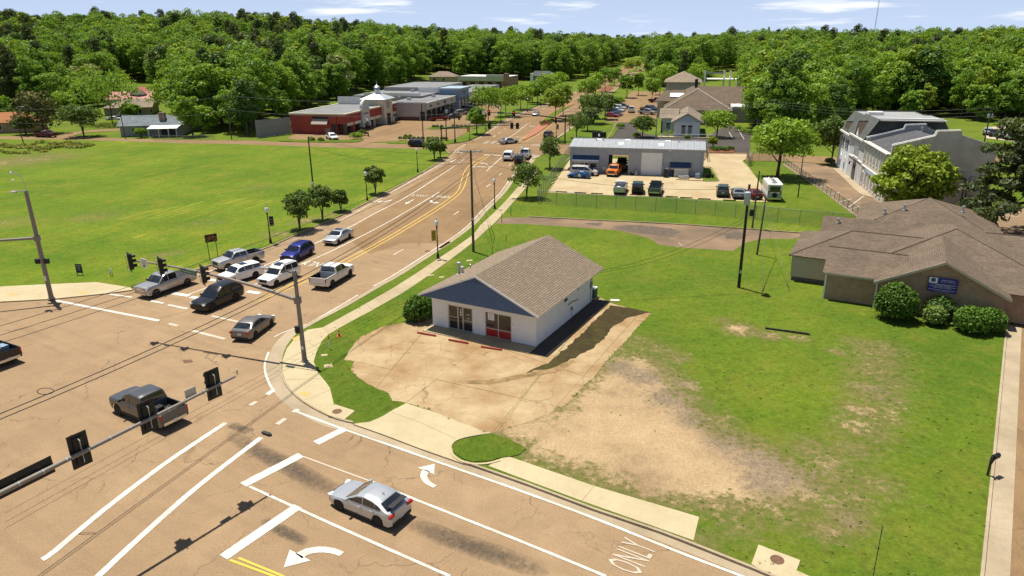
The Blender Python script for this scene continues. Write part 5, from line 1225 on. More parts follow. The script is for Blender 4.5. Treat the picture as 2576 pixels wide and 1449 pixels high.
# ---------------------------------------------------------- shops
M_REDST = mat('red_stucco', (0.34, 0.062, 0.048), 0.85, noise=.15, nscale=.8); M_CREAM = mat('cream_stucco', (0.66, 0.60, 0.45), 0.85, noise=.08, nscale=1)
M_SAGE = mat('sage_stucco', (0.50, 0.56, 0.53), 0.85, noise=.06, nscale=1); M_FLAT = mat('flat_roof_grey', (0.20, 0.205, 0.215), 0.9, noise=.2, nscale=.3)
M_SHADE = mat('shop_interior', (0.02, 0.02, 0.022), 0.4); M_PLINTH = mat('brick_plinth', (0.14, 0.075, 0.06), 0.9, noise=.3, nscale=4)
def red_shops():
 B = thing('red_shop_row', 'red stucco shop row with cream clock tower', 'building', (-59.2, 194.2, -0.02), GRID)
 W, L, H_ = 15.9, 39.0, 5.2
 MB().box((W / 2 - 1.2, L / 2, H_ / 2), (W - 2.4, L, H_ - .02)).build('shop_body', M_REDST, B)
 MB().box((W / 2, L / 2, H_ + .05), (W - .6, L - .6, .12)).build('flat_roof', M_FLAT, B)
 # front wall towards us and arcade along the right side (x = W)
 MB().box((W / 2 - 1.2, -.12, H_ / 2), (W - 2.4, .2, H_)).build('end_wall', M_REDST, B)
 MB().box((W / 2, -.2, H_ + .02), (W + .5, .5, .38)).build('cornice', M_CREAM, B)
 MB().box((W + .02, L / 2, H_ + .02), (.5, L - .1, .38)).build('cornice', M_CREAM, B); MB().box((-.02, L / 2, H_ + .02), (.5, L - .1, .38)).build('cornice', M_CREAM, B)
 MB().box((W / 2, L, H_ + .02), (W, .4, .38)).build('cornice', M_CREAM, B)
 cols = [.45, 5.2, 10.2, 13.8, 18.4, 22.4, 26.8, 30.5, 34.5, 38.5]
 MB().box((W - .2, 6.6, 3.9), (.4, 13.1, 2.3)).build('arcade_fascia', M_REDST, B); MB().box((W - .2, 19.9, 3.9), (.4, 9.0, 2.3)).build('arcade_fascia', M_REDST, B); MB().box((W - .2, 35.1, 3.9), (.4, 7.4, 2.3)).build('arcade_fascia', M_REDST, B)
 MB().box((W - 1.1, -.12, 3.9), (2.2, .2, 2.3)).build('arcade_end', M_REDST, B)
 for y in (.45, 5.0): MB().box((W - .35, y, 1.4), (.8, .8, 2.76)).build('column', M_PLINTH if y < 1 else M_REDST, B)
 for y0, y1 in ((.9, 4.6), (5.4, 9.3), (15.3, 18.9), (19.4, 23.6), (31.7, 37.8)): MB().box((W + .03, (y0 + y1) / 2, 2.45), (.10, y1 - y0, .75)).build('sun_blind', M_CREAM, B)
 for y in (19.15, 37.9): MB().box((W - .35, y, 1.4), (.5, .5, 2.76)).build('column', M_CREAM, B)
 # shop fronts behind the arcade
 for k, (y0, y1) in enumerate(((.6, 9), (9.6, 14.6), (15.2, 24), (24.6, 31), (31.6, 38.6))):
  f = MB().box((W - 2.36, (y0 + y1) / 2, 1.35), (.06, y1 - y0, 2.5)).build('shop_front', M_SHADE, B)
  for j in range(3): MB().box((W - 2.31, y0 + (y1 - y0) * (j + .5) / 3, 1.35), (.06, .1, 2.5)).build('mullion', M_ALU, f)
 # sage arched bay
 b = MB().box((W + .15, 12.2, 3.6), (.7, 4.8, 3.6)).build('sage_bay', M_SAGE, B)
 pr = [(9.9, 5.4), (14.5, 5.4), (14.5, 6.2)] + [(12.2 + 2.3 * math.cos(a), 6.2 + 1.75 * math.sin(a)) for a in [math.pi * k / 12 for k in range(1, 12)]] + [(9.9, 6.2)]
 MB().slab([(W + .5, y, z) for y, z in pr], .75).build('arched_parapet', M_SAGE, b)
 for y in (10.15, 14.25): MB().box((W + .1, y, .95), (1.2, .9, 1.9)).build('pier', M_SAGE, b); MB().box((W + .1, y, .4), (1.4, 1.1, .8)).build('pier_base', M_PLINTH, b)
 MB().box((W + .45, 12.2, 5.45), (.5, 5.2, .22)).build('string_course', M_CREAM, b)
 text_mesh('SHOE REPAIR', .55, 'shop_sign', b, mat('sign_purple', (0.10, 0.04, 0.12)), (W + .52, 12.2, 4.35), (math.pi / 2, 0, math.pi / 2), .03)
 # clock tower
 t = MB().box((W - 2.4, 27.4, 3.6), (6.4, 6.4, 7.2)).build('clock_tower', M_CREAM, B)
 ap = (W - 2.4, 27.4, 9.0); e = 4.1
 cs = [(W - 2.4 - e, 27.4 - e, 7.15), (W - 2.4 + e, 27.4 - e, 7.15), (W - 2.4 + e, 27.4 + e, 7.15), (W - 2.4 - e, 27.4 + e, 7.15)]
 for k in range(4): roof_plane('tower_roof', [cs[k], cs[(k + 1) % 4], ap], mat('tower_metal', (0.45, 0.48, 0.52), .45, metal=.3), t)
 MB().box((W - 2.4, 27.4, 9.1), (1.25, 1.25, 1.0)).build('cupola', M_TRIMW, t)
 MB().lathe([(.85, 9.55), (.95, 9.65), (.7, 10.1), (.85, 10.35), (.95, 10.45), (.4, 10.9), (.12, 11.1), (.05, 11.9), (.01, 12.4)], (W - 2.4, 27.4, 0), 12).build('cupola_cap', M_STEEL, t, smooth=40)
 c = MB().lathe([(1.15, 0), (1.15, .06), (.95, .08)], (W + .82, 27.4, 5.4), 24, 'X').build('clock_face', mat('clock_face', (0.28, 0.33, 0.36), .6), t)
 for dy, h_ in ((0, .8), (.35, .05)): MB().box((W + .92, 27.4 + dy, 5.4 + h_ * .5), (.03, .08 if dy == 0 else .7, h_ if dy == 0 else .1)).build('clock_hand', M_TRIMW, c)
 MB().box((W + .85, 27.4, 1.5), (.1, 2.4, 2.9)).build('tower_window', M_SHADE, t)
 for y in (24.5, 30.3): MB().box((W + .8, y, .8), (.9, .9, 1.6)).build('pier_base', M_CREAM, t)
 text_mesh('DENTAL', .5, 'shop_sign', B, M_TRIMW, (W + .03, 35.1, 4.2), (math.pi / 2, 0, math.pi / 2), .03)
 text_mesh('JEWELRY', .5, 'shop_sign', B, mat('sign_dull_red', (0.22, 0.05, 0.04)), (W + .03, 3.8, 3.9), (math.pi / 2, 0, math.pi / 2), .02)
 MB().box((4.0, 28, 6.4), (7.5, .2, 2.2)).build('rooftop_screen', M_TRIMW, B)
 # awning and window on the wall towards us
 a = MB(); x0, x1 = 6.6, 11.2
 a.slab([(x0, -1.4, 2.75), (x1, -1.4, 2.75), (x1, -.24, 4.0), (x0, -.24, 4.0)], .05); a.slab([(x0, -1.4, 2.55), (x1, -1.4, 2.55), (x1, -1.4, 2.75), (x0, -1.4, 2.75)], .04)
 ao = a.build('awning', mat('awning_taupe', (0.36, 0.29, 0.24), .7), B); MB().box(((x0 + x1) / 2, -.27, 4.3), (x1 - x0, .08, .7)).build('awning_head', M_BLACKP, ao)
 for x in (x0, x1): MB().slab([(x, -1.38, 2.7), (x, -.24, 2.7), (x, -.24, 3.95)], .03).build('awning_side', M_BLACKP, ao)
 MB().box((12.6, -.26, 1.5), (1.5, .06, 2.4)).build('side_door', M_SHADE, B)
 s = MB().box((10.7, -.27, 1.0), (1.3, .05, .95)).build('poster_frame', mat('poster_gold', (0.45, 0.38, 0.20)), B); MB().box((10.7, -.30, 1.0), (1.1, .02, .75)).build('poster', mat('poster_green', (0.20, 0.26, 0.20)), s)
 for x in (2.2, 8.2): MB().box((x, -.25, .55), (.4, .12, .9)).build('utility_box', M_REDST, B)
 return B
red_shops()
def grey_shops():
 B = thing('grey_shop_row', 'long grey shop row with blue arched middle section', 'building', (-37.2, 225.6, -0.02), GRID)
 M_GB = mat('grey_block_wall', (0.44, 0.40, 0.38), .85, noise=.12, nscale=1); M_FAS = mat('grey_fascia', (0.52, 0.52, 0.50), .8); M_BLU = mat('blue_stucco', (0.20, 0.29, 0.43), .8)
 W, H_ = 11.4, 5.3
 MB().box((W / 2 - 1.3, 15, H_ / 2), (W - 2.6, 30, H_)).build('shop_body', M_GB, B); MB().box((W / 2, 15, H_ + .06), (W + .2, 30, .12)).build('flat_roof', M_FLAT, B)
 MB().box((W / 2, -.05, H_ / 2), (W, .3, H_)).build('end_wall', M_GB, B); MB().box((W / 2, -.25, .55), (7, .3, 1.1)).build('planter_wall', M_PLINTH, B)
 MB().box((W - 1.0, -.22, 1.4), (1.5, .1, 2.6)).build('side_window', M_SHADE, B)
 MB().box((W, 15, 4.15), (.5, 29.6, 2.1)).build('fascia', M_FAS, B); MB().box((W + .15, 15, 5.25), (.5, 29.9, .25)).build('fascia_cap', M_TRIMW, B)
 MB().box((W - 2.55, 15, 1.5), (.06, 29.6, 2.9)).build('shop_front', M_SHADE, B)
 for k in range(7): MB().box((W - .2, 1 + k * 4.6, 1.55), (.3, .3, 3.1)).build('column', M_GB, B)
 for k, (tx, c) in enumerate((('NAILS', 'sign_brown'), ('PIZZA', 'sign_brown'), ('BOOKS', 'sign_blue2'), ('GYM', 'sign_brown'))):
  text_mesh(tx, .9, 'shop_sign', B, mat(c, (0.10, 0.05, 0.035) if c == 'sign_brown' else (0.05, 0.09, 0.2)), (W + .27, 4 + k * 7, 4.1), (math.pi / 2, 0, math.pi / 2), .04)
 # blue arched part
 b = MB().box((W - 2.2, 36.2, 3.6), (7, 12, 7.2)).build('blue_section', M_BLU, B)
 MB().box((W - 2.0, 36.2, 7.35), (8.0, 13, .7)).build('blue_cornice', mat('blue_cornice', (0.30, 0.38, 0.46), .7), b)
 for k in range(3):
  y = 32.4 + k * 3.8; MB().box((W + 1.32, y, 1.7), (.06, 2.6, 3.4)).build('archway', M_SHADE, b); a = MB().lathe([(1.3, 0), (1.3, .05), (1.2, .05)], (W + 1.28, y, 3.4), 18, 'X').build('arch_head', M_SHADE, b)
  MB().box((W + 1.4, y - 1.6, 1.9), (.2, .35, 3.8)).build('arch_pier', M_TRIMW, b)
 text_mesh('B', 1.6, 'shop_sign', b, M_BLACKP, (W + 1.36, 36.2, 5.9), (math.pi / 2, 0, math.pi / 2), .04)
 # far part of the row, and the roof levels behind
 MB().box((W / 2 - 1.3 + 1, 65, H_ / 2), (W - 2.6, 45, H_)).build('shop_body', M_GB, B); MB().box((W + 1, 65, 4.1), (.5, 45, 2.1)).build('fascia', M_FAS, B); MB().box((W / 2 + 1, 65, H_ + .06), (W + .4, 45, .12)).build('flat_roof', M_FLAT, B)
 MB().box((W - 1.5, 65, 1.5), (.06, 44.6, 2.9)).build('shop_front', M_SHADE, B)
 for k in range(9): MB().box((W + .8, 44 + k * 5, 1.55), (.35, .35, 3.1)).build('column', mat('salmon_column', (0.5, 0.36, 0.28)), B)
 text_mesh('CLEANERS', 1.0, 'shop_sign', B, mat('sign_red', (0.4, 0.03, 0.03)), (W + 1.28, 66, 4.2), (math.pi / 2, 0, math.pi / 2), .04)
 MB().box((-8, 42, 3.0), (24, 52, 5.8)).build('rear_body', M_GB, B); MB().box((-8, 42, 5.98), (24.4, 52.4, .12)).build('flat_roof', M_FLAT, B)
 MB().box((-8.5, 55, 6.6), (20, 32, 1.1)).build('upper_body', M_GB, B); MB().box((-8.5, 55, 7.21), (20.4, 32.4, .12)).build('flat_roof', M_FLAT, B)
 MB().box((-6, 15.8, 6.5), (20, .3, 1.0)).build('roof_parapet', M_TRIMW, B); MB().box((3, 31.5, 6.9), (11, .3, 1.5)).build('roof_parapet', M_TRIMW, B)
 for x, y, z in ((3, 8, 5.4), (-2, 12, 5.4), (7, 20, 5.4), (-6, 35, 6.1), (1, 45, 6.1)): MB().box((x, y, z + .4), (1.2, .9, .8)).build('rooftop_unit', M_STEEL, B)
 return B
grey_shops()
def far_shops():
 B = thing('far_shop_building', 'far pale shop building with brick ends past the grey shop row', 'building', (-26.0, 368.0, 1.0), math.radians(-20))
 M_F = mat('far_fascia', (0.55, 0.55, 0.50), .8)
 MB().box((13, 8, 2.4), (26, 16, 4.8)).build('shop_body', mat('salmon_brick', (0.36, 0.22, 0.16), .9, noise=.2, nscale=1), B); MB().box((12.5, -.4, 4.0), (25, 1.0, 2.2)).build('fascia', M_F, B); MB().box((13, 8, 4.95), (26.2, 16.2, .1)).build('flat_roof', M_TRIMW, B)
 MB().box((20, -1, 5.2), (9, 1.2, 1.4)).build('raised_fascia', M_F, B); MB().box((25.8, -.5, 4.4), (2.4, 1.6, 4.4)).build('brick_pier', MATS['salmon_brick'], B)
 for k in range(5): MB().box((3 + k * 4.6, -.06, 1.2), (2.4, .1, 2.2)).build('window', M_SHADE, B)
far_shops()
# ---------------------------------------------------------- brown-roofed office complex
def office():
 B = thing('office_complex', 'white brick office complex with steep brown hipped roofs', 'building', (44.2, 210.0, -0.02), GRID)
 M_WB = mat('white_brick', (0.66, 0.69, 0.72), .8, noise=.08, nscale=2); M_OCH = mat('ochre_render', (0.50, 0.42, 0.28), .8); M_MV = mat('mauve_render', (0.40, 0.36, 0.37), .8)
 M_TR = mat('tan_trim', (0.42, 0.37, 0.29), .8)
 def body(x0, x1, y0, y1, z, m, name='wall_block'): return MB().box(((x0 + x1) / 2, (y0 + y1) / 2, z / 2), (x1 - x0, y1 - y0, z)).build(name, m, B)
 body(.8, 18.2, .8, 40, 4.0, M_OCH)
 hip_roof(B, -.2, 19.2, -.2, 44, 4.0, 9.2, M_SH_BROWN, 'y')
 for a, b in (((-.2, -.2, 4.05), (9.5, 9.5, 9.27)), ((19.2, -.2, 4.05), (9.5, 9.5, 9.27))): MB().tube([a, b], .16, 6).build('hip_cap', M_TR, B)
 roof_plane('roof_slope', [(9.5, 18, 4.2), (44, 18, 4.2), (44, 27, 9.0), (9.5, 27, 9.0)], M_SH_BROWN, B); roof_plane('roof_slope', [(44, 36, 4.2), (9.5, 36, 4.2), (9.5, 27, 9.0), (44, 27, 9.0)], M_SH_BROWN, B)
 body(10, 43.5, 18.6, 35, 4.2, M_OCH);
 for x in (26, 34): MB().box((x, 21.5, 6.6), (1.0, 1.2, 1.0)).build('roof_vent', M_BLACKP, B)
 MB().lathe([(.5, 9), (.5, 11.5), (.35, 11.6)], (9.0, 20, 0), 10).build('chimney', M_BLACKP, B)
 body(19.5, 34, 8, 17.5, 4.0, M_MV, 'flat_wing'); MB().box((27, 12.7, 4.25), (14.8, 9.8, .5)).build('flat_roof', M_TRIMW, B)
 body(-1.2, 11, 62, 80, 8.2, M_MV, 'rear_wing'); hip_roof(B, -2, 11.8, 61, 81, 8.2, 11.6, M_SH_TAN, 'y')
 body(-2.2, 8, 18, 30, 5.0, M_OCH, 'left_wing')
 roof_plane('roof_slope', [(-3.2, 17, 5.0), (6, 17, 5.0), (6, 22, 8.2), (-.5, 22, 8.0)], M_SH_BROWN, B); MB().box((3.4, 19.4, 6.75), (4.2, 2.0, .1), 0, Matrix.Rotation(math.radians(32), 3, 'X')).build('skylight', M_TRIMW, B)
 # front wing with gable
 c, s = math.cos(GRID), math.sin(GRID); fx, fy = 41.2 - 44.2, 181.6 - 210.0
 ox, oy = fx * c + fy * s, -fx * s + fy * c
 def fb(x0, x1, y0, y1, z, m, name='front_wing'): return MB().box((ox + (x0 + x1) / 2, oy + (y0 + y1) / 2, z / 2), (x1 - x0, y1 - y0, z)).build(name, m, B)
 fb(0, 6.4, 0, 16, 3.7, M_WB); fb(-3.4, -.02, 7, 30, 3.7, M_WB)
 MB().slab([(ox, oy, 3.7), (ox + 6.4, oy, 3.7), (ox + 3.2, oy, 5.5)], -.3).build('gable_wall', mat('gable_blue', (0.42, 0.50, 0.55), .8), B)
 for s_ in (-1, 1):
  xa = ox + 3.2 + s_ * 4.0
  roof_plane('roof_slope', [(xa, oy - .6, 3.65), (ox + 3.2, oy - .6, 5.95), (ox + 3.2, oy + 20, 5.95), (xa, oy + 20, 3.65)], M_SH_TAN, B)
  MB().slab([(xa, oy - .64, 3.3), (xa, oy - .64, 3.66), (ox + 3.2, oy - .64, 5.98), (ox + 3.2, oy - .64, 5.6)], .06).build('rake_board', M_TR, B)
 roof_plane('roof_slope', [(ox - 4, oy + 6.4, 3.9), (ox + 1, oy + 6.4, 3.9), (ox + 1, oy + 11, 6.0), (ox - 4, oy + 11, 6.0)], M_SH_TAN, B); roof_plane('roof_slope', [(ox - 4, oy + 31, 3.9), (ox - 4, oy + 11, 6.0), (ox + 1, oy + 11, 6.0), (ox + 1, oy + 31, 3.9)], M_SH_TAN, B)
 MB().slab([(ox + 2.4, oy - .02, 4.75), (ox + 4.0, oy - .02, 4.75), (ox + 3.2, oy - .02, 5.25)], .05).build('gable_louvre', M_BLACKP, B)
 M_PG2 = mat('office_glass', (0.22, 0.26, 0.26), .15)
 for x in (2.35, 3.95):
  framed_window(B, ox + x, oy - .02, .55, 2.55, .8, '-y', M_PG2, M_BLACKP, .08, 2); MB().box((ox + x, oy - .06, 2.75), (1.15, .14, .3)).build('lintel', M_BLACKP, B)
 framed_window(B, ox - 1.6, oy + 6.98, 1.2, 2.3, .8, '-y', M_PG2, M_BLACKP); MB().box((ox - 1.6, oy + 6.92, 2.5), (1.15, .14, .25)).build('lintel', M_BLACKP, B)
 MB().box((ox - 3.25, oy + 6.6, 1.6), (.35, .35, 3.2)).build('porch_post', mat('post_brown', (0.08, 0.05, 0.04)), B)
 framed_window(B, 7.6 + 3, .78, 1.0, 3.0, 2.0, '-y', M_PG2, M_BLACKP, .08, 2)
 MB().box((ox + 3.2, oy - 1.2, .12), (14, 1.6, .22)).build('front_walk', M_CONC, B)
office()
def back_hall():
 B = thing('flat_roofed_hall', 'white flat-roofed hall with open frame behind the brown-roofed offices', 'building', (97.0, 312.0, 0.0), GRID)
 MB().box((8, 6, 3.4), (16, 12, 6.8)).build('hall_body', mat('hall_grey', (0.45, 0.45, 0.44), .8), B); MB().box((8, 6, 6.9), (16.6, 12.6, .3)).build('flat_roof', M_TRIMW, B)
 for x in (-14, -6, -3.4): MB().box((x, 4, 5), (.8, .8, 10)).build('frame_post', M_TRIMW, B)
 MB().box((-10, 4, 9), (8.6, .4, .6)).build('frame_beam', M_GREYP, B); MB().box((-6, 6, 6.4), (14, 8, .3)).build('lower_roof', M_TRIMW, B)
back_hall()
# ---------------------------------------------------------- houses at the left
def house(name, label, loc, rz, W, Dp, H_, RZ, wm, rm, along='x', hip=(True, True), extra=None, z=0.0):
 B = thing(name, label, 'house', (*loc, z), rz)
 MB().box((W / 2, Dp / 2, H_ / 2), (W, Dp, H_)).build('walls', wm, B)
 o = .6; hip_roof(B, -o, W + o, -o, Dp + o, H_ + .02, RZ, rm, along, hip=hip)
 if along == 'x':
  for hpx, x in ((hip[0], 0.0), (hip[1], W)):
   if not hpx: MB().slab([(x, 0, H_), (x, Dp, H_), (x, Dp / 2, RZ - .2)], .12).build('gable', extra or wm, B)
 else:
  for hpy, y in ((hip[0], 0.0), (hip[1], Dp)):
   if not hpy: MB().slab([(0, y, H_), (W, y, H_), (W / 2, y, RZ - .2)], -.12 if y else .12).build('gable', extra or wm, B)
 return B
M_HB = brick_mat('house_brick_grey', (0.30, 0.31, 0.31), (0.24, 0.25, 0.26), (0.36, 0.36, 0.35))
h = house('ranch_house', 'grey brick ranch house with slate-blue roof, chimney and porch', (-103.0, 189.6), math.radians(8), 15.6, 9.0, 2.7, 5.0, M_HB, shingle_mat('shingle_blue', (0.17, 0.20, 0.22), (0.22, 0.25, 0.27)), 'x', (False, True), mat('mint_siding', (0.42, 0.50, 0.46), .8))
framed_window(h, -.02, 3.4, 1.0, 2.1, 1.1, '-x'); framed_window(h, 3.5, -.02, 1.0, 2.1, 1.2, '-y'); framed_window(h, 6.2, -.02, .9, 2.1, .9, '-y')
MB().box((10.4, 2.2, 4.6), (1.5, 1.3, 2.4)).build('chimney', brick_mat('chimney_brick', (0.22, 0.15, 0.12), (0.17, 0.11, 0.09), (0.3, 0.27, 0.25)), h)
roof_plane('porch_roof', [(8.0, -4.2, 2.3), (15.5, -4.2, 2.3), (15.5, -.5, 2.75), (8.0, -.5, 2.75)], M_TRIMW, h)
for x in (8.3, 10.8, 13.2, 15.2): MB().box((x, -4.0, 1.15), (.14, .14, 2.3)).build('porch_post', M_TRIMW, h)
for x in (11, 13): MB().box((x, -.05, 1.1), (1.5, .08, 1.9)).build('patio_door', M_SHADE, h)
for x, y in ((2.5, 3.2), (5.5, 2.6), (7.8, 3.6)): vent_pipe(h, x, y, 3.9, .4, .1, 'vent_pipe', M_TRIMW)
h = house('tan_roofed_house', 'low house with tan roof behind the grey ranch house', (-134.5, 240.0), math.radians(12), 14.5, 10, 2.9, 5.4, mat('buff_brick', (0.32, 0.28, 0.22), .85, noise=.15, nscale=2), M_SH_TAN, 'x', (True, False))
for x in (9, 11, 14.5): framed_window(h, x, -.02, .9, 2.2, .9, '-y')
h = house('red_roofed_house', 'house with faded red metal roof among the trees', (-150.0, 270.0), math.radians(6), 16, 10, 3.2, 5.8, mat('house_white', (0.6, 0.6, 0.6), .8), mat('roof_rose', (0.42, 0.15, 0.14), .6, noise=.12, nscale=1), 'x', (False, False))
hip_roof(h, 8, 14, 2, 9, 5.0, 7.4, MATS['roof_rose'], 'y', hip=(False, False)); MB().slab([(8.3, 2.2, 4.8), (13.7, 2.2, 4.8), (11, 2.2, 7.1)], .1).build('gable', MATS['house_white'], h)
roof_plane('carport_roof', [(11, -7, 2.7), (19, -7, 2.7), (19, 0, 3.0), (11, 0, 3.0)], M_TRIMW, h)
for x in (11.3, 15, 18.7): MB().box((x, -6.8, 1.35), (.15, .15, 2.7)).build('carport_post', M_TRIMW, h)
h = house('rust_roofed_house', 'low house with rust-orange shingle roof at the left edge', (-152.0, 197.0), math.radians(10), 19, 10, 2.8, 5.2, M_BRICK, M_SH_RUST, 'x', (True, True))
for x in (11, 15): framed_window(h, x, -.02, .9, 2.1, 1.2, '-y')
h = house('far_tan_house', 'small far tan house left of the far shops', (-43.5, 392.0), math.radians(-8), 14, 9, 3.0, 5.6, mat('tan_siding', (0.45, 0.38, 0.26), .85), M_SH_TAN, 'x', (True, True), z=1.6)
for x in (3, 8): framed_window(h, x, -.02, 1, 2.2, 1.4, '-y')
h = house('far_grey_house', 'small far grey house beside the far shops', (13.0, 402.0), math.radians(-10), 12, 9, 3.0, 5.4, mat('grey_siding', (0.30, 0.30, 0.31), .85), M_SH_DARK, 'x', (False, True), z=1.2)
MB().box((-1.2, -1, 2.2), (1.6, 1.6, 4.4)).build('porch_pillar', M_TRIMW, h)
fa, fb_ = D2(646, 347), D2(735, 336)
pf = thing('plank_fence', 'weathered grey plank fence beside the red shops', 'fence', (*fa, 0), math.atan2(fb_[1] - fa[1], fb_[0] - fa[0]))
ln = math.dist(fa, fb_); n = int(ln / .35); M_PLANK = mat('grey_plank', (0.30, 0.29, 0.28), .9, noise=.3, nscale=3)
pm = MB().box((0, 0, 2.2), (.32, .05, 4.4)).build('plank', M_PLANK, pf); pm.location.x = .2
for k in range(1, n):
 share('plank', pm.data, pf, (.2 + k * .35, R.uniform(-.01, .01), R.uniform(-.08, .04)))
for z in (.5, 3.4): MB().box((ln / 2, .08, z), (ln, .08, .12)).build('fence_rail', M_PLANK, pf)
# ================================================================== VEHICLES
M_TYRE = mat('tyre_rubber', (0.018, 0.018, 0.018), 0.85)
M_RIM = mat('alloy_rim', (0.55, 0.55, 0.56), 0.35, metal=0.25)
M_RIMD = mat('dark_rim', (0.05, 0.05, 0.055), 0.4, metal=0.5)
M_CGLASS = mat('car_glass', (0.012, 0.015, 0.018), 0.03, spec=0.7, coat=0.5)
M_TRIM = mat('car_black_trim', (0.016, 0.016, 0.017), 0.55)
M_CHROME = mat('chrome', (0.62, 0.62, 0.63), 0.18, metal=0.9)
M_HEAD = mat('headlamp', (0.70, 0.72, 0.74), 0.15, spec=0.6)
M_TAIL = mat('tail_lamp', (0.36, 0.008, 0.008), 0.2, spec=0.6)
M_PLATE = mat('number_plate', (0.62, 0.65, 0.66), 0.5)
M_BED = mat('bed_liner', (0.018, 0.018, 0.019), 0.8)
M_UNDER = mat('underbody', (0.01, 0.01, 0.01), 0.9)
PAINTS = {}
def paint(col, metal=0.35, rough=0.32):
 k = (col, metal)
 if k not in PAINTS:
  PAINTS[k] = mat('car_paint_%d' % len(PAINTS), col, rough, metal=metal, spec=0.4, coat=0.35)
 return PAINTS[k]
WHEELS = {}
def wheel_meshes(r, w, rimm):
 key = (round(r, 3), round(w, 3), rimm.name)
 if key in WHEELS: return WHEELS[key]
 t = MB().lathe([(r * .62, -w * .46), (r * .93, -w * .5), (r, -w * .36), (r, w * .36), (r * .93, w * .5), (r * .62, w * .46)], (0, 0, 0), 22, 'Y').build('tyre_src', M_TYRE, smooth=50)
 q = MB().lathe([(r * .64, -.01), (r * .64, w * .40), (r * .58, w * .42), (r * .55, w * .26), (r * .1, w * .24)], (0, 0, 0), 22, 'Y')
 for k in range(5):
  a = 2 * math.pi * k / 5
  for s in (-.10, .10): q.tube([(r * .1 * math.cos(a + s * 3), w * .36, r * .1 * math.sin(a + s * 3)), (r * .58 * math.cos(a + s), w * .38, r * .58 * math.sin(a + s))], r * .055, 4)
 q.lathe([(r * .16, w * .3), (r * .16, w * .42), (r * .05, w * .44)], (0, 0, 0), 10, 'Y')
 rm = q.build('rim_src', rimm, smooth=40)
 out = (t.data, rm.data)
 for o in (t, rm): bpy.data.objects.remove(o)
 WHEELS[key] = out; return out
def lerp_profile(P, x):
 if x >= P[0][0]: return P[0][1]
 for (xa, za), (xb, zb) in zip(P, P[1:]):
  if xb <= x <= xa:
   t = (xa - x) / max(xa - xb, 1e-6); return za + (zb - za) * t
 return P[-1][1]
def vehicle(name, label, cat, loc, rz, s, col, group=None, metal=0.35, detail=True, glass=None):
 V = thing(name, label, cat, loc, rz, group)
 P_ = col if not isinstance(col, tuple) else paint(col, metal)
 wb, W, r = s['wb'], s['W'], s['r']; hw = W / 2
 xf, xr = wb / 2 + s['fo'], -wb / 2 - s['ro']; clr = s.get('clr', .24)
 deck = s['deck']                                  # [(x, z)] from front to back
 bed = s.get('bed')                                # (x_front, x_back, floor z)
 ra = r * 1.16
 xs = {xf, xr, xf - .04, xf - .12, xf - .3, xr + .04, xr + .12, xr + .3}
 for xa in (wb / 2, -wb / 2):
  for k in range(9): xs.add(xa + ra * math.cos(math.pi * k / 8))
  xs.add(xa + ra * 1.001); xs.add(xa - ra * 1.001)
 for x, z in deck: xs.add(x)
 if bed:
  for x in (bed[0], bed[0] - .002, bed[1], bed[1] + .002): xs.add(x)
 k = xr
 while k < xf: xs.add(k); k += .45
 xs = sorted([x for x in xs if xr <= x <= xf], reverse=True)
 xs = [x for i, x in enumerate(xs) if i == 0 or xs[i - 1] - x > .0015]
 def half(x):
  df, dr = xf - x, x - xr
  t = 1.0
  if df < s.get('nose', .7): t -= s.get('ntap', .16) * (1 - df / s.get('nose', .7)) ** 2
  if dr < s.get('tail', .6): t -= s.get('ttap', .10) * (1 - dr / s.get('tail', .6)) ** 2
  return hw * t
 def zb(x):
  z = clr
  for xa in (wb / 2, -wb / 2):
   if abs(x - xa) < ra: z = max(z, r + math.sqrt(ra * ra - (x - xa) ** 2) - .02)
  if xf - x < .25: z = max(z, clr + .10 * (1 - (xf - x) / .25))
  if x - xr < .25: z = max(z, clr + .14 * (1 - (x - xr) / .25))
  return z
 secs = []
 for x in xs:
  w, b, d = half(x), zb(x), lerp_profile(deck, x)
  sh = d - s.get('shd', .10)
  b = min(b, sh - .03)
  inb = bed and bed[1] <= x <= bed[0]
  if inb:
   sec = [(w * .96, b), (w, b + .3 * (sh - b)), (w, b + .75 * (sh - b)), (w * .985, sh), (w * .96, d), (w * .89, d), (w * .88, bed[2]), (0, bed[2])]
  else:
   sec = [(w * .96, b), (w, b + .3 * (sh - b)), (w, b + .75 * (sh - b)), (w * .985, sh), (w * .93, d - .02), (w * .80, d), (w * .4, d + s.get('crown', .025)), (0, d + s.get('crown', .025) * 1.2)]
  secs.append((x, sec))
 vs, fs, n = [], [], len(secs); m = 15
 for x, sec in secs:
  row = [(x, -y, z) for y, z in sec] + [(x, y, z) for y, z in sec[-2::-1]]
  vs += row
 for i in range(n - 1):
  for k in range(m - 1): fs.append((i * m + k, i * m + k + 1, (i + 1) * m + k + 1, (i + 1) * m + k))
 fs.append(tuple(range(m))); fs.append(tuple((n - 1) * m + k for k in range(m - 1, -1, -1)))
 mb = MB().add(vs, fs)
 mats_ = [P_, M_BED]
 mb.mi = [0] * len(mb.f)
 if bed:
  for fi, f in enumerate(mb.f[:-2]):
   zc = [mb.v[i] for i in f]
   if all(abs(p[2] - bed[2]) < .01 for p in zc) or (max(p[2] for p in zc) - min(p[2] for p in zc) > .2 and all(abs(p[1]) < hw * .9 for p in zc) and all(bed[1] - .01 <= p[0] <= bed[0] + .01 for p in zc)): mb.mi[fi] = 1
 mb.build('body', mats_, V, smooth=38)
 MB().box(((xf + xr) / 2, 0, clr + .12), (xf - xr - .5, W * .72, .3)).build('underbody', M_UNDER, V)
 # cabin
 cb = s['cab']                                     # roofline [(x, z)] front to back; first and last lie on the belt
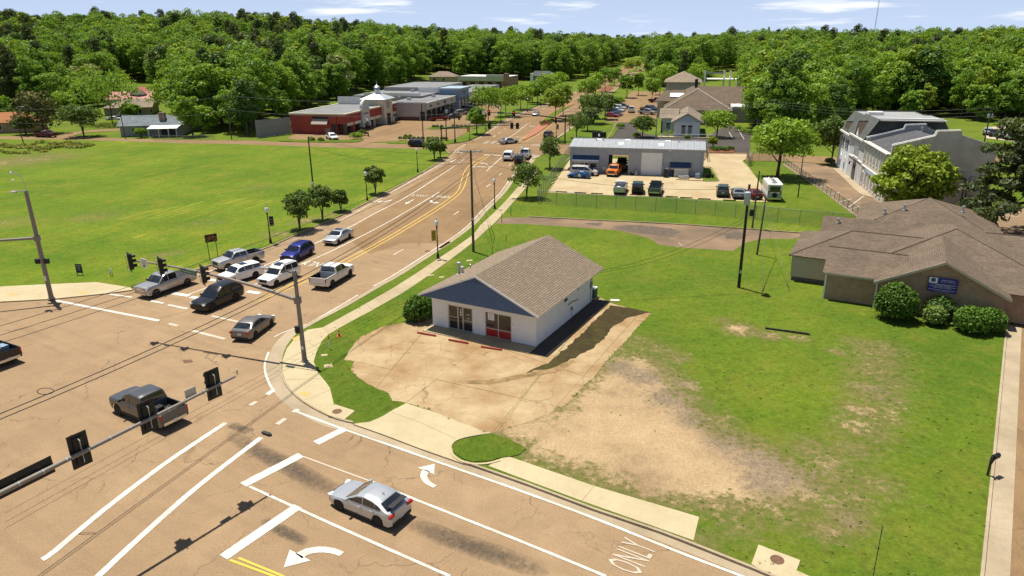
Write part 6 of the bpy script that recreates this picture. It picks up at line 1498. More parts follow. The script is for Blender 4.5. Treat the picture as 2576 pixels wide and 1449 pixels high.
 x0, x1 = cb[0][0], cb[-1][0]; zbelt = lambda x: cb[0][1] + (cb[-1][1] - cb[0][1]) * (x0 - x) / (x0 - x1)
 zr_max = max(z for x, z in cb); tum = s.get('tum', .17)
 def wy(x, z):
  wbs = half(x) * .955; t = max(0, min(1, (z - zbelt(x)) / max(zr_max - zbelt(x), .01)))
  e = 1.0
  if x0 - x < .5: e -= .05 * (1 - (x0 - x) / .5)
  return (wbs - tum * t) * e
 cx_ = sorted({x for x, z in cb} | {x0 + (x1 - x0) * k / 14 for k in range(15)}, reverse=True)
 vs, fs = [], []
 for x in cx_:
  h_ = max(lerp_profile(cb, x), zbelt(x) + .002); z0_ = zbelt(x) - .04
  he = h_ - min(.06, (h_ - zbelt(x)) * .5)
  sec = [(wy(x, z0_), z0_), (wy(x, he), he), (wy(x, h_) - .09, h_), (wy(x, h_) * .5, h_ + .02 * min(1, (h_ - zbelt(x)) * 3)), (0, h_ + .025 * min(1, (h_ - zbelt(x)) * 3))]
  vs += [(x, -y, z) for y, z in sec] + [(x, y, z) for y, z in sec[-2::-1]]
 m = 9; n = len(cx_)
 for i in range(n - 1):
  for k in range(m - 1): fs.append((i * m + k, i * m + k + 1, (i + 1) * m + k + 1, (i + 1) * m + k))
 fs.append(tuple(range(m))); fs.append(tuple((n - 1) * m + k for k in range(m - 1, -1, -1)))
 MB().add(vs, fs).build('cabin', s.get('roofm', P_), V, smooth=38)
 G_ = glass or M_CGLASS
 # windscreen and rear window: panels lying just above the sloping ends
 def end_glass(pa, pb, nm, inset=.06, f0=.06, f1=.94):
  (xa, za), (xb, zb_) = pa, pb; q = MB(); rows = 4; v = []
  d = Vector((xb - xa, 0, zb_ - za)).normalized(); nrm = Vector((-d.z, 0, d.x))
  if nrm.z < 0: nrm = -nrm
  if abs(d.x) < .02: nrm = Vector((1 if xa > 0 else -1, 0, 0))
  if nm == 'rear_window' and nrm.x > 0: nrm = -nrm
  for k in range(rows + 1):
   t = f0 + (f1 - f0) * k / rows; x, z = xa + (xb - xa) * t, za + (zb_ - za) * t
   y = wy(x, z) - inset - .05 * (k / rows)
   for yy in (-y, -y * .5, 0, y * .5, y):
    bulge = .022 * (1 - (yy / y) ** 2) * min(1, t * 3)
    p = Vector((x, yy, z)) + nrm * (.012 + bulge); v.append(tuple(p))
  q.add(v, [(k * 5 + j, k * 5 + j + 1, (k + 1) * 5 + j + 1, (k + 1) * 5 + j) for k in range(rows) for j in range(4)])
  q.build(nm, G_, V, smooth=60)
 end_glass(cb[0], cb[1], 'windscreen')
 if s.get('rearw', True): end_glass(cb[-1], cb[-2], 'rear_window', .10, s.get('rw0', .10), .90)
 if detail:
  for sgn in (-1, 1):
   for xa, xb in s['win']:
    q = MB(); v = []; K = 6
    for k in range(K + 1):
     x = xa + (xb - xa) * k / K; lo = zbelt(x) + .03; hi = max(lo + .005, lerp_profile(cb, x) - .095)
     for z in (lo, (lo + hi) / 2, hi): v.append((x, sgn * (wy(x, z) + .010), z))
    q.add(v, [(k * 3 + j, k * 3 + j + 1, (k + 1) * 3 + j + 1, (k + 1) * 3 + j) for k in range(K) for j in range(2)])
    q.build('side_window', G_, V)
   MB().box((x0 - .28 + s.get('mx', 0), sgn * (half(x0) + .07), zbelt(x0) + .08), (.13, .2, .15)).build('mirror', s.get('mirm', P_), V)
 else:
  for sgn in (-1, 1):
   xa, xb = s['win'][0][0], s['win'][-1][1]; q = MB(); v = []
   for k in range(9):
    x = xa + (xb - xa) * k / 8; lo = zbelt(x) + .03; hi = max(lo + .005, lerp_profile(cb, x) - .095)
    for z in (lo, hi): v.append((x, sgn * (wy(x, z) + .012), z))
   q.add(v, [(k * 2, k * 2 + 1, k * 2 + 3, k * 2 + 2) for k in range(8)]); q.build('side_window', G_, V)
 # lamps, grille, bumpers, plate
 zl = s.get('zl', .68); zt = s.get('zt', .85)
 for sgn in (-1, 1):
  MB().box((xf - .13, sgn * half(xf - .1) * .80, zl), (.22, .34, s.get('hlh', .13)), sgn * -.28).build('headlamp', M_HEAD, V)
  MB().box((xr + .07, sgn * half(xr + .05) * s.get('tlx', .86), zt), (.16, s.get('tlw', .22), s.get('tlh', .22)), sgn * .15).build('tail_lamp', M_TAIL, V)
 MB().box((xf - .015, 0, s.get('zg', zl - .06)), (.06, W * .5, s.get('gh', .2))).build('grille', s.get('gm', M_TRIM), V)
 MB().box((xf - .03, 0, clr + .12), (.08, W * .66, .13)).build('front_bumper', s.get('bm', M_TRIM), V)
 MB().box((xr + .02, 0, s.get('zrb', clr + .16)), (.12, W * .8, s.get('rbh', .16))).build('rear_bumper', s.get('bm', M_TRIM), V)
 MB().box((xr - .045 if s.get('bm') else xr - .005, 0, s.get('zp', zt - .12)), (.02, .32, .16)).build('number_plate', M_PLATE, V)
 if detail:
  for sgn in (-1, 1):
   MB().box(((xf + xr) / 2, sgn * (hw * .985), clr + .05), (wb - 2.1 * r, .05, .10)).build('sill', s.get('sillm', M_TRIM), V)
   for xa, xb in s['win'][:2]: MB().box(((xb + .18), sgn * (hw + .004), lerp_profile(deck, xb) - .16), (.18, .03, .04)).build('door_handle', s.get('hm', P_), V)
   for xa, xb in s['win'][:2]: MB().box((xb - .02, sgn * (hw - .004), (clr + lerp_profile(deck, xb)) / 2 + .05), (.014, .012, lerp_profile(deck, xb) - clr - .30)).build('door_gap', M_TRIM, V)
 tm, rm = wheel_meshes(r, s.get('tw', .24), s.get('rim', M_RIM))
 for xa in (wb / 2, -wb / 2):
  for sgn in (-1, 1):
   o = share('wheel', tm, V, (xa, sgn * (hw - s.get('tw', .24) * .55), r), 0 if sgn > 0 else math.pi)
   share('rim', rm, o)
 if bed and s.get('gate', True): MB().box((xr + .03, 0, (lerp_profile(deck, xr) + bed[2]) / 2 + .0), (.07, W * .84, lerp_profile(deck, xr) - bed[2] - .02)).build('tailgate', P_, V)
 for e in s.get('extra', ()): e(V, P_)
 return V
# ---- body types
def sedan(wb=2.8, L=4.85, W=1.84, H_=1.45, r=.33, **k):
 fo = .9; ro = L - wb - fo; xf, xr = wb / 2 + fo, -wb / 2 - ro
 d = dict(wb=wb, fo=fo, ro=ro, W=W, r=r, clr=.22, deck=[(xf, .58), (xf - .10, .70), (xf - .45, .80), (.62, .96), (-1.35, 1.0), (xr + .45, 1.03), (xr + .06, .98), (xr, .80)],
    cab=[(.92, .96), (.12, 1.38), (-.35, H_), (-.9, H_ - .02), (-1.25, 1.36), (-1.95, 1.02)], win=[(.62, -.30), (-.37, -1.30), (-1.34, -1.62)], zl=.66, zt=.84, zp=.70, tlw=.36, tlh=.15, gh=.16)
 d.update(k); return d
def hatch(wb=2.70, L=4.5, W=1.80, H_=1.43, r=.335, **k):
 fo = .88; ro = L - wb - fo; xf, xr = wb / 2 + fo, -wb / 2 - ro
 d = dict(wb=wb, fo=fo, ro=ro, W=W, r=r, clr=.2, deck=[(xf, .55), (xf - .10, .68), (xf - .5, .78), (.60, .93), (-1.2, 1.0), (xr + .25, 1.04), (xr + .08, .95), (xr, .66)],
    cab=[(.95, .93), (.10, 1.35), (-.35, H_), (-.95, H_ - .03), (-1.35, 1.31), (xr + .22, 1.02)], win=[(.66, -.28), (-.35, -1.12), (-1.16, -1.55)], zl=.64, zt=.88, zp=.5, tlw=.4, tlh=.16, gh=.14)
 d.update(k); return d
def suv(wb=2.85, L=4.85, W=1.93, H_=1.74, r=.37, **k):
 fo = .92; ro = L - wb - fo; xf, xr = wb / 2 + fo, -wb / 2 - ro
 d = dict(wb=wb, fo=fo, ro=ro, W=W, r=r, clr=.28, deck=[(xf, .70), (xf - .08, .90), (xf - .35, .99), (.72, 1.10), (-1.0, 1.12), (xr + .12, 1.14), (xr + .03, 1.05), (xr, .85)],
    cab=[(1.02, 1.09), (.38, 1.60), (-.1, H_), (-1.2, H_ - .01), (xr + .42, H_ - .07), (xr + .10, 1.14)], win=[(.74, -.18), (-.26, -1.15), (-1.23, xr + .42)], zl=.84, zt=1.0, zp=.82, tlw=.2, tlh=.36, gh=.3, zg=.74, tum=.16, tail=.35)
 d.update(k); return d
def minivan(**k):
 d = suv(wb=3.0, L=5.1, W=1.97, H_=1.74, r=.34)
 xf, xr = 3.0 / 2 + .92, -3.0 / 2 - (5.1 - 3.0 - .92)
 d.update(deck=[(xf, .62), (xf - .1, .78), (xf - .5, .92), (1.1, 1.04), (-1, 1.08), (xr + .1, 1.1), (xr, .8)], cab=[(1.62, 1.0), (.62, 1.58), (.1, 1.74), (-1.4, 1.74), (xr + .4, 1.68), (xr + .10, 1.1)], win=[(1.05, .05), (-.02, -1.15), (-1.2, xr + .4)], clr=.22, zl=.72)
 d.update(k); return d
def pickup(wb=3.7, L=5.85, W=2.04, H_=1.98, r=.42, crew=True, **k):
 fo = .95; ro = L - wb - fo; xf, xr = wb / 2 + fo, -wb / 2 - ro
 cb1 = -.95 if crew else .2
 x_a = xf - 1.42
 d = dict(wb=wb, fo=fo, ro=ro, W=W, r=r, clr=.38, deck=[(xf, .92), (xf - .05, 1.14), (xf - .25, 1.21), (x_a - .1, 1.27), (cb1 + .05, 1.28), (xr + .02, 1.30), (xr, 1.28)],
    cab=[(x_a, 1.27), (x_a - .62, 1.85), (x_a - 1.0, H_), (cb1 + .35, H_ - .01), (cb1 + .12, H_ - .06), (cb1 - .02, 1.29)], win=[(x_a - .18, x_a - 1.12), (x_a - 1.2, cb1 + .24)] if crew else [(x_a - .22, cb1 + .2)],
    bed=(cb1 - .06, xr + .08, .80), zl=.98, zt=1.05, zp=.66, tlw=.12, tlh=.42, tlx=.93, gh=.34, zg=.92, tum=.16, tail=.12, ttap=.02, nose=.45, ntap=.09, bm=M_CHROME, zrb=.60, rbh=.2, gm=M_TRIM, rw0=.18, tw=.27, mirm=M_TRIM, mx=.05)
 d.update(k); return d
def sunroof(V, P_):
 MB().box((-.45, 0, 0), (.75, .95, .02)).build('sunroof', M_CGLASS, V)
def roof_rails(z, xa, xb, y):
 def f(V, P_):
  for s_ in (-1, 1): MB().tube([(xa, s_ * y, z), (xa - .1, s_ * y, z + .05), (xb + .1, s_ * y, z + .05), (xb, s_ * y, z)], .022, 5).build('roof_rail', M_TRIM, V)
 return f
def top_glass(z, x, l, w, tilt=0.0):
 def f(V, P_): MB().box((x, 0, z), (l, w, .02), 0, Matrix.Rotation(tilt, 3, 'Y')).build('sunroof', M_CGLASS, V)
 return f
def cargo(boxes):
 def f(V, P_):
  for c, d_, m_ in boxes: MB().box(c, d_, .1).build('bed_load', m_, V)
 return f
def by_wheels(fpx, rpx, side, W, z=0.0):
 F, B_ = D(*fpx, z), D(*rpx, z); d = (F - B_).normalized(); n = Vector((-d.y, d.x, 0))
 c = (F + B_) / 2 + n * (-(W / 2 - .05) if side == 'L' else (W / 2 - .05))
 return (c.x, c.y, z), math.atan2(d.y, d.x)
def head(a, b): d = D(*b) - D(*a); return math.atan2(d.y, d.x)
def at(px, z=0.0): p = D(*px, z); return (p.x, p.y, z)
SILVER, WHITE, BLACK, GREY, NAVY = (0.50, 0.50, 0.49), (0.80, 0.80, 0.79), (0.005, 0.006, 0.008), (0.16, 0.155, 0.15), (0.012, 0.02, 0.19)
l, a = by_wheels((849, 1281), (958, 1328), 'L', 1.8)
vehicle('hatchback_car', 'silver hatchback with black roof spoiler on the near street', 'car', l, a, hatch(rim=M_RIMD, extra=(lambda V, P_: MB().box((-2.02, 0, 1.27), (.3, 1.2, .035)).build('roof_spoiler', M_TRIM, V), lambda V, P_: MB().box((-1.1, 0, 1.47), (.16, .03, .07)).build('roof_antenna', P_, V))), (0.46, 0.48, 0.51), metal=.5)
vehicle('pickup_truck', 'dark grey crew-cab pickup with empty black bed crossing the near intersection', 'pickup truck', (*D2(374, 1046), 0), head((470, 1100), (300, 1028)), pickup(extra=(cargo([((-1.3, 0, .95), (.6, .5, .3), M_TRIM), ((-1.0, .1, .9), (1.2, .4, .2), M_GREYP)]),)), (0.10, 0.105, 0.115), metal=.5)
vehicle('pickup_truck', 'black pickup with loaded bed cut off by the left edge', 'pickup truck', (*D2(-26, 902), 0), head((60, 905), (-100, 850)), pickup(crew=False, extra=(cargo([((-1.2, .2, 1.05), (1.4, .6, .4), mat('plywood', (0.5, 0.36, 0.18))), ((-1.6, -.4, 1.1), (.8, .5, .5), mat('tarp_blue', (0.2, 0.3, 0.4)))]),)), (0.02, 0.02, 0.024), metal=.3)
l, a = by_wheels((395, 748), (473, 720), 'L', 2.0)
vehicle('pickup_truck', 'silver-grey pickup with chrome grille at the left of the queue', 'pickup truck', l, a, pickup(gm=M_CHROME, extra=(lambda V, P_: MB().box((-1.97, 0, 1.31), (1.9, 1.75, .04)).build('bed_cover', M_TRIM, V),)), (0.38, 0.38, 0.38), metal=.6)
l, a = by_wheels((532, 785), (598, 755), 'L', 2.0)
vehicle('sport_utility_car', 'large black SUV past the stop line', 'SUV', l, a, suv(wb=3.0, L=5.2, W=2.0, H_=1.88, r=.40, rim=M_RIMD), BLACK, metal=.2)
l, a = by_wheels((676, 822), (655, 846), 'R', 1.8)
vehicle('sedan_car', 'grey-brown sedan seen from behind by the corner kerb', 'sedan', l, head((640, 845), (700, 800)), sedan(W=1.82, L=4.6, wb=2.7), (0.19, 0.175, 0.16), metal=.55)
l, a = by_wheels((590, 716), (642, 700), 'L', 1.85)
vehicle('crossover_car', 'white crossover with dark sunroof between the black and white SUVs', 'car', l, a, suv(L=4.75, wb=2.69, W=1.86, H_=1.66, clr=.24, extra=(top_glass(1.685, -.5, .75, .9),)), WHITE, metal=0)
l, a = by_wheels((697, 721), (742, 701), 'L', 1.9)
vehicle('sport_utility_car', 'white boxy SUV with dark sunroof at the stop line', 'SUV', l, a, suv(L=4.8, wb=2.79, W=1.9, H_=1.88, extra=(top_glass(1.90, -.3, .8, .9), roof_rails(1.85, -.1, -2.0, .68))), WHITE, metal=0)
l, a = by_wheels((582, 680), (638, 665), 'L', 1.95)
vehicle('pickup_truck', 'silver crew-cab pickup behind the white crossover', 'pickup truck', l, a, pickup(L=5.5, wb=3.35, W=1.94, H_=1.85, bm=M_TRIM), (0.50, 0.50, 0.50), metal=.5)
l, a = by_wheels((748, 660), (785, 641), 'L', 1.9)
vehicle('sport_utility_car', 'royal blue SUV behind the white boxy SUV', 'SUV', l, a, suv(L=4.65, wb=2.8, W=1.9, H_=1.70, r=.39, extra=(roof_rails(1.68, -.1, -1.8, .68),)), NAVY, metal=.4)
l, a = by_wheels((853, 615), (879, 601), 'L', 1.85)
vehicle('sedan_car', 'pale silver sedan last in the queue on the main road', 'sedan', l, a, sedan(extra=(top_glass(1.475, -.45, .7, .9),)), (0.48, 0.50, 0.51), metal=.5)
l, a = by_wheels((881, 697), (838, 723), 'R', 2.02)
vehicle('pickup_truck', 'white crew-cab pickup driving away with empty black bed', 'pickup truck', l, a, pickup(L=5.7, wb=3.6), (0.70, 0.68, 0.64), metal=0)
away = head((1224, 430), (1262, 396))
FARG = 'cars at the far crossing'
vehicle('sport_utility_car', 'white SUV waiting at the far crossing', 'SUV', (*D2(1281, 401), 0), away, suv(L=5.2, wb=3.0, W=2.0, H_=1.9, roofm=paint((0.78, 0.78, 0.77), 0)), WHITE, FARG, 0)
vehicle('pickup_truck', 'white pickup at the far crossing behind the dark off-roader', 'pickup truck', (*D2(1321, 397), 0), away, pickup(), WHITE, FARG, 0)
def jeep(**k):
 d = suv(wb=2.7, L=4.3, W=1.85, H_=1.86, r=.41, clr=.4)
 xf, xr = 1.35 + .92, -1.35 - (4.3 - 2.7 - .92)
 d.update(deck=[(xf, .95), (xf - .05, 1.12), (.72, 1.18), (xr + .02, 1.18), (xr, 1.1)], cab=[(.75, 1.17), (.45, 1.74), (.2, 1.84), (-1.3, 1.84), (xr + .15, 1.82), (xr + .05, 1.18)], win=[(.5, -.3), (-.38, -1.2), (-1.28, xr + .3)], ntap=.05, tum=.08,
    extra=(lambda V, P_: MB().lathe([(.38, 0), (.38, .2), (.1, .22)], (xr - .22, 0, 1.02), 18, 'X').build('spare_wheel', M_TYRE, V),)); d.update(k); return d
vehicle('off_road_car', 'dark green off-roader with spare wheel on the back at the far crossing', 'off-roader', (*D2(1308, 412), 0), away, jeep(), (0.016, 0.022, 0.016), FARG, .1)
vehicle('sedan_car', 'silver sedan crossing the far intersection sideways', 'sedan', (*D2(1281, 361), 0), head((1262, 362), (1300, 358)), sedan(), (0.42, 0.44, 0.46), FARG, .5)
vehicle('sport_utility_car', 'dark grey SUV driving off beyond the far crossing', 'SUV', (*D2(1380, 346), 0), head((1380, 350), (1425, 318)), suv(), (0.035, 0.035, 0.042), FARG, .3)
vehicle('sedan_car', 'silver sedan coming towards the far crossing', 'sedan', (*D2(1348, 291), 0), head((1360, 283), (1330, 300)), sedan(), (0.50, 0.51, 0.52), FARG, .4)
vehicle('sport_utility_car', 'black SUV on the side street beside the field', 'SUV', (*D2(1055, 369), 0), head((1000, 366), (1100, 369)), suv(), BLACK, None, .2)
vehicle('pickup_truck', 'maroon pickup on the side street near the houses', 'pickup truck', (*D2(118, 345), 0), head((100, 344), (200, 347)), pickup(crew=False), (0.10, 0.008, 0.02), None, .3)
vehicle('electric_sedan', 'white rounded car parked before the red shop wall', 'car', (*D2(836, 350), -.01), head((825, 346), (850, 353)), hatch(L=4.75, wb=2.89, H_=1.6, W=1.9), WHITE, None, 0)
SHG = 'cars parked at the shops'
for px, hd, kind, colr, lab in (((1105, 303), (1080, 304, 1130, 301), pickup(crew=False), (0.16, 0.012, 0.015), 'dark red pickup parked before the grey shops'),
  ((1128, 291), (1100, 292, 1150, 289), suv(), (0.02, 0.022, 0.03), 'black SUV parked beside the dark red pickup'), ((1143, 297), (1120, 298, 1165, 295), sedan(), (0.03, 0.04, 0.07), 'dark blue sedan parked nearest the lot lamp'),
  ((1160, 289), (1140, 290, 1180, 287), suv(L=4.6), (0.30, 0.31, 0.33), 'grey SUV parked before the blue arches'), ((1170, 284), (1150, 285, 1190, 282), sedan(), (0.015, 0.015, 0.018), 'black sedan parked before the blue arches'),
  ((1188, 275), (1170, 276, 1205, 273), sedan(), (0.06, 0.12, 0.24), 'blue car parked by the shop lot trees'), ((1180, 277), (1160, 278, 1200, 275), suv(), (0.02, 0.02, 0.02), 'black SUV parked at the far end of the shops'),
  ((1330, 252), (1315, 256, 1345, 248), suv(), (0.45, 0.46, 0.48), 'pale SUV half hidden by the trees beside the road')):
 vehicle('parked_car', lab, 'car', (*D2(*px), -.016), head(hd[:2], hd[2:]), kind, colr, SHG, .3, detail=False)
OFG = 'cars parked in the office lot'
oh = (1540, 290, 1590, 293)
for px, kind, colr, lab in (((1541, 294), sedan(), (0.30, 0.02, 0.03), 'red car at the near end of the office lot row'), ((1549, 291), sedan(), (0.02, 0.03, 0.09), 'dark blue car beside the red one in the office lot'),
  ((1546, 285), suv(), (0.03, 0.06, 0.14), 'blue SUV second in the office lot row'), ((1555, 281), sedan(), (0.62, 0.62, 0.62), 'white car third in the office lot row'), ((1560, 276), suv(), (0.60, 0.61, 0.62), 'white SUV fourth in the office lot row'), ((1567, 272), suv(), (0.03, 0.03, 0.035), 'black SUV farthest in the office lot row')):
 vehicle('parked_car', lab, 'car', (*D2(*px), -.012), head(oh[:2], oh[2:]), kind, colr, OFG, .3, detail=False)
vehicle('parked_car', 'white pickup driving alone through the office lot', 'car', (*D2(1588, 282), -.012), head((1588, 290), (1594, 270)), pickup(), (0.72, 0.72, 0.71), OFG, 0, detail=False)
for px, colr, lab in (((1629, 288), (0.42, 0.44, 0.47), 'silver pickup under the lamp post beside the offices'), ((1633, 281), (0.02, 0.03, 0.07), 'dark blue SUV behind the silver pickup beside the offices'), ((1640, 277), (0.03, 0.03, 0.035), 'black SUV nearest the office wall')):
 vehicle('parked_car', lab, 'car', (*D2(*px), -.012), head((1610, 287), (1660, 290)), pickup() if 'pickup' in lab else suv(), colr, OFG, .3, detail=False)
vehicle('parked_car', 'maroon pickup parked beyond the offices', 'car', (*D2(1652, 258), -.012), head((1630, 258), (1680, 260)), pickup(), (0.12, 0.015, 0.02), OFG, .2, detail=False)
for px, colr, lab in (((1594, 190), (0.7, 0.7, 0.7), 'white car far up the main road'), ((1611, 178), (0.65, 0.65, 0.66), 'pale car farthest up the main road')):
 vehicle('far_car', lab, 'car', (*D2(*px), 0), head((1560, 217), (1590, 195)), suv(), colr, 'cars far up the road', 0, detail=False)
gx = lambda x, y: (*on_gar(x, y)[:2], LZ + .004)
vehicle('minivan', 'silver minivan parked against the metal garage', 'minivan', gx(3.1, -2.1), GRID + math.radians(-4), minivan(), (0.56, 0.55, 0.53), None, .3)
def classic(V, P_):
 st = mat('stripe_white', (0.75, 0.76, 0.78), .4)
 MB().box((1.0, 0, .80), (1.5, .28, .012), 0, Matrix.Rotation(.06, 3, 'Y')).build('racing_stripe', st, V); MB().box((-.5, 0, 1.20), (.7, .28, .012)).build('racing_stripe', st, V)
 for s_ in (-1, 1):
  q = MB().lathe([(.26, 0), (.26, .012), (.22, .014)], (-.30, s_ * .86, .62), 20, 'Y').build('number_roundel', st, V); text_mesh('26', .3, 'number', q, M_TRIM, (-.30, s_ * .88, .62), (math.pi / 2, 0, 0 if s_ < 0 else math.pi), .004)
cl = dict(wb=2.35, fo=.85, ro=.95, W=1.72, r=.31, clr=.17, tw=.24, nose=1.0, ntap=.28, tail=.9, ttap=.2, deck=[(2.02, .40), (1.9, .58), (1.4, .76), (.75, .80), (.2, .82), (-.8, .86), (-1.7, .88), (-2.08, .84), (-2.12, .6)], cab=[(.45, .80), (-.1, 1.16), (-.4, 1.18), (-.75, 1.17), (-1.2, 1.04), (-1.85, .88)], win=[(.2, -.62)], zl=.55, zt=.68, zp=.5, tlw=.3, tlh=.1, gh=.1, zg=.4, extra=(classic,))
vehicle('sports_car', 'low blue vintage sports car with white roundel number', 'sports car', gx(2.4, -5.0), GRID + math.pi + math.radians(-6), cl, (0.02, 0.09, 0.26), None, .3)
vehicle('pickup_truck', 'orange pickup nosing out of the garage bay', 'pickup truck', gx(8.4, -.6), GRID - math.pi / 2 + math.radians(-8), pickup(), (0.60, 0.15, 0.012), None, 0)
vehicle('old_truck', 'old dark green truck inside the garage bay', 'truck', gx(9.2, 6.0), GRID - math.pi / 2, pickup(crew=False, H_=2.2), (0.02, 0.035, 0.035), None, .1)
YG = 'vehicles parked along the garage yard fence'
yr_ = GRID + math.pi / 2
for px, kind, colr, lab, cat_ in (((1561, 483), pickup(crew=False, L=5.2, wb=3.1, W=1.85, H_=1.7, extra=(cargo([((-1.2, .2, .95), (.5, .6, .4), M_TRIMW), ((-1.5, -.3, .9), (.6, .5, .3), M_GREYP)]),)), (0.55, 0.55, 0.54), 'white pickup with junk in its bed in the garage yard', 'pickup truck'),
  ((1604, 484), jeep(), (0.02, 0.045, 0.04), 'dark green off-roader in the garage yard row', 'off-roader'), ((1649, 485), pickup(crew=False, L=5.4, wb=3.2), (0.10, 0.15, 0.13), 'grey-green pickup in the garage yard row', 'pickup truck'),
  ((1817, 490), suv(H_=1.78, extra=(lambda V, P_: [MB().box((-.6 - .22 * k, 0, 1.86), (.04, 1.1, .03)).build('roof_slat', M_STEEL, V) for k in range(6)],)), (0.05, 0.075, 0.06), 'green SUV with slatted roof rack by the fence', 'SUV'), ((1855, 494), sedan(), (0.22, 0.24, 0.27), 'grey-blue sedan beside the green SUV', 'sedan'), ((1893, 496), hatch(), (0.13, 0.015, 0.02), 'dark red hatchback beside the camper van', 'car')):
 vehicle('yard_car', lab, cat_, (*D2(*px, LZ), LZ + .004), yr_ + (0.25 if 'hatchback' in lab else R.uniform(-.05, .05)), kind, colr, YG, .2)
def camper():
 p = D(1938, 497, LZ); V = thing('camper_van', 'tall white camper van with spare wheel and roof units', 'camper van', (p.x, p.y, LZ + .004), yr_ + math.radians(3), YG)
 M_CW = mat('camper_white', (0.74, 0.74, 0.71), .45, noise=.06, nscale=2); M_CG = mat('camper_green', (0.34, 0.40, 0.36), .5)
 def hull(P, hwid, m_, nm):
  k = len(P); MB().add([(x, -hwid, z) for x, z in P] + [(x, hwid, z) for x, z in P], [tuple(range(k)), tuple(range(2 * k - 1, k - 1, -1))] + [(i, (i + 1) % k, (i + 1) % k + k, i + k) for i in range(k)]).build(nm, m_, V, smooth=30)
 hull([(3.0, .55), (3.05, 1.15), (2.5, 1.3), (2.1, 2.0), (2.3, 2.6), (1.9, 2.75), (-2.9, 2.75), (-3.05, 2.6), (-3.1, 1.3), (-3.1, .55)], 1.05, M_CW, 'body')
 MB().box((0, 0, .75), (6.0, 2.14, .35)).build('side_band', M_CG, V); MB().box((-3.12, 0, 1.95), (.04, 1.5, .85)).build('rear_window', M_CGLASS, V); MB().box((-3.12, 0, .9), (.05, 2.0, .7)).build('rear_panel', M_CG, V)
 MB().lathe([(.36, 0), (.36, .2), (.12, .24)], (-3.36, 0, 1.05), 18, 'X').build('spare_wheel', M_TYRE, V); MB().box((-3.15, 0, .5), (.2, 2.0, .2)).build('rear_bumper', M_CHROME, V)
 for y in (-.85, .85): MB().box((-3.12, y, 1.4), (.06, .16, .5)).build('tail_lamp', M_TAIL, V)
 for sg in (-1, 1):
  for x, l_ in ((1.4, 1.0), (-.2, 1.3), (-2.0, 1.2)): MB().box((x, sg * 1.055, 1.95), (l_, .03, .6)).build('side_window', M_CGLASS, V)
 for x, w_ in ((.6, .9), (-1.1, .8), (-2.3, .7)):
  u = MB().box((x, .1, 2.88), (w_, .8, .26)).build('roof_unit', M_CW, V); MB().box((x, .1, 3.02), (w_ * .7, .55, .03)).build('unit_cover', M_TRIM, u)
 MB().slab([(2.12, .95, 2.02), (2.12, -.95, 2.02), (2.52, -.95, 1.32), (2.52, .95, 1.32)], .03).build('windscreen', M_CGLASS, V)
 tm, rm = wheel_meshes(.36, .24, M_RIM)
 for x in (2.0, -1.9):
  for sg in (-1, 1): share('rim', rm, share('wheel', tm, V, (x, sg * .98, .36), 0 if sg > 0 else math.pi))
camper()
RG = 'cars parked in the far right lot'
for px, kind, colr, lab in (((2484, 338), suv(), (0.40, 0.44, 0.48), 'pale blue SUV at the left of the far right lot'), ((2500, 342), suv(), (0.02, 0.03, 0.06), 'dark blue SUV second in the far right lot'), ((2519, 346), sedan(), (0.72, 0.72, 0.72), 'white sedan third in the far right lot'), ((2545, 350), pickup(), (0.70, 0.70, 0.70), 'white pickup fourth in the far right lot'), ((2566, 353), sedan(), (0.04, 0.06, 0.10), 'dark sedan at the right of the far right lot'), ((2566, 321), suv(), (0.012, 0.012, 0.014), 'black SUV at the back of the far right lot')):
 vehicle('parked_car', lab, 'car', (*D2(*px), -.008), head((2484, 345), (2500, 328)), kind, colr, RG, .2, detail=False)
for px, colr, lab in (((290, 303), (0.6, 0.62, 0.65), 'white car in the drive of the grey ranch house'), ((302, 300), (0.03, 0.03, 0.04), 'black car behind the white one in the house drive')):
 vehicle('parked_car', lab, 'car', (*D2(*px), -.05), head((280, 304), (310, 303)), sedan(), colr, 'cars at the houses', .2, detail=False)
# ================================================================== TREES AND SHRUBS
import numpy as np
L_MID = leaf_mat('leaf_mid', (0.077, 0.182, 0.015), (0.164, 0.298, 0.025), 0.62)
L_LIGHT = leaf_mat('leaf_light', (0.132, 0.255, 0.018), (0.253, 0.386, 0.031), 0.58, 0.3)
L_DARK = leaf_mat('leaf_dark', (0.038, 0.090, 0.015), (0.089, 0.167, 0.025), 0.45, 0.15)
L_PINE = leaf_mat('needle_dark', (0.034, 0.057, 0.017), (0.086, 0.106, 0.031), 0.35, 0.12)
L_PALE = leaf_mat('leaf_pale', (0.154, 0.201, 0.050), (0.358, 0.378, 0.135), 0.35, 0.2)
L_YELLOW = leaf_mat('leaf_yellow_green', (0.165, 0.260, 0.016), (0.298, 0.368, 0.029), 0.35, 0.32)
L_BUSH = leaf_mat('leaf_bush', (0.034, 0.095, 0.008), (0.100, 0.190, 0.018), 0.2, 0.15)
L_MYRTLE = leaf_mat('leaf_myrtle', (0.052, 0.104, 0.018), (0.132, 0.190, 0.036), 0.25, 0.2)
L_RED = leaf_mat('leaf_red', (0.09, 0.012, 0.016), (0.20, 0.03, 0.03), 0.2, 0.2)
L_MAG = leaf_mat('leaf_magnolia', (0.03, 0.045, 0.012), (0.16, 0.14, 0.045), 0.1, 0.1)
M_BARK = mat('bark', (0.085, 0.065, 0.05), 0.95, noise=0.4, nscale=4)
M_BARK2 = mat('bark_grey', (0.13, 0.105, 0.085), 0.95, noise=0.4, nscale=4)
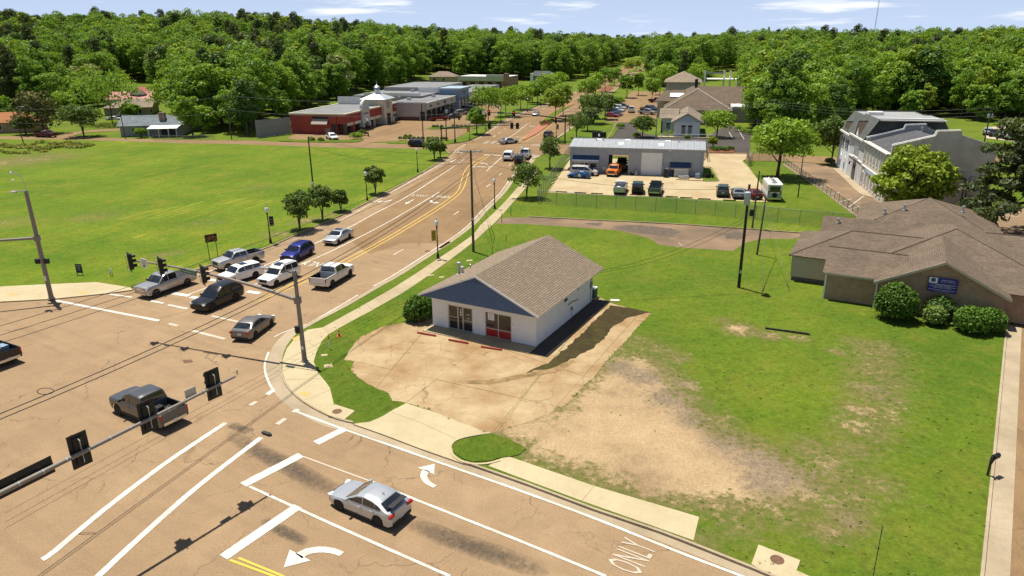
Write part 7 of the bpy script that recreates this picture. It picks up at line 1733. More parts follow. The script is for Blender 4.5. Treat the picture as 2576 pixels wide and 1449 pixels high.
def leaf_cloud(name, m, clumps, per, leaf, seed, up_bias=0.35, aspect=0.62, droop=0.0, shell=0.75):
 g = np.random.default_rng(seed); V, T = [], []
 for c, rad in clumps:
  n = int(per * (rad[0] * rad[1]) ** .5 / clumps_mean(clumps))
  d = g.normal(size=(n, 3)); d /= np.linalg.norm(d, axis=1)[:, None]
  d[:, 2] = np.where(d[:, 2] < -.35, -d[:, 2], d[:, 2])
  rr = shell + (1 - shell) * g.random(n) ** .6
  rr = np.where(g.random(n) < .2, rr * g.random(n), rr) * (1 + g.normal(size=n) * .10)
  P = np.array(c) + d * rr[:, None] * np.array(rad)
  nr = d * .8 + g.normal(size=(n, 3)) * .75; nr[:, 2] += up_bias; nr /= np.linalg.norm(nr, axis=1)[:, None]
  a = np.cross(nr, g.normal(size=(n, 3))); a /= np.linalg.norm(a, axis=1)[:, None]; b = np.cross(nr, a)
  s = leaf * (0.55 + .9 * g.random(n))[:, None]
  q = np.stack([P - a * s, P - b * s * aspect + nr * s * .12, P + a * s, P + b * s * aspect + nr * s * .12], 1)
  V.append(q.reshape(-1, 3))
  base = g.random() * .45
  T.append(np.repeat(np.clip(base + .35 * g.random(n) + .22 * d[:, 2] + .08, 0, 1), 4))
 V = np.concatenate(V); T = np.concatenate(T); n = len(V) // 4
 me = bpy.data.meshes.new(name)
 me.vertices.add(len(V)); me.vertices.foreach_set('co', V.astype('f').ravel())
 me.loops.add(len(V)); me.loops.foreach_set('vertex_index', np.arange(len(V), dtype='i'))
 me.polygons.add(n); me.polygons.foreach_set('loop_start', np.arange(0, len(V), 4, dtype='i'))
 me.materials.append(m); me.update(calc_edges=True)
 at_ = me.attributes.new('tint', 'FLOAT', 'POINT'); at_.data.foreach_set('value', T.astype('f'))
 return me
def clumps_mean(cl): return sum((r[0] * r[1]) ** .5 for c, r in cl) / len(cl)
def broad_clumps(rnd, rx, z0, z1, n, cr=.36, top=.9):
 out = []; zc, hz = (z0 + z1) / 2, (z1 - z0) / 2; lean = (rnd.uniform(-.12, .12) * rx, rnd.uniform(-.12, .12) * rx)
 for k in range(n):
  t = (k + .5) / n; z = -1 + 2 * t ** .85; a = k * 2.39996 + rnd.uniform(-.5, .5)
  w = math.sqrt(max(0, 1 - z * z * .82)) * (1 - .22 * max(0, z) * (1 - top) * 5)
  rr = rnd.uniform(.45, .80) * w; c = rnd.uniform(.75, 1.25) * cr * rx
  sx = rnd.uniform(.85, 1.15)
  out.append(((rx * rr * math.cos(a) * sx + lean[0] * t, rx * rr * math.sin(a) + lean[1] * t, zc + hz * z * .78 + rnd.uniform(-.1, .1) * hz), (c, c * rnd.uniform(.8, 1.2), c * rnd.uniform(.6, .9))))
 out.append(((lean[0], lean[1], zc), (rx * .5, rx * .5, hz * .62)))
 return out
def pine_clumps(rnd, rx, z0, z1, n):
 out = []
 for k in range(n):
  t = k / (n - 1); z = z0 + (z1 - z0) * t; a = k * 2.4 + rnd.uniform(-.6, .6)
  w = rx * (1 - t * t * .8) * rnd.uniform(.45, .85); c = rx * rnd.uniform(.30, .44) * (1.1 - .3 * t)
  out.append(((w * math.cos(a), w * math.sin(a), z), (c * 1.15, c * 1.15, c * .8)))
 out.append(((0, 0, z1 - 1.2), (rx * .45, rx * .45, 1.6)))
 return out
def trunk_mesh(name, rnd, h, r, clumps, limbs, m, stems=1, spread=.0, nmin=7):
 mb = MB()
 for s in range(stems):
  a = 2 * math.pi * s / max(stems, 1) + rnd.uniform(-.3, .3); dx, dy = (math.cos(a) * spread, math.sin(a) * spread) if stems > 1 else (rnd.uniform(-.04, .04) * h, rnd.uniform(-.04, .04) * h)
  rs = r / math.sqrt(stems)
  path = [(dx * t * t + rnd.uniform(-.015, .015) * h * (0 < t < 1) + dx * .1, dy * t * t + rnd.uniform(-.015, .015) * h * (0 < t < 1) + dy * .1, h * t - (.15 if t == 0 else 0)) for t in (0, .12, .35, .6, .8, 1)]
  mb.tube(path, [rs * 1.45, rs * 1.05, rs * .9, rs * .72, rs * .5, rs * .22], nmin)
  top = [Vector(p) for p in path]
  for k in range(limbs // stems):
   c, rad = clumps[rnd.randrange(len(clumps))]; i = rnd.choice((2, 3, 3, 4)); st = top[i]
   e = Vector(c); mid = (st + e) / 2 + Vector((0, 0, (e - st).length * -.06))
   mb.tube([st, mid, e], [rs * .42, rs * .3, rs * .1], 5)
 o = mb.build(name, m, smooth=50); me = o.data; bpy.data.objects.remove(o); return me
PROTO = {}
def proto(key, build):
 if key not in PROTO: PROTO[key] = build()
 return PROTO[key]
def forest_proto(k):
 rnd = random.Random(100 + k)
 spec = [('broad', 5.4, 1.6, 17.0, L_MID), ('broad', 4.8, 1.2, 15.0, L_LIGHT), ('broad', 6.2, 2.0, 19.0, L_MID), ('pine', 4.4, 4.0, 19.5, L_PINE), ('broad', 5.0, 1.6, 18.0, L_DARK), ('broad', 5.2, 1.2, 14.0, L_PALE), ('pine', 3.8, 3.0, 17.5, L_PINE), ('broad', 5.8, 1.4, 16.0, L_LIGHT), ('broad', 5.0, 1.8, 18.5, L_YELLOW), ('broad', 4.0, .4, 9.5, L_LIGHT), ('broad', 4.4, .5, 11.5, L_MID)][k]
 kind, rx, z0, z1, m = spec
 if kind == 'pine':
  cl = pine_clumps(rnd, rx, z0, z1, 26); cm = leaf_cloud('pine_crown', m, cl, 80, .42, 200 + k, .35, .4); tm = trunk_mesh('pine_trunk', rnd, z1 - .8, .30, cl, 8, M_BARK)
 else:
  cl = broad_clumps(rnd, rx, z0, z1, 22, .34); cm = leaf_cloud('tree_crown', m, cl, 125, .36, 200 + k, .6); tm = trunk_mesh('tree_trunk', rnd, z0 + (z1 - z0) * .55, .28, cl, 7, M_BARK2)
 return cm, tm, z1, rx
NP = 11
FP = [forest_proto(k) for k in range(NP)]
FRONT = [(-900, 285), (-100, 287), (60, 289), (160, 291), (215, 288), (262, 276), (285, 258), (300, 246), (316, 240), (390, 240), (404, 262), (440, 264), (462, 284), (474, 338), (560, 345), (642, 343), (655, 328), (728, 294), (736, 288), (800, 270), (870, 256), (902, 240), (1000, 231), (1060, 210), (1082, 200), (1120, 200), (1150, 203), (1300, 203), (1345, 203), (1440, 206), (1480, 193), (1510, 181), (1540, 168), (1565, 159), (1585, 152), (1598, 147), (1626, 147), (1630, 170), (1634, 195), (1645, 215), (1665, 222), (1690, 214), (1760, 207), (1782, 186), (1862, 186), (1874, 230), (1886, 300), (1900, 343), (2000, 347), (2085, 348), (2106, 334), (2140, 298), (2400, 298), (2440, 318), (2480, 308), (2576, 301), (3400, 297)]
def photo(x, y, z=0.0):
 d = y * _cp - (z - CAM_H) * _sp; w = y * _sp + (z - CAM_H) * _cp
 return 1288 + FPX * (x * _cr + w * _sr) / d, 724.5 - FPX * (-x * _sr + w * _cr) / d
def front_v(u):
 for (a, p), (b, q) in zip(FRONT, FRONT[1:]):
  if a <= u <= b: return p + (q - p) * (u - a) / (b - a)
 return -1
rf = random.Random(5)
cands = []
y = 165.0
while y < 800:
 sp = 6.6 if y < 330 else (8.0 if y < 480 else 9.5)
 x = -y * .86 - 30
 while x < y * .86 + 30:
  px_, py_ = x + rf.uniform(-.42, .42) * sp, y + rf.uniform(-.42, .42) * sp
  u, v = photo(px_, py_)
  fv = front_v(u)
  if v < fv - .6 and -260 < u < 2840:
   edge = fv - v
   cands.append((px_, py_, u, v, edge))
  x += sp
 y += sp * .86
def front_y(u, fv): return D(u, fv).y if fv > 110 else 400
scored = []
for c in cands:
 depth = c[1] - front_y(c[2], front_v(c[2])); on = -60 < c[2] < 2640
 scored.append((c[1] * .35 + depth * 3.2 + (0 if on else 1e4), depth, c))
scored.sort(key=lambda t: t[0])
def pick(u, y_, depth):
 w = [3.6, 2.8, 3.2, .45, 1.3, .5, .3, 2.8, 1.4, 0, 0]
 if u < 130 or 560 < u < 740: w[3], w[6], w[4] = 4.0, 2.5, 3.0
 if 740 <= u < 880: w[3], w[6] = 2.5, 2
 if 480 < u < 600 and depth < 15: w[5] = 4; w[1] = 4
 if 1840 < u < 2300 and y_ < 280: w[1], w[7], w[0] = 5, 5, 4
 if 1300 < u < 1560: w[4] = 3.5; w[2] = 4
 if depth < 14 and y_ < 480: w[9], w[10] = 4.0, 4.0
 return rf.choices(range(NP), w)[0]
def zone(u, y_):
 if u < 300: return 'behind the rust-roofed house'
 if u < 460: return 'around the red-roofed house'
 if u < 740: return 'beside the plank fence'
 if u < 1010: return 'behind the red shops'
 if u < 1330: return 'behind the far shops'
 if u < 1600: return 'left of the far end of the road'
 if u < 1880: return 'behind the brown-roofed offices'
 if u < 2120: return 'in the green wall left of the mansard building'
 return 'behind the mansard building'
KN = {'leaf_yellow_green': 'yellow-green leafy tree', 'needle_dark': 'tall dark pine', 'leaf_dark': 'dark green tree', 'leaf_pale': 'pale blossoming tree', 'leaf_light': 'bright green leafy tree', 'leaf_mid': 'mid-green leafy tree'}
rest_pts, named = [], {}
def nth(i):
 ones = ('', 'first', 'second', 'third', 'fourth', 'fifth', 'sixth', 'seventh', 'eighth', 'ninth', 'tenth', 'eleventh', 'twelfth', 'thirteenth', 'fourteenth', 'fifteenth', 'sixteenth', 'seventeenth', 'eighteenth', 'nineteenth')
 if i < 20: return ones[i]
 t, o = divmod(i, 10); return ('', '', 'twentieth', 'thirtieth', 'fortieth', 'fiftieth')[t] if o == 0 else ('', '', 'twenty', 'thirty', 'forty', 'fifty')[t] + '-' + ones[o]
for i, (sc, depth, (x, y_, u, v, e)) in enumerate(scored):
 k = pick(u, y_, depth); cm, tm, hh, rx = FP[k]
 s = rf.uniform(.68, 1.26) * (1.0 if y_ < 420 else 1.12)
 if v > front_v(u) - 6 and k < 9 and y_ < 330: s *= rf.uniform(.72, 1.0)
 if 1870 < u < 2140 and y_ < 300: s *= .92
 rot = rf.uniform(0, 6.28); z = hill(x, y_) - .1
 if i < 290:
  t = thing('pine_tree' if k in (3, 6) else 'woodland_tree', KN[cm.materials[0].name] + ' ' + zone(u, y_), 'tree', (x, y_, z), rot, 'trees ' + zone(u, y_))
  named.setdefault(t['label'], []).append((u, t))
  sc_ = (s * rf.uniform(.9, 1.1), s * rf.uniform(.9, 1.1), s)
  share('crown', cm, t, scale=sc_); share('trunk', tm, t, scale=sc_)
 else: rest_pts.append((x, y_, z, rot, s, k))
for lab, ts in named.items():
 if len(ts) > 1:
  for i, (u, t) in enumerate(sorted(ts, key=lambda q: q[0])): t['label'] = lab + ', ' + nth(i + 1) + ' from left'
def woodland(pts):
 pc = bpy.data.collections.new('woodland_kinds')
 for k, (cm, tm, hh, rx) in enumerate(FP):
  bmj = bmesh.new(); bmj.from_mesh(tm); nt_ = len(bmj.faces); bmj.free()
  o = bpy.data.objects.new('kind_%02d' % k, cm); pc.objects.link(o)
 me = bpy.data.meshes.new('woodland'); me.from_pydata([p[:3] for p in pts], [], [])
 for nm, ty, ix in (('rot', 'FLOAT', 3), ('size', 'FLOAT', 4), ('which', 'INT', 5)):
  a = me.attributes.new(nm, ty, 'POINT'); a.data.foreach_set('value', [p[ix] for p in pts])
 o = bpy.data.objects.new('woodland', me); COL.objects.link(o)
 ng = bpy.data.node_groups.new('woodland_scatter', 'GeometryNodeTree')
 ng.interface.new_socket('Geometry', in_out='INPUT', socket_type='NodeSocketGeometry'); ng.interface.new_socket('Geometry', in_out='OUTPUT', socket_type='NodeSocketGeometry')
 N, L = ng.nodes, ng.links
 gi, go = N.new('NodeGroupInput'), N.new('NodeGroupOutput')
 ci = N.new('GeometryNodeCollectionInfo'); ci.inputs['Collection'].default_value = pc; ci.inputs['Separate Children'].default_value = True; ci.inputs['Reset Children'].default_value = True
 ip = N.new('GeometryNodeInstanceOnPoints'); ip.inputs['Pick Instance'].default_value = True
 def at_(nm, ty):
  n = N.new('GeometryNodeInputNamedAttribute'); n.data_type = ty; n.inputs['Name'].default_value = nm; return n.outputs['Attribute']
 cx_ = N.new('ShaderNodeCombineXYZ'); L.new(at_('rot', 'FLOAT'), cx_.inputs['Z'])
 mp_ = N.new('GeometryNodeMeshToPoints'); L.new(gi.outputs[0], mp_.inputs['Mesh'])
 L.new(mp_.outputs[0], ip.inputs['Points']); L.new(ci.outputs[0], ip.inputs['Instance']); L.new(at_('which', 'INT'), ip.inputs['Instance Index'])
 L.new(cx_.outputs[0], ip.inputs['Rotation']); L.new(at_('size', 'FLOAT'), ip.inputs['Scale']); L.new(ip.outputs[0], go.inputs[0])
 md = o.modifiers.new('scatter', 'NODES'); md.node_group = ng
 return tag(o, 'dense green wood covering the hills to the horizon', 'wood', kind='stuff')
for k in range(520):
 az = rf.uniform(-40, 40); d_ = rf.uniform(760, 1150); x, y_ = d_ * math.sin(math.radians(az)), d_ * math.cos(math.radians(az))
 rest_pts.append((x, y_, hill(x, y_) - .5, rf.uniform(0, 6.28), rf.uniform(.9, 1.25), rf.choice((0, 2, 4, 7, 8))))
woodland(rest_pts)
# ---- single trees
def single(name, label, u, v, top, wpx, m, trunk_f=.3, n=26, leaf=.2, seed=1, per=110, stems=1, spread=.5, r=.12, group=None, flat=.0, z=LZ, bark=None, cr=.34, limbs=12, shell=.72, kind='broad', category='tree'):
 base = D(u, v, z); h = up(u, top, base)
 h = max(1.5, h - z); rx = wpx * .57 * math.hypot(base.y, CAM_H) / FPX
 rnd = random.Random(seed); z0, z1 = h * trunk_f, h
 cl = pine_clumps(rnd, rx, z0, z1, n) if kind == 'pine' else broad_clumps(rnd, rx, z0 + rx * .1, z1, n, cr)
 cm = leaf_cloud('crown', m, cl, per, leaf, seed * 7 + 3, shell=shell); tm = trunk_mesh('trunk', rnd, z0 + (z1 - z0) * .6, r, cl, limbs, bark or M_BARK2, stems, spread)
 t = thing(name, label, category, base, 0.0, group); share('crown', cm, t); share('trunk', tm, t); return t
MY = 'small trees along the main road'
for i, (u, v, tp, w, lab) in enumerate(((755, 578, 486, 74, 'small bushy tree nearest the blue-bannered lamp on the field side'), (812, 553, 467, 60, 'second small tree on the field side beside the transformer pole'), (858, 531, 480, 42, 'lowest small tree of the field side group'), (945, 487, 420, 50, 'small tree by the second lamp on the field edge'), (1093, 402, 350, 44, 'small tree at the far corner of the field'), (1108, 396, 358, 30, 'low small tree at the very corner of the field'),
  (1325, 498, 414, 78, 'bushy small tree by the right sidewalk before the fence'), (1383, 424, 342, 58, 'tall bushy tree by the fence and far crossing'), (1450, 347, 286, 62, 'small tree on the green past the far crossing'))):
 single('crape_myrtle', lab, u, v, tp, w, L_MYRTLE, .28, 20, .17, 30 + i, 120, 5, .5, .14, MY)
RT = 'trees lining the far road'
for i, (u, v, tp, w, m, lab) in enumerate(((1397, 303, 219, 74, L_YELLOW, 'yellow-green tree on the near end of the median'), (1416, 291, 210, 62, L_LIGHT, 'green tree just behind the yellow-green median tree'), (1478, 256, 202, 74, L_LIGHT, 'rounded light tree on the second median'), (1497, 247, 182, 60, L_LIGHT, 'tall tree second on the second median'), (1522, 232, 172, 62, L_MID, 'tall tree third on the second median'), (1545, 216, 170, 44, L_LIGHT, 'tree at the far end of the second median'), (1582, 187, 150, 40, L_YELLOW, 'yellow-green tree on the farthest median'), (1600, 179, 150, 38, L_YELLOW, 'second yellow-green tree on the farthest median'),
  (1228, 306, 218, 92, L_LIGHT, 'broad light tree between shop lot and road'), (1272, 293, 222, 84, L_LIGHT, 'second broad light tree between shop lot and road'), (1200, 338, 270, 50, L_MID, 'darker tree on the verge by the shop lot'), (1310, 276, 214, 60, L_LIGHT, 'third light tree beside the shop lot'), (1352, 262, 205, 66, L_MID, 'green tree left of the road before the median'), (1370, 252, 190, 74, L_LIGHT, 'tall light tree left of the road before the median'), (1400, 240, 184, 70, L_LIGHT, 'tall light tree left of the road by the second median'), (1340, 258, 216, 40, L_MID, 'low tree behind the road sign left of the road'),
  (1490, 312, 240, 74, L_MYRTLE, 'dark tree right of the road before the office lot'), (1522, 300, 240, 56, L_MYRTLE, 'second dark tree right of the road before the office lot'), (1478, 330, 272, 48, L_MYRTLE, 'low dark tree right of the road on the green'), (1552, 268, 246, 34, L_MID, 'small tree at the corner of the office lot'), (1576, 246, 188, 52, L_MID, 'dark rounded tree at the far end of the office lot'), (1606, 240, 184, 40, L_MID, 'second rounded tree at the far end of the office lot'), (1660, 238, 168, 60, L_LIGHT, 'bright tree behind the office lot'), (1640, 250, 200, 44, L_LIGHT, 'lower bright tree at the back of the office lot'), (1752, 222, 162, 60, L_LIGHT, 'bright tree behind the steep brown roof'), (1680, 226, 158, 50, L_LIGHT, 'tall bright tree left of the rear office wing'))):
 single('street_tree', lab, u, v, tp, w * (.74 if 'median' in lab or 'end of the office' in lab else .95), m, .26, 20, .34, 60 + i, 84, 1, 0, .16, RT, z=0.0, limbs=6)
for i, (u, v, tp, w, m, lab) in enumerate(((1616, 346, 294, 62, L_MYRTLE, 'multi-stemmed tree in the dark office lot'), (1803, 346, 283, 82, L_LIGHT, 'rounded tree on the island beside the offices'), (1793, 370, 345, 22, L_YELLOW, 'thin young tree on the dark lot island'))):
 single('lot_tree', lab, u, v, tp, w, m, .24, 20, .26, 95 + i, 96, 3, .5, .14, 'trees in the dark lot', z=0.0)
single('shade_tree', 'spreading tree with forked trunk on the green beside the garage yard', 1955, 447, 303, 152, L_LIGHT, .30, 44, .26, 110, 130, 1, 0, .30, limbs=26, bark=M_BARK, cr=.27, shell=.6)
single('street_tree', 'reddish-topped tree left of the mansard building', 2090, 414, 300, 86, L_MYRTLE, .28, 26, .28, 112, 110, 1, 0, .2)
single('shade_tree', 'bright yellow-green tree in front of the grey gable wall', 2288, 552, 368, 176, L_YELLOW, .06, 60, .27, 114, 150, 1, 0, .34, limbs=30, bark=M_BARK, cr=.24, shell=.6)
def edge_pine():
 base = D(2592, 604, LZ); rnd = random.Random(9); cl = []
 for k in range(60):
  t = k / 59; z = 2.5 + 11.5 * t; a = k * 2.4; w = 8.8 * (1 - t * .5) * rnd.uniform(.35, 1); c = rnd.uniform(1.1, 1.9)
  cl.append(((w * math.cos(a), w * math.sin(a), z + rnd.uniform(-.4, .4)), (c * 1.25, c * 1.25, c * .6)))
 t = thing('pine_tree', 'dark pine reaching in from the right edge', 'tree', base)
 share('crown', leaf_cloud('crown', L_PINE, cl, 330, .34, 77, .3, .34), t); share('trunk', trunk_mesh('trunk', rnd, 14.5, .30, cl, 34, M_BARK), t)
edge_pine()
for i, (u, v, tp, w, m, tf, lab) in enumerate(((112, 336, 233, 108, L_MAG, .05, 'bronze-green magnolia beside the rust-roofed house'), (212, 344, 270, 88, L_MYRTLE, .3, 'vase-shaped tree at the bend of the lane'), (284, 312, 186, 150, L_MID, .22, 'big dark-stemmed tree before the tan-roofed house'), (66, 338, 300, 46, L_MYRTLE, .3, 'small tree before the rust-roofed house'), (356, 346, 326, 26, L_MID, .4, 'young tree before the grey ranch house'), (168, 300, 236, 66, L_LIGHT, .2, 'bright tree behind the magnolia'), (330, 296, 262, 40, L_MID, .05, 'bushy tree at the corner of the tan-roofed house'), (485, 342, 236, 60, L_LIGHT, .1, 'bright leafy tree beside the ranch house porch'), (445, 292, 205, 110, L_LIGHT, .2, 'large bright tree right of the red-roofed house'), (12, 320, 245, 60, L_MID, .1, 'green tree behind the rust roof at the left edge'))):
 single('garden_tree', lab, u, v, tp, w, m, tf, 26, .34, 130 + i, 96, 3 if i == 1 else 1, .9, .22, 'trees around the houses', z=0.0)
# ---- clipped shrubs and bushes
def bush(name, label, p, lobes, m, leaf, per, seed, group=None, cat_='shrub'):
 t = thing(name, label, cat_, p, 0, group)
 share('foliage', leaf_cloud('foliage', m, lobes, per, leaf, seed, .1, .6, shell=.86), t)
 mb = MB()
 for c, r_ in lobes[:2]: mb.tube([(c[0], c[1], -.05), (c[0], c[1], c[2])], .05, 5)
 mb.build('stem', M_BARK, t); return t
def dome(x, y, r_, h, sq=1.0): return ((x, y, h * .42), (r_, r_ * sq, h * .58))
p = on_main(-1.75, .55); bush('round_bush', 'round glossy bush at the left corner of the white building', p, [dome(0, 0, 1.25, 2.2), dome(.5, .3, .9, 1.9), dome(-.5, -.2, .9, 1.8)], L_BUSH, .13, 1500, 1)
b0 = Vector((33.65, 61.3, LZ)); eb = Vector((math.cos(-.4939), math.sin(-.4939), 0)); nb = Vector((-math.sin(-.4939), math.cos(-.4939), 0))
bush('clipped_shrub', 'tallest clipped round shrub before the brick gable', b0 + eb * 1.75 - nb * 2.3, [dome(0, 0, 1.6, 3.0), dome(-.2, 0, 1.05, 3.25)], L_BUSH, .12, 5200, 2, 'clipped shrubs before the brick office')
bush('clipped_shrub', 'small light-leaved ball shrub between the two big ones', b0 + eb * 4.75 - nb * 2.3, [dome(0, 0, .85, 1.7)], leaf_mat('leaf_variegated', (0.05, 0.12, 0.01), (0.20, 0.27, 0.06), .1, .15), .10, 2600, 3, 'clipped shrubs before the brick office')
bush('clipped_shrub', 'dark shrub tucked behind the small ball shrub', b0 + eb * 5.2 - nb * .9, [dome(0, 0, 1.2, 2.1)], L_DARK, .12, 1600, 4, 'clipped shrubs before the brick office')
bush('clipped_shrub', 'wide two-humped clipped shrub at the right of the gable', b0 + eb * 8.05 - nb * 2.3, [dome(-.6, 0, 1.3, 2.1), dome(1.05, .15, 1.15, 1.9)], L_BUSH, .12, 3600, 5, 'clipped shrubs before the brick office')
bush('red_shrub', 'dark red leafed shrub behind the brick office corner', D(2556, 690, LZ), [dome(0, 0, 1.5, 3.2), dome(1.2, .8, 1.4, 2.8)], L_RED, .18, 700, 6)
bush('light_shrub', 'yellow-green shrub in the roof valley of the brick office', b0 + eb * 14.2 + nb * 7.2, [dome(0, 0, 1.6, 3.0, .6), dome(-1.4, .3, 1.0, 2.6, .6)], L_YELLOW, .16, 600, 8)
sh_me = None
HG = 'round hedge balls on the shop lot islands'
def C15(x, y): return (958.3 + x * .1389, 191.7 + y * .1389)
balls = [(350, 1155), (430, 1157), (515, 1158), (600, 1160), (680, 1160), (760, 1160), (450, 1122), (530, 1122), (860, 1162), (940, 1162), (1020, 1163), (1110, 1163), (1180, 1163), (955, 940), (1020, 940), (1100, 940), (1310, 935), (1380, 935), (1455, 935), (1530, 935)]
bm_ = leaf_cloud('foliage', L_BUSH, [((0, 0, .42), (.48, .48, .42))], 260, .13, 41, .1, .6, shell=.92)
for i, (x, y) in enumerate(balls):
 row = ('front row of near', [b for b in balls if 1150 < b[1]]) if y > 1150 else (('back row of near', [b for b in balls if 1100 < b[1] < 1150]) if y > 1100 else ('row on far', [b for b in balls if b[1] < 1000]))
 q = D(*C15(x, y), .08); t = thing('hedge_ball', 'clipped hedge ball, %s from left, %s shop island' % (nth(sorted(row[1]).index((x, y)) + 1), row[0]), 'shrub', q, R.uniform(0, 6), HG); share('foliage', bm_, t)
for u, v, s_, m, lab in ((890, 350, 1.6, L_LIGHT, 'light green shrub clump before the red shops'), (898, 349, 1.7, L_YELLOW, 'pale shrub clump right of the light green one'), (783, 354, .9, L_MID, 'low shrub on the verge left of the white car'), (806, 355, .9, L_MID, 'low shrub on the verge right under the white car'), (910, 340, 1.5, L_MYRTLE, 'bronze shrub at the foot of the shop lot lamp'), (1690, 341, 1.3, L_LIGHT, 'light shrub at the corner of the office porch'), (1672, 342, 1.1, L_YELLOW, 'yellow shrub by the office walk'), (1727, 349, 1.0, L_MID, 'small shrub before the office windows'), (1560, 322, 1.3, L_LIGHT, 'palm-like shrub beside the office sign'), (1600, 346, 1.2, L_LIGHT, 'leafy shrub at the dark lot corner'), (2085, 413, 1.2, L_MYRTLE, 'dark shrub on the street corner by the mansard building'), (1855, 330, 1.5, L_MID, 'shrub at the edge of the dark lot'), (1870, 334, 1.3, L_LIGHT, 'second shrub at the edge of the dark lot'), (1885, 338, 1.3, L_MID, 'third shrub at the edge of the dark lot')):
 q = D(u, v, .05); bush('low_shrub', lab, q, [((0, 0, .45 * s_), (.7 * s_, .7 * s_, .5 * s_)), ((.5 * s_, .2, .35 * s_), (.5 * s_, .5 * s_, .4 * s_))], m, .2, 160, int(u))
isl = sheet('lot_island', plan([(1776, 384), (1778, 376), (1790, 372), (1835, 373), (1850, 378), (1846, 383), (1830, 385)]), .12, M_MULCH, th=.14)
for k, u in enumerate((1792, 1803, 1814, 1826, 1838)):
 bush('agapanthus_clump', 'leafy clump %s on the dark lot island' % ('at the left end', 'second from the left', 'in the middle', 'second from the right', 'at the right end')[k], D(u, 377 + (k % 2) * 2, .12), [((0, 0, .35), (.7, .7, .45))], L_BUSH, .2, 130, 300 + k, 'planting on the dark lot island')
med_p = [(1362, 311), (1370, 309), (1379, 307), (1388, 305), (1365, 315), (1376, 313), (1386, 310)]
for k, (u, v) in enumerate(med_p): bush('flower_clump', '%s flowering clump on the brick median, %s from left in the %s row' % ('red' if k % 2 else 'green', nth(k % 4 + 1), 'back' if k < 4 else 'front'), D(u, v, .15), [((0, 0, .3), (.75, .75, .4))], L_RED if k % 2 else L_BUSH, .16, 140, 320 + k, 'flowers on the brick median')
wd = random.Random(21); wl_ = []
for k in range(55):
 u = wd.uniform(-60, 235); v = 362 + wd.uniform(-6, 22) * (1 if u < 120 else .45) + (235 - u) * .02
 q = D(u, v, LZ); wl_.append(((q.x, q.y, .25), (wd.uniform(.6, 1.5), wd.uniform(.6, 1.4), wd.uniform(.25, .6))))
wo_ = share('weeds', leaf_cloud('weeds', leaf_mat('leaf_weed', (0.10, 0.17, 0.015), (0.30, 0.24, 0.06), .0, .3), wl_, 70, .26, 55)); tag(wo_, 'rough weeds and tall grass along the left end of the field', 'weeds', kind='stuff')
tl = []
for k in range(700):
 u, v = wd.uniform(780, 2500), wd.uniform(600, 1449)
 q = D(u, v, LZ); p2 = (q.x, q.y)
 if not inside(p2, corner_poly) or inside(p2, PATIO): continue
 if u < 1180 and v > 1010 or (inside(p2, GRAVEL) and wd.random() < .75): continue
 if v > 1090 and u < 1760: continue
 s_ = wd.uniform(.05, .16); tl.append(((q.x, q.y, LZ + .01), (s_, s_, wd.uniform(.03, .09))))
ED = jag(PATIO, .12, .35, wd)
for (x, y) in ED:
 if wd.random() < .30: tl.append(((x, y, LZ + .02), (wd.uniform(.06, .2), wd.uniform(.06, .2), wd.uniform(.04, .10))))
tf_ = share('grass_tufts', leaf_cloud('grass_tufts', leaf_mat('leaf_grass', (0.075, 0.150, 0.012), (0.165, 0.225, 0.025), .0, .3), tl, 7, .07, 56, .6, .3, shell=.2)); tag(tf_, 'loose grass tufts on the corner lawn', 'grass', kind='stuff')
# ================================================================== STREET FURNITURE, POLES, WIRES, FENCES
M_POSTB = mat('post_black', (0.012, 0.013, 0.014), 0.45)
M_GLOBE = mat('lamp_globe', (0.78, 0.79, 0.78), 0.3)
M_MAST = mat('mast_grey', (0.235, 0.205, 0.175), 0.6, noise=.12, nscale=2)
M_MASTD = mat('mast_dark', (0.035, 0.035, 0.035), 0.6)
M_WOOD = mat('pole_wood', (0.13, 0.098, 0.072), 0.95, noise=.4, nscale=3, stretch=(6, 6, .6))
M_WOODD = mat('pole_wood_dark', (0.045, 0.035, 0.028), 0.95, noise=.4, nscale=3, stretch=(6, 6, .6))
M_WIRE = mat('wire_black', (0.02, 0.02, 0.022), 0.6)
M_WIREG = mat('wire_grey', (0.16, 0.16, 0.16), 0.6)
M_LENS = mat('signal_lens_dark', (0.03, 0.028, 0.025), 0.2)
# ---- acorn street lamps
def lamp_meshes():
 a = MB().lathe([(.20, 0), (.20, .06), (.17, .10), (.16, .42), (.12, .52), (.085, .62), (.075, 1.0), (.06, 3.55), (.085, 3.6), (.11, 3.66), (.07, 3.72), (.13, 3.80), (.15, 3.86), (.05, 3.88)], (0, 0, 0), 12).build('x', M_POSTB, smooth=35)
 b = MB().lathe([(.12, 3.87), (.20, 4.0), (.235, 4.15), (.21, 4.34), (.13, 4.50), (.06, 4.58), (.02, 4.60)], (0, 0, 0), 14).build('x', M_GLOBE, smooth=60)
 c = MB().lathe([(.09, 4.565), (.05, 4.62), (.02, 4.68), (.012, 4.78)], (0, 0, 0), 8).build('x', M_POSTB)
 out = [o.data for o in (a, b, c)]
 for o in (a, b, c): bpy.data.objects.remove(o)
 return out
LM = lamp_meshes()
LG = 'acorn street lamps'
def banner(t, m, lines, ink, side_=1):
 o = MB().box((side_ * .40, 0, 2.75), (.52, .015, 1.15)).build('banner', m, t)
 for z in (2.16, 3.34): MB().tube([(0, 0, z), (side_ * .68, 0, z)], .014, 5).build('banner_arm', M_POSTB, t)
 for k, tx in enumerate(lines): text_mesh(tx, .15, 'banner_lettering', o, ink, (side_ * .40, -.012, 2.95 - k * .34), (math.pi / 2, 0, 0), .002)
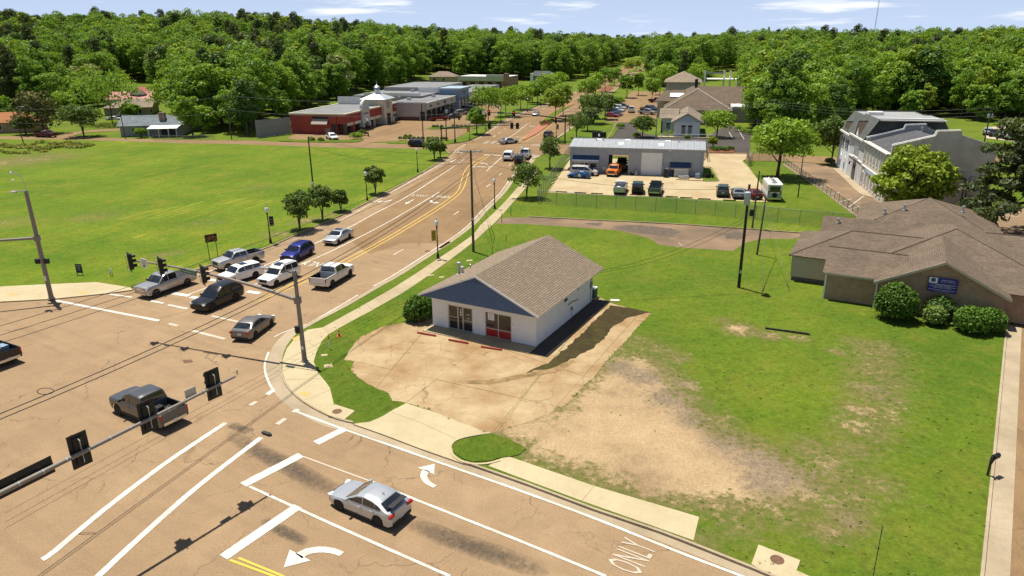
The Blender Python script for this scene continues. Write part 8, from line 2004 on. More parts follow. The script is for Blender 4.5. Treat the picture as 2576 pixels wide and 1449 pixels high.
M_NAVYB = mat('banner_navy', (0.012, 0.022, 0.06), .8); M_GOLDB = mat('banner_gold', (0.42, 0.27, 0.03), .8); M_INK = mat('banner_ink', (0.7, 0.66, 0.5), .8); M_INKD = mat('banner_ink_dark', (0.10, 0.06, 0.01), .8)
for (u, v), z, lab, bn in (((681, 611), LZ, 'street lamp with navy banner beside the bicycle sign', 'n'), ((924, 504), LZ, 'street lamp beside the lone small tree on the field edge', None), ((1051, 433), LZ, 'street lamp nearest the far corner of the field', None), ((1102, 650), LZ, 'street lamp with gold banner on the right verge', 'g'), ((1244.5, 525), LZ, 'street lamp right of the main road past the utility pole', None), ((1314, 428), LZ, 'street lamp before the dark off-roader', None),
  ((1399, 347), .1, 'street lamp with navy banner past the far crossing', 'n'), ((1433, 328), .1, 'street lamp on the right of the road past the bannered lamp', None), ((1327, 281), .1, 'street lamp on the left green before the median', None), ((1360, 268), .1, 'street lamp left of the road at the next driveway', None), ((1260, 309), .1, 'street lamp under the light trees left of the road', None), ((1222, 328), .1, 'street lamp at the shop lot entrance', None), ((1182, 353), .1, 'street lamp with gold banner at the shop corner', 'g'), ((927, 343), .0, 'street lamp in the shop lot before the red arcade', None), ((1432, 231), .1, 'street lamp far left of the road by the second median', None), ((1470, 246), .1, 'street lamp right of the road at the office lot', None), ((1498, 231), .1, 'farthest street lamp right of the road', None)):
 p = D(u, v, z); t = thing('street_lamp', lab, 'street lamp', p, math.atan2(-p.x, p.y) * .0 + (.35 if bn else 0), LG)
 for nm, me in zip(('post', 'globe', 'finial'), LM): share(nm, me, t)
 if bn == 'n': banner(t, M_NAVYB, ('CITY', 'OF', 'HOME'), M_INK)
 if bn == 'g': banner(t, M_GOLDB, ('CITY', 'HOME'), M_INKD, -1)
# ---- traffic signals
def signal_head(parent, p, rz, tilt=0.0, three=True, backplate=True, nm='signal_head', lit=None, sc=1.0):
 M = Matrix.Translation(p) @ Matrix.Rotation(rz, 4, 'Z') @ Matrix.Rotation(tilt, 4, 'Y') @ Matrix.Scale(sc, 4)
 mb = MB()
 mb.box((0, 0, 0), (.36, .26, 1.06))
 if backplate:
  for c, d_ in (((-.26, .06, 0), (.17, .03, 1.36)), ((.26, .06, 0), (.17, .03, 1.36)), ((0, .06, .605), (.36, .03, .15)), ((0, .06, -.605), (.36, .03, .15))): mb.box(c, d_)
 o = mb.build(nm, M_POSTB, parent); o.matrix_local = M
 for k, z in enumerate((.34, 0, -.34)):
  v = MB(); n = 10; pts = []
  for j in range(n + 1):
   a = math.radians(-20 + 220 * j / n); pts.append((.145 * math.cos(a), .145 * math.sin(a)))
  vs = [(x, -.13, z + y) for x, y in pts] + [(x, -.36, z + y) for x, y in pts]
  v.add(vs, [(j, j + 1, j + n + 2, j + n + 1) for j in range(n)]); v.build('visor', M_POSTB, o)
  lm = M_LENS
  if lit == k: lm = mat('signal_red_lit', (0.6, 0.01, 0.01), .3); nt, N, L, b = nodes_of(lm); b.inputs['Emission Color'].default_value = (1, .04, .03, 1); b.inputs['Emission Strength'].default_value = 1.2
  MB().lathe([(.13, 0), (.13, .02), (.05, .03)], (0, -.155, z), 12, 'Y').build('lens', lm, o)
 br = MB().tube([(0, .1, .5), (0, .24, .45), (0, .24, -.45), (0, .1, -.5)], .022, 5).build('bracket', M_STEEL, o)
 return o
def mast(name, label, base, h, r, m, arm, arm_r, z):
 T = thing(name, label, 'traffic signal', base)
 b = Vector(base)
 pl = MB().tube([(0, 0, 0), (0, 0, h)], [r * 1.12, r * .82], 14).build('pole', m, T, smooth=40)
 MB().lathe([(r * 1.7, 0), (r * 1.7, .05), (r * 1.25, .16), (r * 1.15, .3)], (0, 0, 0), 14).build('base_plate', m, T)
 MB().lathe([(r * .86, h), (r * .7, h + .08), (.02, h + .12)], (0, 0, 0), 12).build('pole_cap', m, T)
 path = [Vector(p) - b for p in arm]
 MB().tube(path, [arm_r + (arm_r * .42 - arm_r) * i / (len(path) - 1) for i in range(len(path))], 12).build('mast_arm', m, T, smooth=40)
 MB().box(tuple(path[0] * .04 + Vector((0, 0, path[0].z * .96))), (r * 2.4, r * 2.4, .55), math.atan2(path[-1].y, path[-1].x)).build('arm_bracket', m, T)
 return T, path
def along(path, t):
 L = [0.0]
 for a, b in zip(path, path[1:]): L.append(L[-1] + (b - a).length)
 d = t * L[-1]
 for i in range(len(path) - 1):
  if d <= L[i + 1]: return path[i] + (path[i + 1] - path[i]) * ((d - L[i]) / (L[i + 1] - L[i]))
 return path[-1].copy()
def arc_arm(a, b, rise=.6, n=9):
 a, b = Vector(a), Vector(b); out = []
 for k in range(n):
  t = k / (n - 1); p = a + (b - a) * t; p.z = a.z + (b.z - a.z) * (1 - (1 - t) ** 2.2); out.append(p)
 return out
b1 = (-16.34, 50.46, LZ); arm1 = arc_arm((-16.34, 50.46, 5.25), (-31.9, 56.35, 6.75))
T1, P1 = mast('signal_mast', 'grey signal mast arm at the corner sidewalk over the main road', b1, 7.45, .17, M_MAST, arm1, .15, LZ)
ra1 = math.atan2(arm1[-1].y - arm1[0].y, arm1[-1].x - arm1[0].x)
for t in (.985, .79, .53): q = along(P1, t); signal_head(T1, q + Vector((0.05, -.30, -.05)), ra1 + math.radians(180 + 148), 0.05, sc=1.22)
q = along(P1, .62); sg = MB().box((0, 0, 0), (1.55, .03, .42)).build('street_sign', mat('sign_green', (0.006, 0.12, 0.05), .5), T1); sg.location = q + Vector((.05, -.22, -.12)); sg.rotation_euler = (0, .10, ra1 + math.pi)
fr = MB(); fr.box((0, -.018, .19), (1.5, .006, .02)); fr.box((0, -.018, -.19), (1.5, .006, .02)); fr.build('sign_border', M_TRIMW, sg)
text_mesh('Northside Dr', .25, 'sign_lettering', sg, M_TRIMW, (0, -.018, 0), (math.pi / 2, 0, 0), .002, font_sx=.95)
q = along(P1, .90); sg = MB().box((0, 0, 0), (.62, .03, .78)).build('lane_sign', M_TRIMW, T1); sg.location = q + Vector((.05, -.2, -.05)); sg.rotation_euler = (0, .1, ra1 + math.pi)
for k, (tx, z) in enumerate((('LEFT TURN', .24), ('YIELD', .10), ('ON GREEN', -.04))): text_mesh(tx, .105, 'sign_lettering', sg, M_BLACKP, (0, -.018, z), (math.pi / 2, 0, 0), .002)
MB().lathe([(.10, 0), (.10, .01), (.04, .012)], (0, -.02, -.24), 12, 'Y').build('sign_dot', M_BLACKP, sg)
MB().tube([(0, 0, 7.25), (-.9, .3, 7.45), (-2.2, .75, 7.5)], [.05, .04, .03], 6).build('lamp_bracket', M_MASTD, T1); MB().box((-2.5, .85, 7.47), (.75, .3, .12), ra1).build('luminaire', M_STEEL, T1)
MB().box((-.28, -.1, 2.75), (.3, .42, .5), .5).build('pedestrian_signal', M_POSTB, T1); MB().box((0, -.18, 1.25), (.14, .06, .3)).build('push_button_box', M_TRIMW, T1)
P_TIP, P_IN = Vector((-15.2, 34.85, 6.62)), Vector((-21.55, 25.1, 6.12))
dd = (P_IN - P_TIP); root = P_TIP + dd * 1.42; b2 = (root.x, root.y, 0)
T2, P2 = mast('signal_mast', 'near signal mast arm crossing the lower left corner', b2, 7.5, .19, M_MAST, [Vector((root.x, root.y, 5.85)), P_IN + dd * .15, P_IN, P_TIP + dd * .5, P_TIP], .16, 0)
ra2 = math.atan2(-dd.y, -dd.x)
for t in (.925, .70, .50): q = along(P2, t); signal_head(T2, q + Vector((-.22, .18, .06)), ra2 + math.radians(180), 0.0, sc=1.25)
q = along(P2, .36); sg = MB().box((0, 0, 0), (2.3, .03, .85)).build('street_sign_back', M_POSTB, T2); sg.location = q + Vector((-.16, .14, .03)); sg.rotation_euler = (0, math.asin(-dd.z / dd.length) * -1, ra2)
q = along(P2, .845); sg = MB().box((0, 0, 0), (.62, .03, .62)).build('lane_sign_back', mat('sign_back', (0.42, 0.42, 0.42), .4, metal=.6), T2); sg.location = q + Vector((-.16, .14, .12)); sg.rotation_euler = (0, 0, ra2)
MB().lathe([(.05, 0), (.05, .3), (.02, .32)], tuple(P2[-1] + Vector((.1, .15, .05))), 8).build('camera_stub', M_STEEL, T2)
for k in range(12):
 q = along(P2, .28 + k * .06); MB().lathe([(.115, -.02), (.115, .02)], (0, 0, 0), 10).build('strap', M_STEEL, T2).matrix_local = Matrix.Translation(q) @ (P2[-1] - P2[0]).to_track_quat('Z', 'Y').to_matrix().to_4x4()
pb = D(130, 752, LZ); armL = [Vector((pb.x, pb.y, 6.3)), Vector((pb.x - 6, pb.y - 2.2, 6.45)), Vector((pb.x - 13, pb.y - 4.8, 6.6))]
T3, P3 = mast('signal_mast', 'grey signal mast at the field corner with arm leaving the left edge', tuple(pb), 10.7, .20, M_MAST, armL, .15, LZ)
for s_ in (-1, 1):
 o = MB().box((s_ * .42, -.05, 3.9), (.42, .3, .46)).build('pedestrian_signal', M_POSTB, T3)
MB().box((0, -.2, 2.2), (.16, .06, .5)).build('notice_plate', M_TRIMW, T3)
MB().tube([(0, 0, 10.6), (-.35, -.1, 10.75), (-.9, -.3, 10.75)], .05, 6).build('lamp_bracket', M_STEEL, T3); MB().lathe([(.05, .1), (.2, .04), (.32, -.02), (.3, -.1), (.1, -.14)], (-.95, -.3, 10.75), 12).build('luminaire', M_MAST, T3, smooth=50)
MB().tube([(.05, 0, 10.7), (.02, 0, 11.6), (-.15, 0, 12.1), (-.75, -.2, 12.6)], .03, 6).build('camera_bracket', M_STEEL, T3)
cm_ = MB().lathe([(.05, .1), (.11, .0), (.11, -.16), (.03, -.2)], (-.8, -.2, 12.5), 10).build('traffic_camera', M_TRIMW, T3); MB().lathe([(.09, -.2), (.12, -.28), (.03, -.38)], (-.8, -.2, 12.05), 10).build('camera_dome', M_TRIMW, T3)
signal_head(T3, along(P3, .97) + Vector((0, -.3, 0)), math.radians(20))
pb = D(1112, 379, .05); armf = arc_arm((pb.x, pb.y, 5.2), (*D(1240, 352)[:2], 6.1));
pt = Vector((pb.x + 17.5, pb.y - 4.0, 6.0)); T4, P4 = mast('signal_mast', 'black signal mast arm over the far crossing from the left', tuple(pb), 5.4, .15, M_MASTD, arc_arm((pb.x, pb.y, 5.0), pt), .2, 0)
for t in (.62, .9, .97): signal_head(T4, along(P4, t) + Vector((0, -.2, -.1)), GRID, lit=None)
pb = D(1421, 361, .05); pt = Vector((pb.x - 18.5, pb.y + 4.3, 7.0)); T5, P5 = mast('signal_mast', 'black signal mast arm over the far crossing from the right with red lights', tuple(pb), 6.3, .16, M_MASTD, arc_arm((pb.x, pb.y, 5.7), pt), .2, 0)
for t in (.98, .66): signal_head(T5, along(P5, t) + Vector((0, -.2, -.1)), GRID, lit=0)
sg = MB().box((0, 0, 0), (1.5, .04, .42)).build('street_sign', MATS['sign_green'], T5); sg.location = along(P5, .83) + Vector((0, -.2, 0)); sg.rotation_euler = (0, 0, GRID)
sg = MB().box((0, 0, 0), (.8, .04, .9)).build('lane_sign', M_TRIMW, T5); sg.location = along(P5, 1.0) + Vector((-.9, -.2, 0)); sg.rotation_euler = (0, 0, GRID)
signal_head(T5, Vector((-2.2, .4, 5.3)), GRID + 1.2); MB().lathe([(.3, 0), (.28, .5), (.14, .8)], (0, 0, 0), 12).build('base_cover', M_MASTD, T5)
pb = D(1145, 358, .05); T6 = thing('signal_post', 'black signal post at the shop corner of the far crossing', 'traffic signal', pb)
MB().tube([(0, 0, 0), (0, 0, 6.6)], [.14, .1], 10).build('pole', M_MASTD, T6); MB().lathe([(.3, 0), (.28, .5), (.14, .8)], (0, 0, 0), 12).build('base_cover', M_MASTD, T6)
for s_ in (-1, 1): signal_head(T6, Vector((s_ * 1.1, 0, 5.8)), GRID + 1.57 * s_, backplate=False)
MB().tube([(-1.3, 0, 6.4), (1.3, 0, 6.4)], .05, 6).build('cross_arm', M_MASTD, T6)
# ---- wooden poles and their wires
WIRES = []
def upole(label, u, v, top, r=.15, m=None, z=LZ, extra=(), lean=(0, 0), name='utility_pole'):
 p = D(u, v, z); h = up(u, top, p) - z; T = thing(name, label, 'utility pole', p)
 MB().tube([(0, 0, 0), (lean[0] * .5, lean[1] * .5, h * .5), (lean[0], lean[1], h)], [r, r * .85, r * .68], 10).build('pole', m or M_WOOD, T, smooth=50)
 for e in extra: e(T, h)
 return Vector((p.x + lean[0], p.y + lean[1], z + h)), T
def crossarm(w, rz, dz=.35, m=None, ins=True):
 def f(T, h):
  o = MB().box((0, 0, h - dz), (w, .12, .12), rz).build('crossarm', m or M_WOOD, T)
  c, s = math.cos(rz), math.sin(rz)
  for t in (-.46, -.16, .16, .46): MB().lathe([(.03, 0), (.05, .05), (.045, .12), (.02, .16)], (c * w * t, s * w * t, h - dz + .06), 8).build('insulator', M_STEEL, T)
 return f
def transformer(dz, dx=.3, dy=-.25, r=.24, hh=.8, m=None):
 def f(T, h):
  o = MB().lathe([(r * .9, 0), (r, .04), (r, hh - .05), (r * .85, hh), (.08, hh + .04)], (dx, dy, h - dz), 14).build('transformer', m or mat('transformer_grey', (0.42, 0.47, 0.52), .5), T, smooth=40)
  for s_ in (-1, 1): MB().lathe([(.045, 0), (.06, .08), (.03, .26)], (dx + s_ * .1, dy, h - dz + hh), 8).build('bushing', M_STEEL, o)
  MB().box((dx * .5, dy * .5, h - dz + hh * .5), (.1, .1, .4)).build('hanger', M_STEEL, T)
 return f
def plate(z, m=None):
 def f(T, h): MB().box((0, -.16, z), (.2, .06, .3)).build('plate', m or M_STEEL, T)
 return f
ptop, _ = upole('tall wooden utility pole with white crossarm between sidewalk and white building', 1191, 633, 378, .16, None, LZ, (crossarm(2.6, math.radians(-8), .12, M_STEEL), plate(4.0)))
ptr, _ = upole('thin dark pole with transformer behind the small trees in the field', 791, 501, 344, .13, M_WOODD, LZ, (transformer(7.6, -.0, -.28, .2, .55), ))
pr, TR = upole('dark wooden utility pole with big grey transformer on the right lawn', 1858, 723, 464, .17, M_WOODD, LZ, (transformer(1.9, -.18, -.34, .29, 1.25), plate(1.7), lambda T, h: [MB().box((.45, -.1, h - 2.75), (.34, .3, .62)).build('fuse_box', M_POSTB, T), MB().tube([(.1, 0, h - 2.6), (.5, -.1, h - 2.5)], .03, 5).build('bracket', M_STEEL, T)]))
pm1, _ = upole('leaning thin wooden pole right of the transformer pole', 1904, 641, 500, .12, M_WOOD, LZ, (), (.25, -.1)); pm2, _ = upole('thin wooden pole behind the camper van', 1892, 574, 430, .12, M_WOOD, LZ, (), (.15, 0))
pf1, _ = upole('wooden pole standing at the side street beside the black SUV', 1066, 375, 262, .14, M_WOODD, .05); pf2, _ = upole('wooden pole with crossarm at the shop corner', 1123.5, 356, 250, .15, M_WOOD, .05, (crossarm(2.4, .3), transformer(3.2, .3, -.2, .25, .8)))
pl1, TL1 = upole('leaning wooden pole by the side street weeds at the left', 60, 361, 272, .14, M_WOOD, .1, (lambda T, h: MB().tube([(0, 0, h - .3), (.6, 0, h + .3), (1.5, 0, h + .35)], .04, 5).build('lamp_bracket', M_STEEL, T), lambda T, h: MB().box((1.8, 0, h + .33), (.6, .25, .12)).build('luminaire', M_TRIMW, T)), (-1.0, 0))
pl2, _ = upole('thin pole beside the grey ranch house', 315, 349, 252, .12, M_WOOD, .05); pl3, _ = upole('tall pole with crossarm before the dark pines by the plank fence', 583, 351, 240, .15, M_WOOD, .05, (crossarm(2.6, .5),))
pfr, _ = upole('utility pole with twin transformers at the far right lot', 2476, 357, 268, .16, M_WOOD, 0, (crossarm(2.4, 0), transformer(2.6, -.4, -.2, .25, .9), transformer(2.6, .4, -.2, .25, .9)))
p = D(1649, 357, 0); gl = thing('lot_light', 'tall grey lamp post behind the metal garage', 'lamp post', p); h_ = up(1649, 258, p)
MB().tube([(0, 0, 0), (0, 0, h_)], [.14, .09], 8).build('pole', M_GREYP, gl); MB().box((0, 0, h_), (1.2, .3, .14), .2).build('luminaire', M_GREYP, gl)
p = D(2007, 497, LZ); gl = thing('lot_light', 'thin dark lamp post at the curved lot fence', 'lamp post', p); MB().tube([(0, 0, 0), (0, 0, up(2007, 388, p) - LZ)], [.10, .07], 8).build('pole', M_MASTD, gl)
def wire(name, label, a, b, sag, r=.018, m=None, group='overhead wires', n=16):
 a, b = Vector(a), Vector(b); pts = []
 for k in range(n + 1):
  t = k / n; q = a + (b - a) * t; q.z -= sag * 4 * t * (1 - t); pts.append(q)
 return tag(MB().tube(pts, r, 5, False).build(name, m or M_WIRE, smooth=60), label, 'wire', group)
def far_pt(u, v, z): return D(u, v, z)
WL = (('upper', 817), ('middle', 842), ('lower', 863))
for k, (nm, v0) in enumerate(WL):
 wire('overhead_wire', '%s of the three wires from the tall pole to the left edge' % nm, ptop + Vector((-1.1 + k * .6, .1, -.25 - .2 * k)), D(-120, v0 + 38, 9.2 - .2 * k), 1.2, .017)
wire('overhead_wire', 'first of two cables over the intersection running to the lower left', ptop + Vector((0, 0, -2.2)), D(-60, 1066, 7.6), 1.5, .026); wire('overhead_wire', 'second of two cables over the intersection running to the lower left', ptop + Vector((0, 0, -2.7)), D(-60, 1080, 7.3), 1.5, .026)
q = D(114, 984, 7.3); n_ = 22; lp = [(q.x + .42 * math.cos(2 * math.pi * k / n_), q.y + .1 * math.sin(2 * math.pi * k / n_), q.z + .13 * math.sin(2 * math.pi * k / n_)) for k in range(n_ + 1)]
tag(MB().tube(lp, .02, 5, False).build('cable_coil', M_WIRE), 'coiled slack loop hanging on the cable over the intersection', 'cable')
q = D(671, 1092, 7.0); sb_ = thing('splice_box', 'small black splice box on a cable above the near crosswalk', 'splice box', q, -.5)
MB().tube([(-.3, 0, 0), (-.2, 0, .02), (.2, 0, .02), (.3, 0, 0)], [.05, .10, .10, .05], 8).build('case', M_BLACKP, sb_); MB().tube([(-.28, 0, .1), (.28, 0, .1)], .012, 4).build('clamp_rod', M_STEEL, sb_)
wire('overhead_wire', 'wire from the tall pole across the main road to the field pole', ptop + Vector((0, 0, -.3)), ptr, .9, .016); wire('overhead_wire', 'lower wire from the tall pole across the main road', ptop + Vector((0, 0, -1.5)), ptr + Vector((0, 0, -1.5)), 1.0, .016)
wire('overhead_wire', 'wire from the field pole to the pole at the side street', ptr, pf1, 1.0, .016); wire('overhead_wire', 'wire from the tall pole to the shop corner pole', ptop, pf2, 1.2, .016)
wire('overhead_wire', 'service wire from the white building to the transformer pole', on_main(10.4, 12.5, 2.9), pr + Vector((0, 0, -3.2)), .7, .016); wire('overhead_wire', 'second service wire from the white building to the transformer pole', on_main(10.4, 12.4, 2.8), pr + Vector((0, 0, -3.6)), .9, .016)
wire('overhead_wire', 'wire from the tall pole to the transformer pole on the right lawn', ptop + Vector((0, 0, -1)), pr + Vector((0, 0, -.4)), 1.2, .016); wire('overhead_wire', 'wire from the transformer pole to the leaning thin pole', pr + Vector((0, 0, -2.8)), pm1, .4, .014); wire('overhead_wire', 'wire between the two thin poles at the yard fence', pm1 + Vector((0, 0, -.3)), pm2 + Vector((0, 0, -.3)), .3, .014)
for k, (a, b) in enumerate(((pl1, pl2), (pl2, pl3), (pl3, pf2))):
 lab = ('between the left pole and the ranch house', 'between the ranch house and the pine poles', 'between the pine pole and the shop corner')[k]
 wire('overhead_wire', 'upper wire ' + lab, a, b, 1.0, .03, M_WIREG); wire('overhead_wire', 'lower wire ' + lab, a + Vector((0, 0, -3.4)), b + Vector((0, 0, -3.4)), 1.2, .028, M_WIREG)
wire('overhead_wire', 'upper wire leaving the left pole to the left edge', pl1, pl1 + Vector((-60, 4, .5)), 1.2, .03, M_WIREG)
for k in range(3): wire('overhead_wire', '%s wire from the shop corner pole to the right along the garage street' % ('top', 'middle', 'bottom')[k], pf2 + Vector((0, 0, -.2 - .8 * k)), Vector((62, 172, 9.6 - .6 * k)), 2.0, .028, M_WIREG)
for k in range(3): wire('overhead_wire', '%s wire along the garage street to the far right pole' % ('top', 'middle', 'bottom')[k], Vector((62, 172, 9.6 - .6 * k)), pfr + Vector((0, 0, -.2 - .9 * k)), 1.5, .028, M_WIREG)
def guy(label, top, foot, guard=True):
 T = thing('guy_wire', label, 'guy wire', foot); a = Vector(top) - Vector(foot)
 MB().tube([(0, 0, 0), a], .014, 4).build('cable', M_WIREG, T)
 if guard: MB().tube([a * .01, a * .2], .035, 5).build('guy_guard', mat('guard_brown', (0.14, 0.09, 0.05), .8), T)
for k, (u, v) in enumerate(((1237, 600), (1244, 596))): guy('%s guy wire of the tall pole running to the lawn' % ('left', 'right')[k], ptop + Vector((0, 0, -1.2 - k)), D(u, v, LZ))
for k, (u, v) in enumerate(((1917, 738), (1988, 733))): guy('%s guy wire of the thin poles on the right lawn' % ('left', 'right')[k], pm1 + Vector((0, 0, -.4)), D(u, v, LZ))
def lattice(label, x, y, h, w, n):
 z = hill(x, y); T = thing('radio_mast', label, 'radio mast', (x, y, z)); mb = MB()
 for k in range(3):
  a = 2.094 * k; mb.tube([(w * math.cos(a), w * math.sin(a), 0), (w * math.cos(a), w * math.sin(a), h)], w * .16, 4)
 mb.build('legs', M_GREYP, T); br = MB()
 for j in range(n):
  for k in range(3):
   a, b = 2.094 * k, 2.094 * (k + 1); br.tube([(w * math.cos(a), w * math.sin(a), h * j / n), (w * math.cos(b), w * math.sin(b), h * (j + 1) / n)], w * .09, 4)
 br.build('bracing', M_GREYP, T); return T
mx_, my_ = (2101 - 1288) / FPX * 1400, 1320; lattice('tall thin radio mast rising past the top edge', mx_, my_, 120, .75, 40)
for u, hgt_, lab in ((1858, 30, 'thin far mast left of the antenna tower'), (1871, 32, 'far antenna tower above the tree line')):
 q_ = ((u - 1288) / FPX * 1080, 1030); T = lattice(lab, *q_, hgt_, .6, 8)
 if 'antenna' in lab: MB().lathe([(1.3, hgt_ - 5), (1.5, hgt_ - 4.5), (1.5, hgt_ - 1), (1.2, hgt_ - .5)], (0, 0, 0), 8).build('antenna_ring', M_GREYP, T)
# ---- chain-link fences
def mesh_mat():
 m = bpy.data.materials.new('chain_link'); nt, N, L, b = nodes_of(m)
 uv = N.new('ShaderNodeTexCoord').outputs['Object']; sx = N.new('ShaderNodeSeparateXYZ'); L.new(uv, sx.inputs[0])
 h_ = node_math(N, L, 'ADD', sx.outputs['X'], 0.0); f = []
 for s_ in (1, -1):
  a = node_math(N, L, 'ADD', h_, node_math(N, L, 'MULTIPLY', sx.outputs['Z'], s_)); fr_ = node_math(N, L, 'PINGPONG', a, .045)
  f.append(node_math(N, L, 'LESS_THAN', fr_, .007))
 k = node_math(N, L, 'MAXIMUM', f[0], f[1])
 tr = N.new('ShaderNodeBsdfTransparent'); ms = N.new('ShaderNodeMixShader'); L.new(k, ms.inputs[0]); L.new(tr.outputs[0], ms.inputs[1]); L.new(b.outputs[0], ms.inputs[2])
 b.inputs['Base Color'].default_value = (0.20, 0.24, 0.23, 1); b.inputs['Metallic'].default_value = .4; b.inputs['Roughness'].default_value = .5
 L.new(ms.outputs[0], N['Material Output'].inputs[0]); return m
M_CHAIN = mesh_mat(); M_FPOST = mat('fence_post', (0.22, 0.25, 0.24), .5, metal=.4); M_FBLACK = mat('fence_black', (0.02, 0.02, 0.022), .5)
def chain_fence(label, px, h, z=LZ, step=3.0, pm_=None, name='chain_link_fence', toprail=True):
 pts = [Vector(D2(*q, z)) for q in px]; T = thing(name, label, 'fence', (*pts[0], z)); o = pts[0]; pm_ = pm_ or M_FPOST
 post = None
 for a, b in zip(pts, pts[1:]):
  ln = (b - a).length; n = max(1, round(ln / step)); an = math.atan2(b.y - a.y, b.x - a.x)
  for k in range(n + (b == pts[-1])):
   q = a + (b - a) * k / n - o
   if post is None: post = MB().tube([(0, 0, 0), (0, 0, h + .08)], .035, 6).build('fence_post', pm_, T); post.location = (q.x, q.y, 0)
   else: share('fence_post', post.data, T, (q.x, q.y, 0))
   if k < n:
    pn = MB().add([(0, 0, .04), (ln / n, 0, .04), (ln / n, 0, h - .02), (0, 0, h - .02)], [(0, 1, 2, 3)]).build('mesh_panel', M_CHAIN if pm_ is M_FPOST else MATS['chain_dark'], T)
    pn.location = (q.x, q.y, 0); pn.rotation_euler[2] = an
  if toprail:
   mid = (a + b) / 2 - o; MB().tube([(a.x - o.x, a.y - o.y, h), (b.x - o.x, b.y - o.y, h)], .028, 5).build('top_rail', pm_, T)
 return T
MATS['chain_dark'] = M_CHAIN
chain_fence('tall chain-link fence between sidewalk and garage yard', [(1352, 512), (1362, 497), (1392, 452), (1422, 408), (1436, 385)], 2.1, step=2.4)
chain_fence('long chain-link fence across the lawn before the garage yard', [(1352, 512), (1500, 523), (1700, 535), (1900, 552), (2010, 566), (2090, 572), (2170, 578)], 2.0, step=3.1)
chain_fence('dark fence along the curved lot', [(1970, 412), (2010, 441), (2060, 475), (2120, 519), (2195, 574)], 1.25, step=2.2, pm_=M_FBLACK)
chain_fence('open chain-link gate leaf right of the yard entrance', [(1878, 388), (1884, 419)], 2.0, step=2.2, name='yard_gate'); chain_fence('open chain-link gate leaf left of the yard entrance', [(1776, 385), (1780, 408)], 2.0, step=2.2, name='yard_gate')
chain_fence('chain-link fence from the gate to the street corner', [(1884, 419), (1893, 404), (1908, 404), (1965, 408)], 1.8, step=2.6)
chain_fence('low wire fence before the grey ranch house', [(385, 351), (470, 352), (540, 352)], 1.1, z=.0, step=3)
def white_rail():
 a, b = D(1663, 350, 0), D(1795, 351, 0); T = thing('white_railing', 'white railing before the office wing behind the garage', 'railing', a, math.atan2(b.y - a.y, b.x - a.x)); ln = (b - a).length
 MB().box((ln / 2, 0, 1.2), (ln, .12, .16)).build('rail', M_TRIMW, T)
 for k in range(8): MB().box((ln * k / 7, 0, .6), (.14, .14, 1.2)).build('post', M_TRIMW, T)
white_rail()
for k, (u, v) in enumerate(((1412, 483.5), (1460, 486), (1502, 488), (1600, 491), (1690, 496), (1726, 498.5), (1772, 501.5), (1835, 505))):
 p = D(u, v, LZ); t = thing('wheel_stop', 'dark weathered wheel stop along the yard fence, %s from the left' % ('first', 'second', 'third', 'fourth', 'fifth', 'sixth', 'seventh', 'eighth')[k], 'wheel stop', (p.x, p.y, LZ + .004), GRID, 'dark wheel stops in the yard')
 MB().add([(x, y, z) for x in (-.95, .95) for y, z in ((-.1, .0), (-.06, .15), (.06, .15), (.1, .0))], [(0, 1, 5, 4), (1, 2, 6, 5), (2, 3, 7, 6), (3, 0, 4, 7), (3, 2, 1, 0), (4, 5, 6, 7)]).build('timber', mat('old_timber', (0.06, 0.045, 0.03), .95, noise=.4, nscale=4), t)
for k, (u, v) in enumerate(((1403, 442), (1398, 452), (1390, 462))):
 p = D(u, v, LZ); t = thing('wheel_stop', 'short pale wheel stop by the yard fence, %s from the garage' % ('nearest', 'second', 'farthest')[k], 'wheel stop', (p.x, p.y, LZ + .004), math.radians(70), 'pale wheel stops in the yard')
 MB().box((0, 0, .09), (1.5, .2, .16)).build('concrete_bar', M_CONC, t)
# ---- signs and small things
def bike_sign():
 a, b = D(528, 654, LZ), D(549, 650, LZ); p = (a + b) / 2; T = thing('bicycle_sign', 'dark metal sign with a cut-out bicycle on two posts', 'sign', p, math.atan2(b.y - a.y, b.x - a.x)); hh = up(521, 590, a) - LZ
 w = .95
 for s_ in (-1, 1): MB().box((s_ * w * .5, 0, hh / 2), (.06, .06, hh)).build('post', M_POSTB, T)
 MB().tube([(-w * .5, 0, .1), (0, -.12, .04), (w * .5, 0, .1)], .03, 5).build('foot_bar', M_POSTB, T)
 bd = MB().box((0, -.04, hh - .5), (1.35, .03, .9)).build('board', mat('rust_board', (0.035, 0.022, 0.014), .8), T); M_CUT = mat('cut_out_tan', (0.50, 0.25, 0.09), .8)
 for s_ in (-1, 1):
  c = [(s_ * .36 + .21 * math.cos(2 * math.pi * k / 16), -.07, hh - .58 + .21 * math.sin(2 * math.pi * k / 16)) for k in range(17)]; MB().tube(c, .028, 5, False).build('bicycle_wheel', M_CUT, bd)
 f = MB()
 for q in ([(-.36, -.58), (-.14, -.30), (.22, -.30), (.36, -.58)], [(-.14, -.30), (.02, -.60), (.22, -.30)], [(-.36, -.58), (.02, -.60)], [(-.22, -.24), (-.08, -.24)], [(.22, -.30), (.20, -.20), (.30, -.18)]): f.tube([(x, -.07, hh + z) for x, z in q], .024, 5)
 f.build('bicycle_frame', M_CUT, bd)
bike_sign()
def yard_sign(label, u, v, w, h, m, words=()):
 p = D(u, v, LZ); T = thing('yard_sign', label, 'sign', p, -.1); bd = MB().box((0, 0, .25 + h / 2), (w, .03, h)).build('board', m, T)
 for s_ in (-1, 1): MB().box((s_ * w * .42, 0, .2), (.04, .04, .45)).build('post', M_POSTB, T)
 for k, tx in enumerate(words): text_mesh(tx, .15, 'lettering', bd, M_TRIMW, (0, -.02, .25 + h * .8 - k * .24), (math.pi / 2, 0, 0), .002)
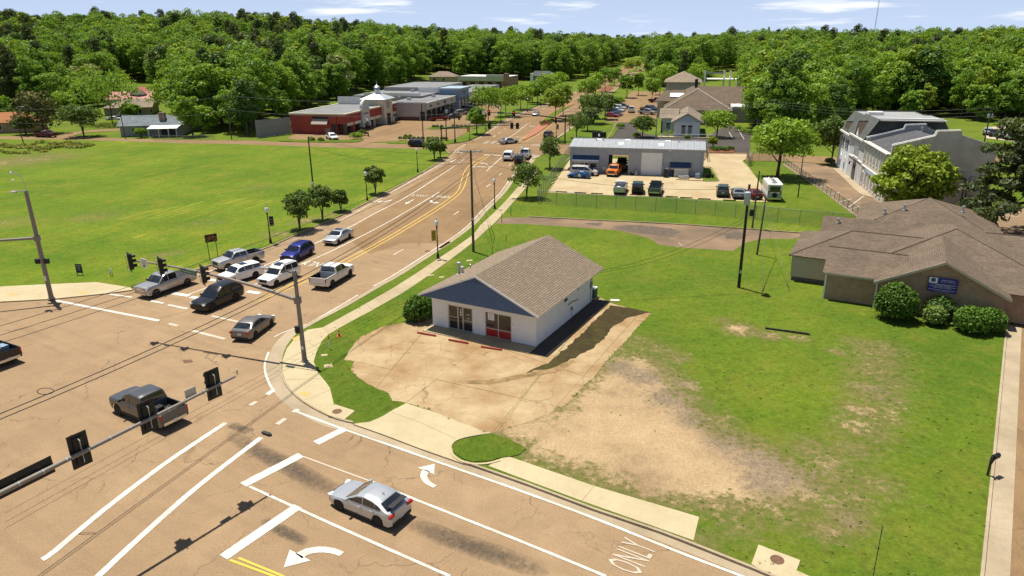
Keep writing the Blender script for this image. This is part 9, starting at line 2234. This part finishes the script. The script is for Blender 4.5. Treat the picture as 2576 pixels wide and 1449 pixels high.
yard_sign('dark for-sale board standing in the field', 202, 692, .75, 1.0, mat('board_teal', (0.012, 0.03, 0.035), .7), ('FOR SALE', 'LAND', 'CALL')); yard_sign('small white notice stake in the field', 281, 694, .26, .55, M_TRIMW)
def monument():
 p = D(1507, 354, LZ); T = thing('monument_sign', 'black monument sign with white emblem behind the garage', 'sign', p, GRID); MB().box((0, 0, 1.05), (3.4, .5, 2.1)).build('slab', mat('sign_black', (0.018, 0.02, 0.022), .5), T)
 MB().lathe([(.22, 0), (.26, .3), (.10, .6), (.04, .7)], (0, -.30, 1.05), 8).build('emblem', M_TRIMW, T); text_mesh('FUNERAL HOME', .26, 'lettering', T, M_TRIMW, (0, -.27, .6), (math.pi / 2, 0, 0), .003)
monument()
p = D(853, 846, LZ); T = thing('traffic_cone', 'small orange cone standing in the corner grass', 'traffic cone', p)
MB().lathe([(.14, .03), (.12, .06), (.07, .34), (.03, .58), (.02, .60)], (0, 0, 0), 12).build('cone', mat('cone_orange', (0.65, 0.10, 0.02), .6), T, smooth=40); MB().box((0, 0, .02), (.36, .36, .04)).build('base', MATS['cone_orange'], T); MB().lathe([(.092, .26), (.075, .36)], (0, 0, 0), 12).build('band', M_TRIMW, T)
p = D(829, 878, LZ); T = thing('marker_post', 'white utility marker with orange top at the corner sidewalk', 'marker post', p); MB().lathe([(.045, 0), (.045, .85)], (0, 0, 0), 8).build('post', M_TRIMW, T); MB().lathe([(.048, .85), (.048, 1.25), (.02, 1.28)], (0, 0, 0), 8).build('top', MATS['cone_orange'], T)
def flatbox(label, u, v, w, d_, m, rz=0.0, name='meter_box', z=LZ):
 p = D(u, v, z); T = thing(name, label, 'meter box', (p.x, p.y, z), rz); MB().box((0, 0, .03), (w, d_, .06)).build('lid', m, T); MB().box((0, 0, .015), (w + .12, d_ + .12, .03)).build('rim', M_CONC, T)
flatbox('flat pale meter box in the corner grass', 826, 921, .5, .5, M_CONC, .3); flatbox('pale flat stone beside the marker post', 816, 894, .35, .25, M_CONC, .2); flatbox('dark meter box with white lid behind the white building', 1181, 656, .55, .4, M_CONC, .2); flatbox('pale flat lid on the verge behind the sidewalk', 1084, 693, .5, .3, M_CONC, .3); flatbox('second pale flat lid behind the sidewalk', 1111, 698, .4, .3, M_CONC, .3); flatbox('small white slab on the lawn behind the condenser', 1547, 756, .8, .35, M_TRIMW, -.2)
for (u, v), hh, lab in (((1262, 560), 1.3, 'thin dark stake at the old driveway entrance'), ((1285, 543), 1.25, 'dark leaning stake left of the yard fence'), ((1273, 606), .7, 'short pipe stub in the lawn behind the white building')):
 p = D(u, v, LZ); T = thing('stake', lab, 'stake', p); MB().tube([(0, 0, 0), (.04, 0, hh)], .045, 6).build('post', M_MASTD, T); MB().lathe([(.06, hh), (.03, hh + .05)], (.04, 0, 0), 6).build('cap', M_STEEL, T)
def mailbox():
 p = D(2484, 1196, LZ); T = thing('mailbox', 'black mailbox on a dark wooden post at the right kerb', 'mailbox', p, math.radians(-62)); MB().box((0, 0, .62), (.1, .1, 1.24)).build('post', M_WOODD, T); MB().box((0, .28, 1.0), (.08, .75, .08)).build('arm', M_WOODD, T); MB().tube([(0, .05, .7), (0, .35, .98)], .035, 5).build('brace', M_WOODD, T)
 n = 9; pr_ = [(.12 * math.cos(math.pi * k / n), .14 + .11 * math.sin(math.pi * k / n)) for k in range(n + 1)]; pr_ = [(.12, 0)] + pr_ + [(-.12, 0)]; k_ = len(pr_)
 mb = MB().add([(x, .12, 1.05 + z) for x, z in pr_] + [(x, .68, 1.05 + z) for x, z in pr_], [tuple(range(k_)), tuple(range(2 * k_ - 1, k_ - 1, -1))] + [(i, (i + 1) % k_, (i + 1) % k_ + k_, i + k_) for i in range(k_)]); bx_ = mb.build('box', M_POSTB, T, smooth=40)
 text_mesh('734', .10, 'house_number', bx_, M_STEEL, (.125, .4, 1.13), (math.pi / 2, 0, math.pi / 2), .002); MB().box((-.18, .0, 1.0), (.12, .05, .04)).build('flag', M_STEEL, T)
mailbox()
a, b = D(1925, 827, LZ), D(2037, 843, LZ); T = thing('fallen_beam', 'long dark timber beam lying on the lawn', 'beam', (a + b) / 2, math.atan2(b.y - a.y, b.x - a.x)); MB().box((0, 0, .07), ((b - a).length, .16, .14)).build('beam', mat('beam_dark', (0.035, 0.035, 0.03), .9, noise=.4, nscale=2), T); MB().box(((b - a).length * .2, .02, .15), ((b - a).length * .5, .10, .03)).build('loose_strip', M_WOODD, T)
p = D(2197, 1449, 0); T = thing('wire_stake', 'thin dark marker rod in the lawn at the bottom edge', 'marker rod', D(2196, 1452, LZ)); MB().tube([(0, 0, 0), (.0, .05, up(2222, 1330, D(2196, 1452, LZ)))], .02, 5).build('rod', M_MASTD, T); MB().lathe([(.03, 0), (.02, .06)], (0, 0, 0), 6).build('socket', M_STEEL, T)
for k, (x, y, w, d_, h_, m, lab) in enumerate(((17.6, -1.6, .7, .6, 1.5, M_BLACKP, 'black engine stand left of the garage cupboard'), (18.5, -.6, .9, .8, 1.1, mat('drum_blue', (0.03, 0.07, 0.16), .6), 'blue drums under the small garage awning'), (12.3, -.8, .6, .6, 1.0, M_GREYP, 'grey drum beside the open garage bay'), (20.8, -2.2, 1.8, .7, .45, M_STEEL, 'pile of scrap metal before the garage cupboard'), (23.2, -1.5, .8, .5, .8, mat('cooler_blue', (0.25, 0.33, 0.42), .6), 'pale blue bin at the garage corner'), (11.6, -.5, .5, .5, .4, M_TYRE, 'heap of hoses by the open bay'))):
 T = thing('garage_junk', lab, 'junk', on_gar(x, y), GRID + R.uniform(-.2, .2))
 if 'drum' in lab: MB().lathe([(.3, 0), (.31, .05), (.3, h_ * .5), (.31, h_ * .52), (.3, h_ - .03), (.26, h_)], (0, 0, 0), 14).build('drum', m, T, smooth=40); MB().lathe([(.3, 0), (.3, h_ * .9), (.2, h_ * .92)], (.65, .1, 0), 14).build('second_drum', m, T) if 'drums' in lab else None
 else: MB().box((0, 0, h_ / 2), (w, d_, h_)).build('bulk', m, T); MB().box((w * .2, 0, h_ + .08), (w * .5, d_ * .6, .16), .4).build('top_piece', M_STEEL, T)
for k, (x, y) in enumerate(((24.9, -1.2), (25.3, -.6), (25.8, -1.1))):
 T = thing('scrap_tyre_stack', 'old tyre leaning on the grass at the garage corner, %s' % ('left one', 'rear one', 'right one')[k], 'tyre', on_gar(x, y, .1), .8 * k); MB().lathe([(.2, -.1), (.36, -.12), (.4, 0), (.36, .12), (.2, .1)], (0, 0, .38), 16, 'Y').build('rubber', M_TYRE, T, smooth=50); MB().lathe([(.2, -.05), (.2, .05)], (0, 0, .38), 12, 'Y').build('hub', M_RIMD, T)
def lot_line(px, z, w=.12): strip_mesh('parking_line', plan(px, z), w, z + .012, M_WHITE, kind='structure')
for k in range(6): lot_line([(2030 + k * 26, 452 + k * 19), (2058 + k * 28, 449 + k * 17)], LZ)
lot_line([(2135, 521), (2180, 488)], LZ); lot_line([(2180, 545), (2220, 540)], LZ); lot_line([(2350, 528), (2560, 545)], LZ); lot_line([(2370, 538), (2395, 526)], LZ); lot_line([(2440, 546), (2470, 533)], LZ); lot_line([(2330, 522), (2570, 535)], LZ)
for a, b in (((1834, 332), (1843, 348)), ((1856, 325), (1872, 350)), ((1718, 352), (1760, 353))): lot_line([a, b], -.012)
for k in range(6): lot_line([(1706 + k * 1, 610 + k), (1717, 618)], LZ, .06) if k == 0 else None
